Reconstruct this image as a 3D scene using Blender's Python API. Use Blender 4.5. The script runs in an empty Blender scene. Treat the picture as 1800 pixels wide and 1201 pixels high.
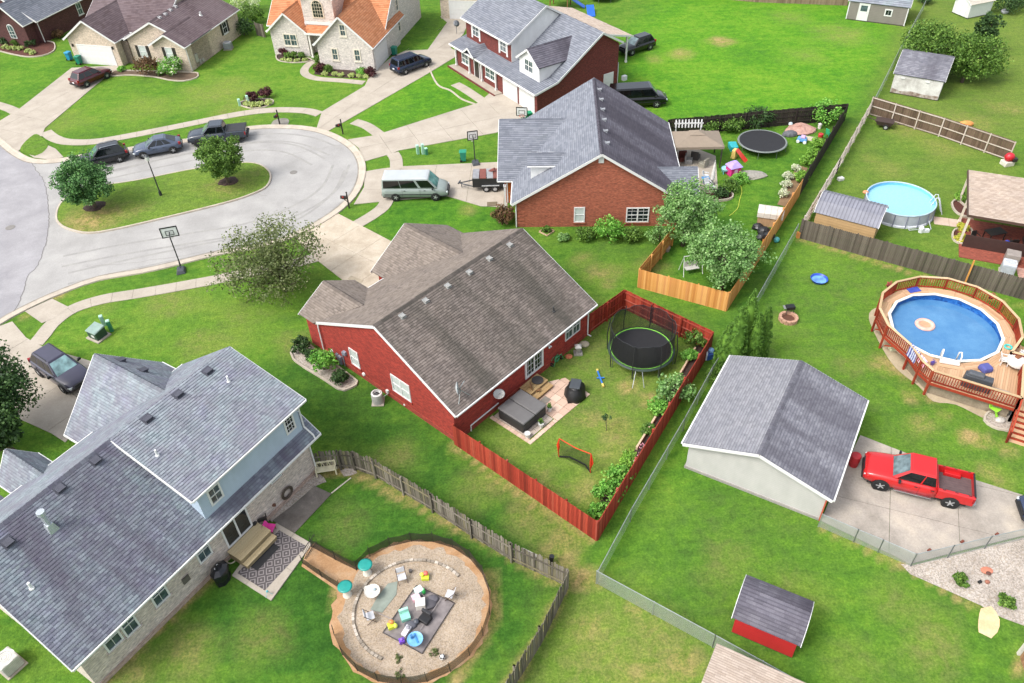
import bpy, bmesh, math, random
import numpy as np
from mathutils import Vector, Matrix, noise as mnoise
random.seed(11); np.random.seed(11)
SC = bpy.context.scene; COL = SC.collection
# ------------------------------------------------------------------ camera, sky, sun, exposure
CAM_H, PITCH, ROLL, FPX, IW, IH = 38.0, math.radians(41.5), math.radians(-2.5), 1400.0, 1800.0, 1201.0
_fw = Vector((0, math.cos(PITCH), -math.sin(PITCH))); _r = Vector((1, 0, 0)); _u = _r.cross(_fw)
CR = _r * math.cos(ROLL) + _u * math.sin(ROLL); CU = -_r * math.sin(ROLL) + _u * math.cos(ROLL)
cd = bpy.data.cameras.new('camera'); cam = bpy.data.objects.new('camera', cd); COL.objects.link(cam)
cd.sensor_fit = 'HORIZONTAL'; cd.sensor_width = 36.0; cd.lens = FPX / IW * 36.0; cd.clip_start = 0.5; cd.clip_end = 6000
_m = Matrix((CR, CU, -_fw)).transposed().to_4x4(); _m.translation = Vector((0, 0, CAM_H)); cam.matrix_world = _m
SC.camera = cam
SUN_EL, SUN_AZ = 52.0, 207.0           # degrees; azimuth of the light's source, counter-clockwise from +X
W = bpy.data.worlds.new('World'); SC.world = W; W.use_nodes = True
wn = W.node_tree.nodes; wl = W.node_tree.links; wn.clear()
sky = wn.new('ShaderNodeTexSky'); sky.sky_type = 'NISHITA'; sky.sun_disc = False
sky.sun_elevation = math.radians(SUN_EL); sky.sun_rotation = math.radians(90 - SUN_AZ); sky.air_density = 1.2; sky.dust_density = 4.0; sky.ozone_density = 1.0
hs = wn.new('ShaderNodeHueSaturation'); hs.inputs['Saturation'].default_value = 0.42
bgn = wn.new('ShaderNodeBackground'); bgn.inputs['Strength'].default_value = 0.15
won = wn.new('ShaderNodeOutputWorld')
wl.new(sky.outputs[0], hs.inputs['Color']); wl.new(hs.outputs[0], bgn.inputs[0]); wl.new(bgn.outputs[0], won.inputs[0])
sd = bpy.data.lights.new('sun', 'SUN'); sd.energy = 1.05; sd.angle = math.radians(18); sd.color = (1.0, 0.975, 0.94)
sun = bpy.data.objects.new('sun', sd); COL.objects.link(sun)
_d = Vector((math.cos(math.radians(SUN_EL)) * math.cos(math.radians(SUN_AZ)), math.cos(math.radians(SUN_EL)) * math.sin(math.radians(SUN_AZ)), math.sin(math.radians(SUN_EL))))
sun.rotation_euler = _d.to_track_quat('Z', 'Y').to_euler(); sun.location = (0, 0, 60)
SC.view_settings.view_transform = 'Standard'; SC.view_settings.look = 'None'
SC.view_settings.exposure = 1.08; SC.view_settings.gamma = 1.0; SC.view_settings.use_curve_mapping = False

# ------------------------------------------------------------------ survey: photo pixel (1800 x 1201) -> point of the real place
def ray(px, py): return _fw + CR * ((px - IW / 2) / FPX) + CU * ((IH / 2 - py) / FPX)
def G(px, py, z=0.0):
    r = ray(px, py); t = (z - CAM_H) / r.z; return Vector((r.x * t, r.y * t, z))
def on_plane(px, py, p0, n):
    r = ray(px, py); c = Vector((0, 0, CAM_H)); return c + r * ((Vector(p0) - c).dot(n) / r.dot(n))
def GP(pts, z=0.0): return [G(x, y, z) for x, y in pts]
class Fr:                                  # a house's own ground frame
    def __init__(s, o, a):
        s.o = Vector((o[0], o[1], 0)); s.a = math.radians(a); s.M = Matrix.Translation(s.o) @ Matrix.Rotation(s.a, 4, 'Z'); s.I = s.M.inverted()
    def L(s, px, py, z=0.0): return s.I @ G(px, py, z)
    def W(s, px, py, ax, v):
        n = s.M.to_3x3() @ (Vector((1, 0, 0)) if ax == 'x' else Vector((0, 1, 0))); p = s.M @ (Vector((v, 0, 0)) if ax == 'x' else Vector((0, v, 0)))
        return s.I @ on_plane(px, py, p, n)
    def R(s, px, py, p0, n): return s.I @ on_plane(px, py, s.M @ Vector(p0), s.M.to_3x3() @ Vector(n))

# ------------------------------------------------------------------ materials
def S(h, k=1.0):
    h = h.lstrip('#'); o = []
    for i in (0, 2, 4):
        c = int(h[i:i + 2], 16) / 255; o.append((c / 12.92 if c <= .04045 else ((c + .055) / 1.055) ** 2.4) * k)
    return tuple(o) + (1.0,)
class NT:
    def __init__(s, name):
        s.m = bpy.data.materials.new(name); s.m.use_nodes = True; s.t = s.m.node_tree; s.b = s.t.nodes['Principled BSDF']; s.o = s.t.nodes['Material Output']
    def n(s, t, **k):
        nd = s.t.nodes.new('ShaderNode' + t)
        for a, v in k.items():
            if hasattr(nd, a): setattr(nd, a, v)
            else: nd.inputs[a.replace('_', ' ')].default_value = v
        return nd
    def l(s, a, b): s.t.links.new(a, b)
    def coord(s, kind='Object'): return s.n('TexCoord').outputs[kind]
    def mapped(s, co, sc):
        mp = s.n('Mapping'); mp.inputs['Scale'].default_value = sc; s.l(co, mp.inputs[0]); return mp.outputs[0]
    def noise(s, co, scale, detail=4, rough=.55, dist=0):
        nd = s.n('TexNoise'); nd.inputs['Scale'].default_value = scale; nd.inputs['Detail'].default_value = detail; nd.inputs['Roughness'].default_value = rough; nd.inputs['Distortion'].default_value = dist
        if co is not None: s.l(co, nd.inputs['Vector'])
        return nd.outputs['Fac']
    def ramp(s, fac, stops):
        r = s.n('ValToRGB'); e = r.color_ramp.elements
        while len(e) > 1: e.remove(e[-1])
        e[0].position, e[0].color = stops[0][0], stops[0][1]
        for p, c in stops[1:]:
            x = e.new(p); x.color = c
        s.l(fac, r.inputs[0]); return r.outputs[0]
    def mix(s, fac, a, b, mode='MIX'):
        m = s.n('Mix', data_type='RGBA', blend_type=mode)
        for sock, v in ((m.inputs['Factor'], fac), (m.inputs[6], a), (m.inputs[7], b)):
            if isinstance(v, (int, float, tuple)): sock.default_value = v
            else: s.l(v, sock)
        return m.outputs[2]
    def math(s, op, a, b=None):
        m = s.n('Math', operation=op)
        for i, v in enumerate((a, b)):
            if v is None: continue
            if isinstance(v, (int, float)): m.inputs[i].default_value = v
            else: s.l(v, m.inputs[i])
        return m.outputs[0]
    def bump(s, h, st=.3, d=.02):
        b = s.n('Bump'); b.inputs['Strength'].default_value = st; b.inputs['Distance'].default_value = d; s.l(h, b.inputs['Height']); s.l(b.outputs[0], s.b.inputs['Normal'])
    def col(s, c):
        if isinstance(c, tuple): s.b.inputs['Base Color'].default_value = c
        else: s.l(c, s.b.inputs['Base Color'])
    def set(s, rough=.8, metal=0, spec=None):
        s.b.inputs['Roughness'].default_value = rough; s.b.inputs['Metallic'].default_value = metal
        if spec is not None: s.b.inputs['Specular IOR Level'].default_value = spec
        return s.m
def k(c, f): return tuple(min(1, x * f) for x in c[:3]) + (1.0,)
_pl = {}
def M(hexc, rough=.6, metal=0, var=.18, sc=3.0, kk=1.0):          # plain material with slight grain
    key = (hexc, rough, metal, var, sc, kk)
    if key in _pl: return _pl[key]
    t = NT('paint_' + hexc.strip('#')); c = S(hexc, kk); co = t.coord()
    f = t.noise(co, sc, 5); t.col(t.ramp(f, [(.25, k(c, 1 - var)), (.75, k(c, 1 + var))])); _pl[key] = t.set(rough, metal); return _pl[key]
def m_glass(hexc='#3c4a4c', rough=.06):
    key = ('g', hexc)
    if key in _pl: return _pl[key]
    t = NT('glass'); c = S(hexc); f = t.noise(t.coord(), 2.2, 2); t.col(t.ramp(f, [(.35, k(c, .6)), (.65, k(c, 1.3))])); t.set(rough, 0, .6); _pl[key] = t.m; return t.m
def m_brick(name, c1, c2, mo, w=.24, h=.078, dirt=.25):
    t = NT(name); uv = t.coord('UV'); b = t.n('TexBrick'); b.offset = .5
    b.inputs['Scale'].default_value = 1; b.inputs['Brick Width'].default_value = w; b.inputs['Row Height'].default_value = h; b.inputs['Mortar Size'].default_value = .006; b.inputs['Mortar Smooth'].default_value = .3; b.inputs['Bias'].default_value = -.1
    b.inputs['Color1'].default_value = S(c1); b.inputs['Color2'].default_value = S(c2); b.inputs['Mortar'].default_value = S(mo); t.l(uv, b.inputs['Vector'])
    n = t.noise(t.mapped(uv, (.5, 1.6, 1)), 2.2, 6, .7); c = t.mix(1.0, b.outputs[0], t.ramp(n, [(.25, (1 - dirt,) * 3 + (1,)), (.75, (1 + dirt,) * 3 + (1,))]), 'MULTIPLY')
    n2 = t.noise(t.mapped(uv, (4.2, 12.8, 1)), 1, 1); c = t.mix(1.0, c, t.ramp(n2, [(.3, (.72, .72, .74, 1)), (.7, (1.25, 1.22, 1.2, 1))]), 'MULTIPLY')
    t.col(c); t.bump(b.outputs['Fac'], -.4, .01); return t.set(.9)
def m_siding(name, c, pitch=.12):
    t = NT(name); uv = t.coord('UV'); s = t.n('SeparateXYZ'); t.l(uv, s.inputs[0]); f = t.math('FRACT', t.math('DIVIDE', s.outputs[1], pitch))
    n = t.noise(t.mapped(uv, (1.0, .5, 1)), 1.3, 5); c0 = S(c); base = t.ramp(n, [(.3, k(c0, .9)), (.7, k(c0, 1.07))])
    t.col(t.mix(t.ramp(f, [(0, (1,) * 4), (.1, (0, 0, 0, 1))]), base, k(c0, .62))); t.bump(t.math('SUBTRACT', 1, f), .5, .02); return t.set(.55)
def m_shingle(name, cols, stain=None, sdark=.55, ssc=(.55, .11, 1), slo=.42, shi=.62, tint=False):
    t = NT(name); g = t.n('NewGeometry'); r = g.outputs['Random Per Island']; uv = t.coord('UV')
    avg = tuple(sum(S(x)[i] for x in cols) / len(cols) for i in range(3)) + (1.0,)
    c = t.mix(.3, t.ramp(r, [(i / max(1, len(cols) - 1), S(x)) for i, x in enumerate(cols)]), avg)
    cb = t.n('Attribute', attribute_name='course').outputs['Fac']; c = t.mix(1.0, c, t.ramp(cb, [(0, (.68, .68, .70, 1)), (.2, (.78, .78, .8, 1)), (.36, (1.04,) * 3 + (1,)), (1, (1.0,) * 3 + (1,))]), 'MULTIPLY')  # shadow line under each course, painted as a darker lower band
    fine = t.noise(t.coord(), 26, 3, .7); c = t.mix(1.0, c, t.ramp(fine, [(.2, (.72,) * 3 + (1,)), (.8, (1.28,) * 3 + (1,))]), 'MULTIPLY')
    big = t.noise(t.coord(), .7, 5, .7); c = t.mix(1.0, c, t.ramp(big, [(.28, (.92, .84, .98, 1)), (.5, (1, 1, 1, 1)), (.72, (1.02, 1.13, 1.08, 1))] if tint else [(.3, (.9, .9, .92, 1)), (.7, (1.08, 1.07, 1.05, 1))]), 'MULTIPLY')
    if stain:
        s = t.noise(t.mapped(uv, ssc), 1.0, 5, .6, .4); c = t.mix(t.ramp(s, [(slo, (0, 0, 0, 1)), (shi, (sdark,) * 3 + (1,))]), c, S(stain))
    t.col(c); return t.set(.95, 0, .2)
def m_wood(name, cols, rough=.8, grain=.25, obj=True):
    t = NT(name); oi = t.n('ObjectInfo'); uv = t.coord('UV')
    src = oi.outputs['Random'] if obj else t.n('NewGeometry').outputs['Random Per Island']
    c = t.ramp(src, [(i / max(1, len(cols) - 1), S(x)) for i, x in enumerate(cols)])
    n = t.noise(t.mapped(t.coord(), (14, 14, 1.2)), 1.4, 5, .65); c = t.mix(1.0, c, t.ramp(n, [(.25, (1 - grain,) * 3 + (1,)), (.75, (1 + grain,) * 3 + (1,))]), 'MULTIPLY')
    t.col(c); return t.set(rough, 0, .25)
def m_leaf(name, cols, trans=.25):
    t = NT(name); g = t.n('NewGeometry'); c = t.ramp(g.outputs['Random Per Island'], [(i / max(1, len(cols) - 1), S(x)) for i, x in enumerate(cols)])
    n = t.noise(t.coord(), 1.3, 3); c = t.mix(1.0, c, t.ramp(n, [(.3, (.72, .78, .75, 1)), (.7, (1.22, 1.18, 1.1, 1))]), 'MULTIPLY')
    t.col(c); t.b.inputs['Subsurface Weight'].default_value = 0; t.set(.6, 0, .3)
    tr = t.n('BsdfTranslucent'); mx = t.n('MixShader'); mx.inputs[0].default_value = trans; t.l(c, tr.inputs[0]); t.l(t.b.outputs[0], mx.inputs[1]); t.l(tr.outputs[0], mx.inputs[2]); t.l(mx.outputs[0], t.o.inputs[0]); return t.m
def m_mesh(name, c, cell=.06, line=.25, rough=.6, metal=0):        # woven wire or netting: thin strands, open between
    t = NT(name); uv = t.coord('UV'); s = t.n('SeparateXYZ'); t.l(uv, s.inputs[0])
    a = t.math('ADD', s.outputs[0], s.outputs[1]); b = t.math('SUBTRACT', s.outputs[0], s.outputs[1]); h = []
    for q in (a, b): h.append(t.math('LESS_THAN', t.math('FRACT', t.math('DIVIDE', q, cell * 1.41)), line))
    f = t.math('MAXIMUM', h[0], h[1]); t.col(S(c)); t.set(rough, metal)
    tr = t.n('BsdfTransparent'); mx = t.n('MixShader'); t.l(f, mx.inputs[0]); t.l(tr.outputs[0], mx.inputs[1]); t.l(t.b.outputs[0], mx.inputs[2]); t.l(mx.outputs[0], t.o.inputs[0]); return t.m
def m_ground(name, stops, sc=1.0, fine=18, fv=.25, rough=.95, crack=0):
    t = NT(name); co = t.coord(); n = t.noise(co, .35 * sc, 6, .62, .3); c = t.ramp(n, stops)
    f = t.noise(co, fine, 3, .7); c = t.mix(1.0, c, t.ramp(f, [(.2, (1 - fv,) * 3 + (1,)), (.8, (1 + fv,) * 3 + (1,))]), 'MULTIPLY')
    if crack:
        v = t.n('TexVoronoi', feature='DISTANCE_TO_EDGE'); v.inputs['Scale'].default_value = .16; t.l(co, v.inputs['Vector']); w = t.noise(co, .8, 5); t.l(t.mix(.12, co, t.n('TexNoise').outputs['Color']), v.inputs['Vector'])
        c = t.mix(t.ramp(v.outputs['Distance'], [(0, (crack,) * 3 + (1,)), (.006, (0, 0, 0, 1))]), c, S('#55524f'))
    t.col(c); t.bump(f, .25, .02); return t.set(rough, 0, .25)
def m_pebble(name, cols, scale=9):
    t = NT(name); v = t.n('TexVoronoi'); v.inputs['Scale'].default_value = scale; t.l(t.coord(), v.inputs['Vector']); s = t.n('SeparateColor'); t.l(v.outputs['Color'], s.inputs[0])
    c = t.ramp(s.outputs[0], [(i / (len(cols) - 1), S(x)) for i, x in enumerate(cols)]); n = t.noise(t.coord(), .8, 5); c = t.mix(1.0, c, t.ramp(n, [(.3, (.82, .8, .78, 1)), (.7, (1.1, 1.1, 1.1, 1))]), 'MULTIPLY')
    t.col(c); t.bump(v.outputs['Distance'], -.6, .03); return t.set(.9)

# ------------------------------------------------------------------ mesh builder
def uvs(me):
    nl = len(me.loops)
    if not nl: return
    co = np.empty(len(me.vertices) * 3, 'f4'); me.vertices.foreach_get('co', co); co = co.reshape(-1, 3)
    vi = np.empty(nl, 'i4'); me.loops.foreach_get('vertex_index', vi)
    nor = np.empty(len(me.polygons) * 3, 'f4'); me.polygons.foreach_get('normal', nor); nor = nor.reshape(-1, 3)
    tot = np.empty(len(me.polygons), 'i4'); me.polygons.foreach_get('loop_total', tot); n = np.repeat(nor, tot, 0); p = co[vi]
    t = np.stack([-n[:, 1], n[:, 0], np.zeros(nl)], 1); ln = np.linalg.norm(t, axis=1); flat = ln < .12; t[flat] = (1, 0, 0); ln[flat] = 1; t /= ln[:, None]
    b = np.cross(n, t); uv = np.stack([(p * t).sum(1), (p * b).sum(1)], 1).astype('f4')
    if 'UVMap' not in me.uv_layers: me.uv_layers.new(name='UVMap')
    me.uv_layers['UVMap'].data.foreach_set('uv', uv.ravel())
def link(name, me, mat, parent=None, kind=None, label=None, loc=None, rz=None):
    if mat is not None and not me.materials: me.materials.append(mat)
    o = bpy.data.objects.new(name, me); COL.objects.link(o)
    if parent is not None: o.parent = parent
    if kind: o['kind'] = kind
    if label: o['label'] = label
    if loc is not None: o.location = loc
    if rz is not None: o.rotation_euler = (0, 0, rz)
    return o
class MB:
    def __init__(s): s.v = []; s.f = []
    def add(s, vs, fs):
        b = len(s.v); s.v += [tuple(x) for x in vs]; s.f += [tuple(b + i for i in f) for f in fs]; return s
    def hexa(s, b, t): return s.add(list(b) + list(t), [(3, 2, 1, 0), (4, 5, 6, 7), (0, 1, 5, 4), (1, 2, 6, 5), (2, 3, 7, 6), (3, 0, 4, 7)])
    def box(s, x, y, z, sx, sy, sz, rz=0, tx=1, ty=None):       # centre of base; tx, ty: taper at the top
        ty = tx if ty is None else ty; c, n = math.cos(rz), math.sin(rz); q = []
        for kx, ky, zz in ((1, 1, z), (tx, ty, z + sz)):
            for a, b in ((-1, -1), (1, -1), (1, 1), (-1, 1)):
                u, w = a * sx / 2 * kx, b * sy / 2 * ky; q.append((x + u * c - w * n, y + u * n + w * c, zz))
        return s.hexa(q[:4], q[4:])
    def bar(s, p0, p1, w, h=None, up=(0, 0, 1)):
        h = w if h is None else h; p0, p1 = Vector(p0), Vector(p1); d = (p1 - p0).normalized(); a = d.cross(Vector(up))
        if a.length < 1e-4: a = d.cross(Vector((1, 0, 0)))
        a.normalize(); b = a.cross(d); r = [(-a * w - b * h) / 2, (a * w - b * h) / 2, (a * w + b * h) / 2, (-a * w + b * h) / 2]
        return s.hexa([p0 + x for x in r], [p1 + x for x in r])
    def tube(s, pts, r, n=8, cap=True):
        pts = [Vector(p) for p in pts]; rr = r if isinstance(r, (list, tuple)) else [r] * len(pts); base = len(s.v); prev = None
        for i, p in enumerate(pts):
            d = (pts[min(i + 1, len(pts) - 1)] - pts[max(i - 1, 0)]).normalized()
            a = prev - d * prev.dot(d) if prev is not None else d.cross(Vector((0, 0, 1)))
            if a.length < 1e-3: a = d.cross(Vector((1, 0, 0)))
            a.normalize(); prev = a; b = d.cross(a)
            for j in range(n): an = 2 * math.pi * j / n; s.v.append(tuple(p + (a * math.cos(an) + b * math.sin(an)) * rr[i]))
        for i in range(len(pts) - 1):
            for j in range(n): j2 = (j + 1) % n; s.f.append((base + i * n + j, base + i * n + j2, base + (i + 1) * n + j2, base + (i + 1) * n + j))
        if cap: s.f.append(tuple(base + j for j in range(n))[::-1]); s.f.append(tuple(base + (len(pts) - 1) * n + j for j in range(n)))
        return s
    def cone(s, p0, p1, r0, r1, n=12): return s.tube([p0, p1], [r0, r1], n)
    def lathe(s, prof, c=(0, 0, 0), n=20, sx=1, sy=1, cap=False):
        base = len(s.v)
        for r, z in prof:
            for j in range(n): a = 2 * math.pi * j / n; s.v.append((c[0] + r * math.cos(a) * sx, c[1] + r * math.sin(a) * sy, c[2] + z))
        for i in range(len(prof) - 1):
            for j in range(n): j2 = (j + 1) % n; s.f.append((base + i * n + j, base + i * n + j2, base + (i + 1) * n + j2, base + (i + 1) * n + j))
        if cap: s.f.append(tuple(base + j for j in range(n))[::-1]); s.f.append(tuple(base + (len(prof) - 1) * n + j for j in range(n)))
        return s
    def sph(s, c, r, n=12, m=8):
        r = r if isinstance(r, (tuple, list)) else (r, r, r); base = len(s.v)
        for i in range(m + 1):
            t = math.pi * i / m
            for j in range(n): a = 2 * math.pi * j / n; s.v.append((c[0] + r[0] * math.sin(t) * math.cos(a), c[1] + r[1] * math.sin(t) * math.sin(a), c[2] - r[2] * math.cos(t)))
        for i in range(m):
            for j in range(n): j2 = (j + 1) % n; s.f.append((base + i * n + j, base + i * n + j2, base + (i + 1) * n + j2, base + (i + 1) * n + j))
        return s
    def torus(s, c, R, r, n=24, m=6, sz=1):
        base = len(s.v)
        for i in range(n):
            a = 2 * math.pi * i / n
            for j in range(m): b = 2 * math.pi * j / m; q = R + r * math.cos(b); s.v.append((c[0] + q * math.cos(a), c[1] + q * math.sin(a), c[2] + r * sz * math.sin(b)))
        for i in range(n):
            for j in range(m): i2 = (i + 1) % n; j2 = (j + 1) % m; s.f.append((base + i * m + j, base + i2 * m + j, base + i2 * m + j2, base + i * m + j2))
        return s
    def prism(s, poly, z0, z1):
        n = len(poly); P = [(p[0], p[1]) for p in poly]
        ar = sum(P[i][0] * P[(i + 1) % n][1] - P[(i + 1) % n][0] * P[i][1] for i in range(n))
        if ar < 0: P = P[::-1]
        return s.add([(x, y, z0) for x, y in P] + [(x, y, z1) for x, y in P], [tuple(range(n))[::-1], tuple(range(n, 2 * n))] + [(i, (i + 1) % n, n + (i + 1) % n, n + i) for i in range(n)])
    def extr(s, poly, off):
        n = len(poly); o = Vector(off); P = [Vector(p) for p in poly]
        return s.add(P + [p + o for p in P], [tuple(range(n)), tuple(range(n, 2 * n))[::-1]] + [((i + 1) % n, i, n + i, n + (i + 1) % n) for i in range(n)])
    def poly(s, pts): return s.add(pts, [tuple(range(len(pts)))])
    def mesh(s, name, fix=False, smooth=False, weld=False):
        me = bpy.data.meshes.new(name); me.from_pydata(s.v, [], s.f)
        if fix or weld:
            bm = bmesh.new(); bm.from_mesh(me)
            if weld: bmesh.ops.remove_doubles(bm, verts=bm.verts, dist=1e-4)
            bmesh.ops.recalc_face_normals(bm, faces=bm.faces); bm.to_mesh(me); bm.free()
        me.update()
        if smooth: me.polygons.foreach_set('use_smooth', [True] * len(me.polygons))
        uvs(me); return me
    def obj(s, name, mat, parent=None, kind=None, label=None, fix=False, smooth=False, bevel=0, sub=0, loc=None, rz=None):
        o = link(name, s.mesh(name, fix, smooth), mat, parent, kind, label, loc, rz)
        if bevel:
            b = o.modifiers.new('bevel', 'BEVEL'); b.width = bevel; b.segments = 2; b.limit_method = 'ANGLE'; b.angle_limit = .6
        if sub: m_ = o.modifiers.new('sub', 'SUBSURF'); m_.levels = sub; m_.render_levels = sub
        return o
def tag(o, label, cat, group=None, kind=None):
    o['label'] = label; o['category'] = cat
    if group: o['group'] = group
    if kind: o['kind'] = kind
    return o
def thing(name, label, cat, loc=(0, 0, 0), rz=0, group=None):
    o = bpy.data.objects.new(name, None); COL.objects.link(o); o.location = loc; o.rotation_euler = (0, 0, rz); o.empty_display_size = .3
    return tag(o, label, cat, group)
def dup(root, loc, rz=None, label=None, group=None, sc=None):
    def cp(o, par):
        c = o.copy(); COL.objects.link(c); c.parent = par
        for ch in kids.get(o.name, []): cp(ch, c)
        return c
    kids = {}
    for o in list(root.children_recursive): kids.setdefault(o.parent.name, []).append(o)
    r = cp(root, None); r.location = loc
    if rz is not None: r.rotation_euler = (0, 0, rz)
    if sc is not None: r.scale = sc if isinstance(sc, (tuple, list)) else (sc,) * 3
    if label: r['label'] = label
    if group: r['group'] = group
    return r
def struct(name, mb, mat, **kw):
    return mb.obj(name, mat, kind='structure', **kw)
def spline(pts, step=.6, closed=False):
    P = [Vector((p[0], p[1], 0)) for p in pts]; n = len(P); out = []
    for i in range(n if closed else n - 1):
        g = (lambda j: P[j % n]) if closed else (lambda j: P[max(0, min(n - 1, j))])
        a, b, c, d = g(i - 1), g(i), g(i + 1), g(i + 2); m = max(1, int((c - b).length / step))
        for j in range(m):
            t = j / m; out.append(.5 * ((2 * b) + (c - a) * t + (2 * a - 5 * b + 4 * c - d) * t * t + (3 * b - a - 3 * c + d) * t ** 3))
    if not closed: out.append(P[-1])
    return out
def offset(pts, d, closed=False):
    n = len(pts); out = []
    for i in range(n):
        a = pts[(i - 1) % n] if closed or i else pts[0]; b = pts[(i + 1) % n] if closed or i < n - 1 else pts[-1]
        t = (b - a).normalized(); out.append(pts[i] + Vector((-t.y, t.x, 0)) * d)
    return out
def ribbon(mb, pts, prof, closed=False):          # prof: [(offset, z)...]
    rows = [[(p.x, p.y, z) for p in offset(pts, d, closed)] for d, z in prof]; n = len(pts)
    for r0, r1 in zip(rows, rows[1:]):
        b = len(mb.v); mb.v += r0 + r1
        for i in range(n if closed else n - 1): j = (i + 1) % n; mb.f.append((b + i, b + n + i, b + n + j, b + j))
    return mb
def clip(sub, win):                                # sub: 2-D polygon, win: convex 2-D polygon (ccw)
    out = list(sub); n = len(win)
    for i in range(n):
        ax, ay = win[i]; bx, by = win[(i + 1) % n]; inp, out = out, []
        if not inp: break
        def sd_(p): return (bx - ax) * (p[1] - ay) - (by - ay) * (p[0] - ax)
        for j in range(len(inp)):
            p, q = inp[j - 1], inp[j]; dp, dq = sd_(p), sd_(q)
            if (dp >= 0) != (dq >= 0): t = dp / (dp - dq); out.append((p[0] + (q[0] - p[0]) * t, p[1] + (q[1] - p[1]) * t))
            if dq >= 0: out.append(q)
    return out
def area(p): return .5 * sum(p[i - 1][0] * p[i][1] - p[i][0] * p[i - 1][1] for i in range(len(p)))
def slabs(root, poly, cell, ang, z0, z1, mat, gap=.012, name='slab', off=(0, 0)):
    c, s_ = math.cos(ang), math.sin(ang); P = [(p[0] * c + p[1] * s_, -p[0] * s_ + p[1] * c) for p in poly]
    if area(P) < 0: P = P[::-1]
    cx, cy = (cell if isinstance(cell, tuple) else (cell, cell)); x0, x1 = min(p[0] for p in P), max(p[0] for p in P); y0, y1 = min(p[1] for p in P), max(p[1] for p in P)
    for i in range(int((x1 - x0 + off[0]) / cx) + 1):
        for j in range(int((y1 - y0 + off[1]) / cy) + 1):
            a, b = x0 - off[0] + i * cx, y0 - off[1] + j * cy
            w = clip(P, [(a + gap, b + gap), (a + cx - gap, b + gap), (a + cx - gap, b + cy - gap), (a + gap, b + cy - gap)])
            if len(w) < 3 or abs(area(w)) < .05: continue
            MB().prism([(x * c - y * s_, x * s_ + y * c) for x, y in w], z0, z1 + random.uniform(-.003, .003)).obj(name, mat, root)
def in_poly(X, Y, poly):
    r = np.zeros(X.shape, bool); n = len(poly)
    for i in range(n):
        x0, y0 = poly[i - 1][:2]; x1, y1 = poly[i][:2]
        if y0 == y1: continue
        c = ((y0 > Y) != (y1 > Y)) & (X < (x1 - x0) * (Y - y0) / (y1 - y0) + x0); r ^= c
    return r
# ================================================================== THE SETTING
# ---- ground: one sheet to the horizon, fine in the middle; its colour follows lots, dry patches, mowing and some painted-in shade
def axis(lo, hi, st):
    a = list(np.arange(lo, hi + .01, st)); e1, e2, w = [], [], st
    x0, x1 = lo, hi
    while x1 < 2500: w *= 1.6; x1 += w; x0 -= w; e1.append(x0); e2.append(x1)
    return np.array(e1[::-1] + a + e2)
gx, gy = axis(-84, 80, .5), axis(8, 134, .5); X, Y = np.meshgrid(gx, gy)
lush = np.full(X.shape, .5); dry = np.zeros(X.shape); vivid = np.full(X.shape, .5)
def soft(poly, w=1.2):
    P = [tuple(G(*p)[:2]) for p in poly]; return in_poly(X, Y, P).astype(float)
LOTS = [  # (photo outline, lush 0 yellowish .. 1 deep green, vivid, dry)
    ([(1090, 60), (1200, -40), (1560, -40), (1590, 60), (1490, 190), (1170, 215), (1090, 160)], .42, 1.0, .0),
    ([(680, 232), (840, 181), (790, 90), (620, 207)], .48, .95, .0),
    ([(640, 415), (690, 350), (845, 345), (900, 400), (700, 430)], .62, .75, .0),
    ([(545, 600), (800, 780), (1050, 960), (1000, 1000), (560, 780), (440, 640)], .8, .35, .0),  # strip between two houses, house shade put into the darker green
    ([(520, 940), (600, 800), (1000, 1010), (880, 1201), (200, 1201), (380, 1010)], .85, .45, .0),
    ([(830, 760), (1040, 520), (1250, 590), (1055, 905)], .58, .5, .2),
    ([(1060, 1010), (1210, 780), (1450, 920), (1600, 1000), (1800, 1100), (1800, 1260), (1420, 1201)], .62, .66, .06),
    ([(1010, 1010), (1040, 1030), (1400, 1210), (900, 1230)], .45, .6, .28),
    ([(1260, 630), (1410, 400), (1800, 540), (1800, 860), (1500, 760)], .6, .68, .1),
    ([(1530, 185), (1800, 270), (1800, 480), (1410, 385)], .45, .35, .08),
    ([(1600, -30), (1530, 180), (1800, 262), (1900, -30)], .45, .3, .12),
    ([(1270, 540), (1485, 195), (1530, 185), (1255, 640)], .78, .35, .0),
    ([(950, 410), (1160, 410), (1120, 510), (1280, 550), (1255, 585), (1098, 508), (1045, 530)], .7, .5, .06),
    ([(1150, 440), (1128, 500), (1272, 540), (1330, 450), (1260, 400)], 1.0, .1, .05),  # under the fruit trees: mulch and tree shade put into the grass colour
    ([(1180, 215), (1480, 195), (1400, 330), (1280, 545), (1120, 500), (1200, 390)], .58, .6, .0),
    ([(100, 390), (120, 340), (330, 300), (470, 290), (478, 320), (300, 385), (150, 412)], .42, .45, .14),
    ([(90, 570), (390, 490), (600, 480), (540, 600), (330, 650), (150, 620)], .45, .62, .06),
    ([(85, 225), (190, 130), (420, 60), (500, 100), (640, 152), (560, 196), (420, 200), (110, 245)], .42, .62, .03),
    ([(0, 80), (130, 110), (30, 190), (0, 185)], .5, .7, 0),
]
for poly, a, v, d in LOTS:
    m = soft(poly); lush = np.where(m > 0, a, lush); vivid = np.where(m > 0, v, vivid); dry = np.where(m > 0, d, dry)
def blur(a, r=3):
    for _ in range(2):
        for ax in (0, 1): a = sum(np.roll(a, q, ax) for q in range(-r, r + 1)) / (2 * r + 1)
    return a
lush, vivid, dry = blur(lush), blur(vivid), blur(dry, 2)
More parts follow.
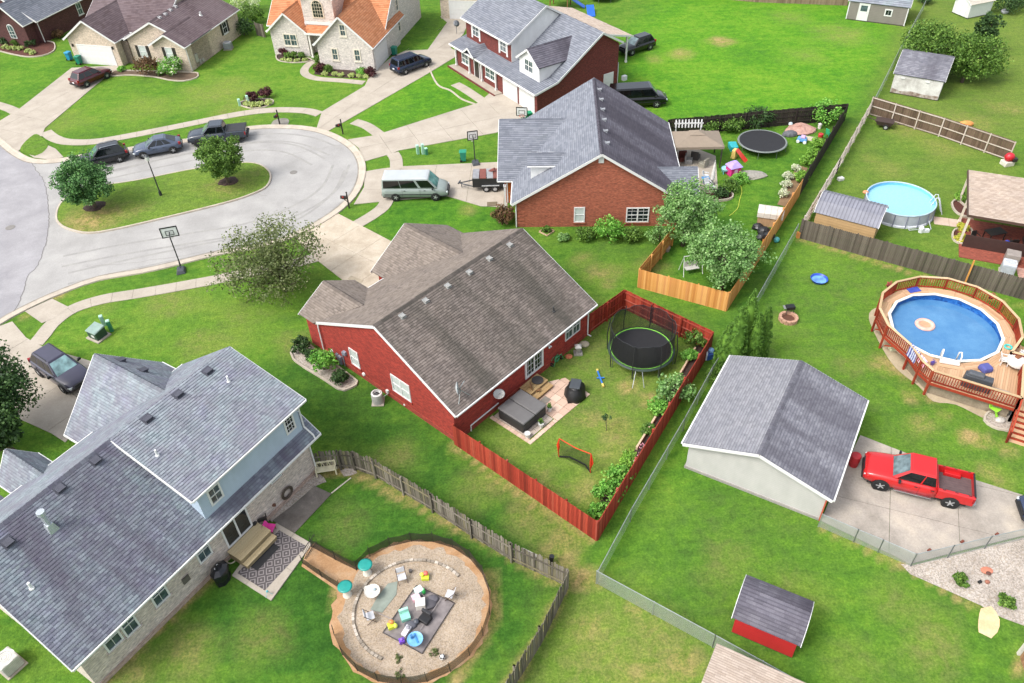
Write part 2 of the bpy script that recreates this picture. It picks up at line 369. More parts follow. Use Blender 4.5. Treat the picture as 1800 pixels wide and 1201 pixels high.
BLOBS = [  # px, py, radius m, dryness: worn and dried spots
    (1265, 72, 1.7, .75), (1195, 95, 1.8, .6), (1150, 105, 1.2, .4), (165, 385, 3.0, .75), (140, 395, 2.0, .4), (240, 375, 2.5, .3), (400, 330, 3.2, .45), (450, 300, 2.0, .3),
    (1102, 682, .7, .9), (1145, 705, 1.0, .75), (1040, 740, 1.4, .45), (1085, 755, 1.8, .5), (960, 870, 1.5, .45), (1030, 860, 1.6, .5), (1065, 800, 1.2, .4), (900, 790, 1.6, .3), (950, 830, 1.0, .35),
    (985, 960, 1.7, .5), (950, 935, 1.4, .3), (1025, 1018, 1.2, .95), (1000, 985, 1.0, .6), (920, 905, 1.6, .35), (700, 800, 2, .25), (860, 850, 2.2, .3),
    (1150, 1120, 2.4, .35), (1080, 1150, 2.0, .3), (1200, 1165, 1.2, .6), (1040, 1100, 1.4, .5), (1120, 1070, .8, .5), (1130, 1190, 2, .45),
    (1600, 700, .9, .6), (1640, 700, .8, .7), (1700, 768, .9, 1.0), (1725, 775, .6, .9), (1560, 640, 1.3, .8), (1590, 655, .8, .8), (1500, 640, 1.6, .2), (1620, 745, 1.2, .45), (1770, 790, .7, .6), (1660, 730, .8, .5), (1740, 830, .9, .5), (1760, 850, .9, .4),
    (1150, 470, 1.6, .35), (1060, 480, 1.6, .5), (1020, 455, 1.2, .35), (1070, 500, 1.0, .45), (1190, 505, 1.5, .2),
    (620, 455, .7, .0), (1480, 60, 4, .25), (1390, 30, 3, .2), (1420, 100, 3, .18), (1700, 215, 3, .35), (1770, 190, 3, .3), (1650, 260, 3, .25),
    (1600, 230, 3, .3), (1560, 300, 2.5, .25), (1530, 280, 1.2, .3), (1270, 1000, 2, .2), (1420, 1050, 2, .2), (1640, 1140, 2.4, .25), (1560, 1060, 2, .22), (1500, 1160, 2, .2),
    (180, 540, 1.6, .2), (300, 530, 3, .25), (420, 560, 3, .2), (520, 600, 2, .3), (350, 600, 2.5, .25), (380, 165, 5, .25), (260, 190, 4, .18), (120, 215, 3, .2), (400, 195, 3, .25), (820, 370, 1.0, .4), (160, 505, .5, .0), (100, 518, 1.0, .8),
    (330, 1150, 2.2, .35), (450, 1130, 1.8, .25), (250, 1175, 1.3, .4), (620, 920, 2, .12), (45, 555, .5, .6)]
ns = lambda s, o=0: np.array([[mnoise.noise((float(x) * s + o, float(y) * s, 3.1)) for x in gx] for y in gy])
n1, n2 = ns(.11), ns(.42, 40)
for px, py, r, a in BLOBS:
    c = G(px, py); rr = r * (1 + .45 * n2); d = np.hypot(X - c.x, Y - c.y) / rr; dry = np.maximum(dry, a * np.clip(1.25 - d, 0, 1))
FENCE_DRY = [((560, 805), (700, 870), (1000, 1030)), ((1000, 1030), (900, 1201)), ((590, 980), (600, 1100), (680, 1190)), ((860, 1010), (868, 1090), (800, 1200)), ((1405, 420), (1800, 540)), ((1050, 955), (800, 785)), ((370, 1018), (180, 1205)), ((1450, 930), (1600, 1000), (1720, 1068)), ((1790, 1180), (1800, 1150)), ((550, 840), (600, 830))]
for line in FENCE_DRY:
    P = GP(line)
    for a, b in zip(P, P[1:]):
        ab = b - a; t = np.clip(((X - a.x) * ab.x + (Y - a.y) * ab.y) / ab.length_squared, 0, 1); d = np.hypot(X - a.x - t * ab.x, Y - a.y - t * ab.y)
        dry = np.maximum(dry, np.clip(.95 - d / (.42 + .3 * n2), 0, .8))
dry = np.clip(dry + .05 * np.clip(n1, -1, 1) + .06 * np.clip(n2, -.4, 1), 0, 1); lush = np.clip(lush - .07 + .14 * n1, 0, 1)
ny, nx = X.shape; V = np.stack([X, Y, np.zeros(X.shape)], -1).reshape(-1, 3)
ii = np.arange(ny * nx).reshape(ny, nx); Q = np.stack([ii[:-1, :-1], ii[:-1, 1:], ii[1:, 1:], ii[1:, :-1]], -1).reshape(-1, 4)
def mesh_np(name, V, Q):
    me = bpy.data.meshes.new(name); me.vertices.add(len(V)); me.vertices.foreach_set('co', np.asarray(V, 'f4').ravel())
    kq = Q.shape[1]; me.loops.add(Q.size); me.loops.foreach_set('vertex_index', Q.astype('i4').ravel()); me.polygons.add(len(Q))
    me.polygons.foreach_set('loop_start', np.arange(0, Q.size, kq, dtype='i4')); me.polygons.foreach_set('loop_total', np.full(len(Q), kq, 'i4')); me.update(calc_edges=True); return me
def vattr(me, nm, a):
    at = me.attributes.new(nm, 'FLOAT', 'POINT'); at.data.foreach_set('value', np.asarray(a, 'f4').ravel())
GK = .62
def grass_mat(name, fixed=None):
    t = NT(name); co = t.coord()
    if fixed: at = [None] * 3; val = fixed
    def A(nm, i):
        if fixed: v = t.n('Value'); v.outputs[0].default_value = val[i]; return v.outputs[0]
        return t.n('Attribute', attribute_name=nm).outputs['Fac']
    lu, vi, dr = A('lush', 0), A('vivid', 1), A('dry', 2)
    fine = t.noise(co, 7.5, 6, .75); mid = t.noise(co, 1.1, 5, .65, .5); wide = t.noise(co, .16, 4, .6, .6)
    mow = t.noise(t.mapped(co, (.22, 1.5, 1)), 1.0, 3, .5)
    lf = t.math('ADD', t.math('MULTIPLY_ADD', mid, .55), lu); lf.node.inputs[1].default_value = .55
    lf = t.math('ADD', lu, t.math('MULTIPLY', t.math('SUBTRACT', mid, .5), 1.0)); lf = t.math('ADD', lf, t.math('MULTIPLY', t.math('SUBTRACT', wide, .5), .7)); lf = t.math('ADD', lf, t.math('MULTIPLY', t.math('SUBTRACT', mow, .5), .45))
    dull = t.ramp(lf, [(.05, S('#838f4a', GK)), (.4, S('#698339', GK)), (.75, S('#4b6c2d', GK)), (1, S('#3b5926', GK))])
    viv = t.ramp(lf, [(.05, S('#86b138', GK)), (.4, S('#64a02a', GK)), (.75, S('#468428', GK)), (1, S('#367026', GK))])
    c = t.mix(vi, dull, viv)
    dfac = t.math('MULTIPLY', dr, t.ramp(t.math('ADD', t.math('MULTIPLY', fine, .55), t.math('MULTIPLY', mid, .75)), [(.42, (.15,) * 3 + (1,)), (.72, (1.25,) * 3 + (1,))]))
    c = t.mix(dfac, c, t.ramp(mid, [(.3, S('#a99a5c', .62)), (.7, S('#c2a878', .66))]))
    c = t.mix(1.0, c, t.ramp(fine, [(.24, (.5, .55, .5, 1)), (.5, (1, 1, 1, 1)), (.76, (1.6, 1.52, 1.4, 1))]), 'MULTIPLY')
    f2 = t.noise(co, 2.6, 4, .7); c = t.mix(1.0, c, t.ramp(f2, [(.28, (.74, .77, .74, 1)), (.72, (1.26, 1.22, 1.18, 1))]), 'MULTIPLY')
    t.col(c); t.bump(t.math('ADD', fine, t.math('MULTIPLY', mid, .5)), .55, .10); return t.set(.95, 0, .1)
GRASS = grass_mat('lawn_grass')
me = mesh_np('ground', V, Q); vattr(me, 'lush', lush); vattr(me, 'dry', dry); vattr(me, 'vivid', vivid)
link('ground', me, GRASS, kind='structure')
def grass_at(px, py):
    return None
# ---- street: cul-de-sac with planted island
ASPH = m_ground('street_paving', [(.3, S('#8f8d8a')), (.5, S('#9a9895')), (.7, S('#a4a29e'))], 1, 14, .16)
ASPH2 = m_ground('main_street_asphalt', [(.3, S('#858386')), (.5, S('#908e90')), (.7, S('#9b999b'))], 1.2, 16, .18)
CONC = m_ground('concrete', [(.25, S('#978e82')), (.5, S('#a49b8e')), (.75, S('#aea599'))], 1.6, 12, .14)
CONC2 = m_ground('driveway_concrete_worn', [(.2, S('#988b78')), (.5, S('#b0a492')), (.75, S('#bfb4a3'))], 2.2, 12, .16)
KERB = m_ground('kerb_concrete', [(.3, S('#a2988a')), (.7, S('#b8ae9f'))], 3, 14, .16)
outer = [(-140, 160), (-60, 205), (0, 243), (33, 268), (62, 281), (100, 281), (150, 272), (230, 260), (330, 245), (435, 224), (505, 221), (560, 227), (600, 242), (628, 262), (642, 288), (640, 318), (625, 347), (592, 377), (545, 405), (490, 428), (440, 440), (385, 449), (300, 470), (250, 481), (175, 494), (125, 511), (90, 525), (40, 549), (0, 572), (-60, 615), (-140, 680)]
op = spline(GP(outer), .8)
road_poly = [(p.x, p.y) for p in op] + [tuple(G(-420, 760)[:2]), tuple(G(-420, 130)[:2])]
struct('road', MB().poly([(x, y, .02) for x, y in road_poly]), ASPH, fix=True)
kerb = MB(); op2 = op[::-1]      # walk so that the lawn lies on the left side
ribbon(kerb, op, [(0.04, 0.0), (.02, .11), (-.12, .115), (-.2, .075), (-.62, .035), (-.66, .02)]); struct('kerb', kerb, KERB, fix=True)
seam = [(28, 262), (50, 280), (64, 300), (78, 320), (84, 350), (86, 385), (83, 420), (75, 445), (65, 470), (48, 487), (42, 510), (30, 540), (20, 556)]
sp = spline(GP(seam), .8); mr = [(p.x, p.y, .026) for p in sp] + [(p.x, p.y, .026) for p in (G(-70, 625), G(-140, 690), G(-420, 760), G(-420, 130), G(-140, 155), G(-50, 210), G(5, 248))]
struct('main_street', MB().poly(mr), ASPH2, fix=True)
cr = MB(); wob = [p + Vector((random.uniform(-.06, .06), random.uniform(-.06, .06), 0)) for p in spline(GP(seam), .3)]
ribbon(cr, wob, [(.025, .031), (-.025, .031)]); struct('tar_seam', cr, M('#6a6664', .9))
crk = MB()
for line in ([(640 - 0, 250), (560, 262), (500, 275)], [(500, 372), (470, 395), (440, 400)], [(350, 445), (250, 460), (150, 470)], [(245, 345), (330, 325), (470, 345)]):
    ribbon(crk, [p + Vector((random.uniform(-.1, .1), random.uniform(-.1, .1), 0)) for p in spline(GP(line), .5)], [(.018, .025), (-.018, .025)])
struct('paving_crack', crk, M('#837f7a', .9))
trk = MB()
for k_, line in enumerate(([(620, 300), (600, 340), (545, 385), (470, 415), (350, 440), (230, 465), (120, 490)], [(600, 290), (580, 330), (530, 365), (440, 400), (330, 420), (210, 440), (110, 460)], [(590, 268), (540, 248), (480, 242), (400, 250), (300, 270), (200, 295), (110, 310)], [(560, 285), (510, 262), (450, 258), (380, 268), (280, 288), (190, 308), (100, 325)])):
    for d in (-.8, .8): z_ = .0222 + .0006 * (2 * k_ + (d > 0)); ribbon(trk, offset(spline(GP(line), .6), d), [(.13, z_), (-.13, z_)])
struct('tyre_track', trk, m_ground('tyre_worn_paving', [(.4, S('#8c8a87')), (.62, S('#96948f')), (.75, S('#9b9995'))], 3, 16, .2), fix=True)
gd = MB(); ribbon(gd, offset(op, -.72), [(.07, .0285), (-.06, .0285)]); struct('gutter_dirt', gd, m_ground('gutter_grit', [(.35, S('#7d766c')), (.7, S('#989289'))], 3, 16, .25), fix=True)
isl = [(98, 383), (104, 362), (125, 342), (160, 330), (240, 318), (330, 300), (410, 288), (450, 288), (471, 298), (478, 312), (470, 330), (445, 343), (400, 358), (300, 383), (205, 405), (155, 412), (120, 405), (103, 395)]
ip = spline(GP(isl), .5, True)
if area([(p.x, p.y) for p in ip]) < 0: ip = ip[::-1]
ik = MB(); ribbon(ik, ip, [(0, .02), (.02, .15), (.16, .16), (.19, .10)], True); struct('island_kerb', ik, KERB, fix=True)
inn = offset(ip, .17, True); iv = [(p.x, p.y, .13) for p in inn]; ig = MB()
cx_, cy_ = np.mean([p[0] for p in iv]), np.mean([p[1] for p in iv]); rings = [iv]
for kf in (.8, .6, .4, .2): rings.append([(cx_ + (x - cx_) * kf, cy_ + (y - cy_) * kf, .13 + .14 * (1 - kf)) for x, y, z in iv])
for r0, r1 in zip(rings, rings[1:]):
    b = len(ig.v); n = len(r0); ig.v += r0 + r1
    for i in range(n): ig.f.append((b + i, b + (i + 1) % n, b + n + (i + 1) % n, b + n + i))
ig.poly(rings[-1]); io = struct('island_lawn', ig, GRASS, fix=True)
vv = np.array([v.co[:2] for v in io.data.vertices]); dI = np.full(len(vv), .12)
for px, py, r, a in [(165, 388, 3.2, .8), (235, 372, 2.5, .35), (400, 330, 3, .45), (455, 305, 2, .35), (120, 390, 1.6, .4)]:
    c = G(px, py); dI = np.maximum(dI, a * np.clip(1.2 - np.hypot(vv[:, 0] - c.x, vv[:, 1] - c.y) / r, 0, 1))
vattr(io.data, 'lush', np.full(len(vv), .42)); vattr(io.data, 'vivid', np.full(len(vv), .5)); vattr(io.data, 'dry', dI)
MULCH = m_pebble('dark_mulch', ['#2c211c', '#3c2c25', '#4a372e', '#241b17'], 14)
RMULCH = m_pebble('red_mulch', ['#4a2a22', '#5a3026', '#3d221d', '#663a2c'], 14)
GRAVEL = m_pebble('pale_gravel', ['#958c83', '#a89f95', '#b5aca2', '#857d74', '#a39686'], 16)
def mound(px, py, r, h, mat, z=0, name='mulch_ring', n=18):
    c = G(px, py); mb = MB(); rr = [r * random.uniform(.86, 1.12) for _ in range(n)]; base = []
    for f, zz in ((1, 0), (.75, .6), (.35, 1)): base.append([(c.x + rr[j] * f * math.cos(2 * math.pi * j / n), c.y + rr[j] * f * math.sin(2 * math.pi * j / n), z + h * zz) for j in range(n)])
    for r0, r1 in zip(base, base[1:]):
        b = len(mb.v); mb.v += r0 + r1
        for j in range(n): mb.f.append((b + j, b + (j + 1) % n, b + n + (j + 1) % n, b + n + j))
    mb.poly(base[-1]); return struct(name, mb, mat)
def sheet(name, px, z, mat, smooth_step=0, edge=None, edge_mat=None, h=None):
    P = GP(px); P = spline(P, smooth_step, True) if smooth_step else P
    mb = MB()
    if h: mb.prism([(p.x, p.y) for p in P], z, z + h)
    else: mb.poly([(p.x, p.y, z) for p in P])
    o = struct(name, mb, mat, fix=True)
    if edge:
        if area([(p.x, p.y) for p in P]) < 0: P = P[::-1]
        e = MB(); ribbon(e, P, [(.06, z), (.05, z + edge), (-.07, z + edge), (-.08, z - .02)], True); e.obj(name + '_edging', edge_mat or KERB, o, fix=True)
    return o
mound(168, 366, .95, .12, MULCH, .2); mound(402, 322, .9, .12, MULCH, .2)
# ---- pavements: one slab after another
def walk(name, pts, w=1.25, step=1.5, z=.045, mat=None):
    P = spline(GP(pts), .25); root = bpy.data.objects.new(name, None); COL.objects.link(root); root['kind'] = 'structure'
    L_, acc, cuts = 0, 0, [0]
    for i in range(1, len(P)):
        acc += (P[i] - P[i - 1]).length
        if acc >= step: cuts.append(i); acc = 0
    if cuts[-1] != len(P) - 1: cuts.append(len(P) - 1)
    lf, rt = offset(P, w / 2), offset(P, -w / 2)
    for a, b in zip(cuts, cuts[1:]):
        g = .012; q = [(p.x, p.y) for p in lf[a:b + 1]] + [(p.x, p.y) for p in rt[a:b + 1][::-1]]
        c0 = sum(x for x, y in q) / len(q), sum(y for x, y in q) / len(q); q = [(c0[0] + (x - c0[0]) * (1 - g), c0[1] + (y - c0[1]) * (1 - g)) for x, y in q]
        MB().prism(q, -.05, z + random.uniform(-.004, .004)).obj('slab', mat or CONC, root)
    return root
walk('sidewalk', [(-60, 168), (-20, 180), (15, 191), (33, 200)])
walk('sidewalk', [(80, 232), (95, 243), (120, 250), (170, 249), (250, 235), (340, 217), (420, 201), (480, 194), (535, 195), (562, 201)])
walk('sidewalk', [(622, 214), (645, 222), (668, 238)])
walk('sidewalk', [(690, 270), (696, 280), (697, 296)])
walk('sidewalk', [(682, 350), (672, 366), (650, 382), (626, 396)])
walk('sidewalk', [(560, 452), (500, 468), (450, 477), (390, 490), (310, 505), (240, 517), (180, 527), (130, 543), (95, 567), (74, 592), (62, 606)])
def drive(name, px, cell, ang, mat=CONC, z=.05):
    root = bpy.data.objects.new(name, None); COL.objects.link(root); root['kind'] = 'structure'
    slabs(root, [tuple(p[:2]) for p in GP(px)], cell, math.radians(ang), -.05, z, mat); return root
drive('driveway', [(126, 120), (220, 115), (190, 132), (79, 226), (74, 240), (60, 240), (36, 263), (30, 268), (0, 246), (-20, 225), (0, 213), (33, 193)], (3.2, 3.2), 65)
drive('driveway', [(566, 197), (641, 152), (652, 130), (690, 100), (712, 90), (752, 88), (786, 40), (774, 30), (800, 0), (826, 32), (815, 60), (792, 85), (810, 95), (752, 130), (619, 207), (577, 231), (556, 228)], (3.2, 3.4), 60)
drive('driveway', [(611, 246), (656, 239), (677, 233), (842, 181), (868, 158), (950, 200), (940, 207), (872, 234), (702, 265), (688, 271), (642, 284), (630, 260)], (3.2, 3.2), 22)
drive('driveway', [(642, 302), (672, 297), (710, 293), (890, 285), (892, 365), (845, 363), (785, 345), (690, 353), (660, 356), (622, 360), (640, 330)], (3.4, 3.2), -4)
drive('driveway', [(594, 376), (690, 426), (740, 450), (680, 520), (628, 506), (605, 495), (560, 460), (520, 420)], (3.0, 3.2), -40, CONC2)
drive('driveway', [(0, 574), (22, 566), (46, 594), (62, 604), (80, 612), (175, 640), (190, 700), (115, 778), (90, 762), (37, 738), (0, 690), (-80, 640), (-60, 612)], (3.3, 3.3), -36, CONC)
sheet('ramp', [(44, 548), (92, 526), (102, 531), (122, 541), (96, 560), (74, 569)], .052, CONC)
sheet('drive_apron', [(30, 245), (36, 263), (60, 278), (92, 282), (112, 277), (98, 262), (84, 256), (62, 238), (44, 248)], .048, CONC)
sheet('grass_verge', [(36, 263), (61, 237), (78, 246), (85, 257), (74, 270), (62, 275)], .058, grass_mat('verge_grass', (.45, .6, .1)), .4)
drive('parking_pad', [(1512, 766), (1712, 844), (1800, 872), (1900, 905), (1900, 905), (1800, 942), (1700, 966), (1600, 992), (1443, 916), (1475, 840)], (3.6, 3.4), -22, m_ground('stained_concrete', [(.2, S('#7d766d')), (.5, S('#9f978d')), (.72, S('#b5aa9b'))], 1.5, 12, .18), .05)
sheet('gravel_bed', [(1583, 992), (1605, 994), (1700, 970), (1800, 945), (1850, 935), (1850, 1120), (1790, 1097), (1760, 1086), (1722, 1064), (1600, 1010)], .03, GRAVEL)
sheet('bare_earth', [(1724, 1070), (1742, 1066), (1757, 1090), (1753, 1112), (1742, 1123), (1720, 1112)], .034, m_ground('bare_earth', [(.3, S('#b99f77')), (.7, S('#d8c19a'))], 2, 14, .2), .3)
# walks to the front doors
walk('garden_path', [(560, 106), (545, 112), (535, 124), (540, 133), (560, 139), (600, 142), (640, 146)], 1.0)
walk('garden_path', [(800, 148), (818, 158), (842, 174), (858, 186)], 1.2)
# ================================================================== HOUSES
WHITE = M('#d2d2d0', .5, 0, .05); GLASS = m_glass('#46565a'); DGLASS = m_glass('#23292c'); BLIND = M('#b9c2bd', .35, 0, .12, 1.2)
SH_BROWN = m_shingle('shingle_brown_grey', ['#635b54', '#786f67', '#887e75', '#6d645c'], '#7f756b', .3)
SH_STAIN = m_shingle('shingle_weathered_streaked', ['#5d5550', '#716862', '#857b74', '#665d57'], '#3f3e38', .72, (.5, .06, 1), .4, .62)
SH_BLUE = m_shingle('shingle_slate_blue', ['#686e76', '#80868d', '#91989d', '#777c84', '#858a8e'], '#6b6670', .4, (.7, .3, 1), .45, .62, True)
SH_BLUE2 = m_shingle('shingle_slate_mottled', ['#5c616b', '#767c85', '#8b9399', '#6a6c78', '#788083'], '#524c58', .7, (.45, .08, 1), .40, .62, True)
SH_GREY = m_shingle('shingle_blue_grey', ['#676b73', '#757981', '#82868e'], None)
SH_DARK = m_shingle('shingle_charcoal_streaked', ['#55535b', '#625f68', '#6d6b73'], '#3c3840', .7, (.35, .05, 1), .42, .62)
SH_GAR = m_shingle('shingle_light_grey', ['#717277', '#7f8085', '#8a8a8f'], None)
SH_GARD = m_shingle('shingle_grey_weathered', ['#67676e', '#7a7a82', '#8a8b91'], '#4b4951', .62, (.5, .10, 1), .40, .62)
SH_ORANGE = m_shingle('shingle_terracotta', ['#a46a48', '#b87b57', '#c08864', '#ae7350'], None)
SH_PURPLE = m_shingle('shingle_umber', ['#56494a', '#65585a', '#6f6264'], '#7d7072', .4, (.3, .05, 1), .45, .65)
SH_TAN = m_shingle('shingle_tan', ['#a39384', '#b3a394', '#bfb0a1'], None)
BR_RED = m_brick('brick_painted_red', '#832a21', '#a1382c', '#8a3a30', dirt=.24)
BR_ORANGE = m_brick('brick_orange_red', '#8d4834', '#a65a43', '#94745f')
BR_MAROON = m_brick('brick_maroon', '#5d2723', '#6f2f29', '#6e4840', dirt=.15)
BR_PALE = m_brick('brick_whitewashed', '#b3a69c', '#c9beb5', '#c4bab0')
BR_CREAM = m_brick('brick_cream', '#b5a795', '#c6b8a6', '#c0b3a2')
BR_DARK = m_brick('brick_dark_plum', '#452626', '#553030', '#5c4542')
BR_GREYW = m_brick('brick_grey_white', '#b9b2ab', '#c7c1ba', '#c9c4be')
SID_BLUE = m_siding('siding_pale_blue', '#a9b9c9'); SID_WHITE = m_siding('siding_white', '#d9dad8'); SID_GAR = m_siding('siding_off_white', '#b3b1ae', .15)

def roof(root, q, mat, ex=.17, tab=.26, th=.12, name='roof', shingle=True, sub=None):
    q = [Vector(p) for p in q]; n = Vector((0, 0, 0))
    for i in range(len(q)): a, b = q[i], q[(i + 1) % len(q)]; n += Vector(((a.y - b.y) * (a.z + b.z), (a.z - b.z) * (a.x + b.x), (a.x - b.x) * (a.y + b.y)))
    n.normalize()
    if n.z < 0: n = -n; q = [q[1], q[0]] + q[:1:-1]
    ux = (q[1] - q[0]).normalized(); uy = n.cross(ux); o = q[0]
    P = [((p - o).dot(ux), (p - o).dot(uy)) for p in q]
    ob = MB().extr(q, -n * th).obj(name, sub or mat, root, fix=True)
    if not shingle: return ob
    E_ = [(P[i], P[(i + 1) % len(P)]) for i in range(len(P))]
    N = [((b[1] - a[1]), -(b[0] - a[0])) for a, b in E_]; Nn = [(x / math.hypot(x, y), y / math.hypot(x, y)) for x, y in N]
    x0, x1, y1 = min(p[0] for p in P), max(p[0] for p in P), max(p[1] for p in P); cells = []
    y = 0.0
    while y < y1 - .02:
        x = x0 - random.uniform(0, tab)
        while x < x1: w = tab * random.uniform(.7, 1.3); cells.append((x, y, x + w, min(y + ex, y1))); x += w
        y += ex
    C_ = np.array(cells); K = np.stack([C_[:, [0, 1]], C_[:, [2, 1]], C_[:, [2, 3]], C_[:, [0, 3]]], 1)
    D = np.stack([(K[:, :, 0] - a[0]) * nx_ + (K[:, :, 1] - a[1]) * ny_ for (a, b), (nx_, ny_) in zip(E_, Nn)], 2)
    inside = (D <= 1e-6).all(2).all(1); outside = (D > 0).all(1).any(1)
    oo, xx, yy, nn = (np.array(v) for v in (o, ux, uy, n))
    def to3(x, y, h): return oo + xx * x[..., None] + yy * y[..., None] + nn * h[..., None]
    ci = C_[inside]; hb = .022 + .014 * np.random.rand(len(ci)); ht = np.full(len(ci), .006)
    vs = np.stack([to3(ci[:, 0], ci[:, 1], hb), to3(ci[:, 2], ci[:, 1], hb), to3(ci[:, 2], ci[:, 3], ht), to3(ci[:, 0], ci[:, 3], ht), to3(ci[:, 0], ci[:, 1], hb * 0), to3(ci[:, 2], ci[:, 1], hb * 0)], 1).reshape(-1, 3)
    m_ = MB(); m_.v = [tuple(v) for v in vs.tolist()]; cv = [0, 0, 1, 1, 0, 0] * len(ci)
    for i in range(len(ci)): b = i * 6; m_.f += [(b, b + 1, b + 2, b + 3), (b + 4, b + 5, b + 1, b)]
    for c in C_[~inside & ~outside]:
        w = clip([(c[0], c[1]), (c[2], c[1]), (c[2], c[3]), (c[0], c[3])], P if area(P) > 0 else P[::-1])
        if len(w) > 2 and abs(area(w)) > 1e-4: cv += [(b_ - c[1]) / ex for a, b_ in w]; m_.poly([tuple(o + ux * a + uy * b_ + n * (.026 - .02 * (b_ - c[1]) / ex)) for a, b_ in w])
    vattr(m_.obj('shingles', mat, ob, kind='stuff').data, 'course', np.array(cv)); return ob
def box_edge(root, pts, w, h, name, mat=None):
    m_ = MB()
    for a, b in zip(pts, pts[1:]): m_.bar(a, b, w, h)
    return m_.obj(name, mat or WHITE, root)
def gable(root, ax, a0, a1, b0, b1, zr, ze0, ze1=None, bm=None, wall=None, mat=None, mat2=None, oh=.35, og=.25, ra0=None, ra1=None, gutter=True, rake=(1, 1), ex=.17, wallz=0, tab=.26, cap=True, name='roof', va=None):
    """gabled wing: ridge along ax from a0 to a1 (walls), eaves at b0 (z ze0) and b1 (z ze1)"""
    ze1 = ze0 if ze1 is None else ze1; bm = (b0 + b1) / 2 if bm is None else bm; mat2 = mat2 or mat
    Mp = (lambda a, b, z: Vector((a, b, z))) if ax == 'x' else (lambda a, b, z: Vector((b, a, z)))
    ra0 = a0 - og if ra0 is None else ra0; ra1 = a1 + og if ra1 is None else ra1
    s0, s1 = (zr - ze0) / (bm - (b0 - oh)), (zr - ze1) / ((b1 + oh) - bm); zw0, zw1 = ze0 + s0 * oh - .14, ze1 + s1 * oh - .14
    if wall:
        pent = [(b0, wallz), (b1, wallz), (b1, zw1), (bm, zr - .16), (b0, zw0)]
        MB().extr([Mp(a0, b, z) for b, z in pent], Mp(a1, 0, 0) - Mp(a0, 0, 0)).obj('wall', wall, root, fix=True)
    va = (ra0, ra0) if va is None else va
    e0 = [Mp(va[0], b0 - oh, ze0), Mp(ra1, b0 - oh, ze0), Mp(ra1, bm, zr), Mp(ra0, bm, zr)]; e1 = [Mp(va[1], b1 + oh, ze1), Mp(ra1, b1 + oh, ze1), Mp(ra1, bm, zr), Mp(ra0, bm, zr)]
    roof(root, e0, mat, ex, tab, name=name); roof(root, e1, mat2, ex, tab, name=name)
    dz = Vector((0, 0, -.125))
    for i, (ra, fl) in enumerate(((ra0, rake[0]), (ra1, rake[1]))):
        if not fl: continue
        d = -.03 if i == 0 else .03; q = [Mp(ra + d, b0 - oh, ze0) + dz, Mp(ra + d, bm, zr) + dz, Mp(ra + d, b1 + oh, ze1) + dz]
        m_ = MB(); m_.bar(q[0], q[1], .045, .2); m_.bar(q[1], q[2], .045, .2); m_.obj('fascia', WHITE, root)
    if gutter:
        for b, ze, sg in ((b0 - oh, ze0, -1), (b1 + oh, ze1, 1)): MB().bar(Mp(ra0, b + sg * .06, ze - .06), Mp(ra1, b + sg * .06, ze - .06), .09, .1).obj('gutter', WHITE, root)
    if cap:
        m_ = MB(); x = min(ra0, ra1)
        while x < max(ra0, ra1) - .1:
            x2 = min(x + .3, max(ra0, ra1)); w = .17
            for sg, s_ in ((-1, s0), (1, s1)): m_.add([Mp(x, bm, zr + .05), Mp(x2, bm, zr + .03), Mp(x2, bm + sg * w, zr + .03 - s_ * w), Mp(x, bm + sg * w, zr + .05 - s_ * w)], [(0, 1, 2, 3)])
            x += .3
        m_.obj('ridge_cap', mat, root, kind='stuff', fix=True)
    return s0, s1
def wmap(ax, v, sg):
    if ax == 'x': return lambda s, z, o: Vector((v + sg * o, s, z))
    return lambda s, z, o: Vector((s, v + sg * o, z))
def wbox(mb, f, s0, s1, z0, z1, o0, o1): return mb.hexa([f(s0, z0, o0), f(s1, z0, o0), f(s1, z0, o1), f(s0, z0, o1)], [f(s0, z1, o0), f(s1, z1, o0), f(s1, z1, o1), f(s0, z1, o1)])
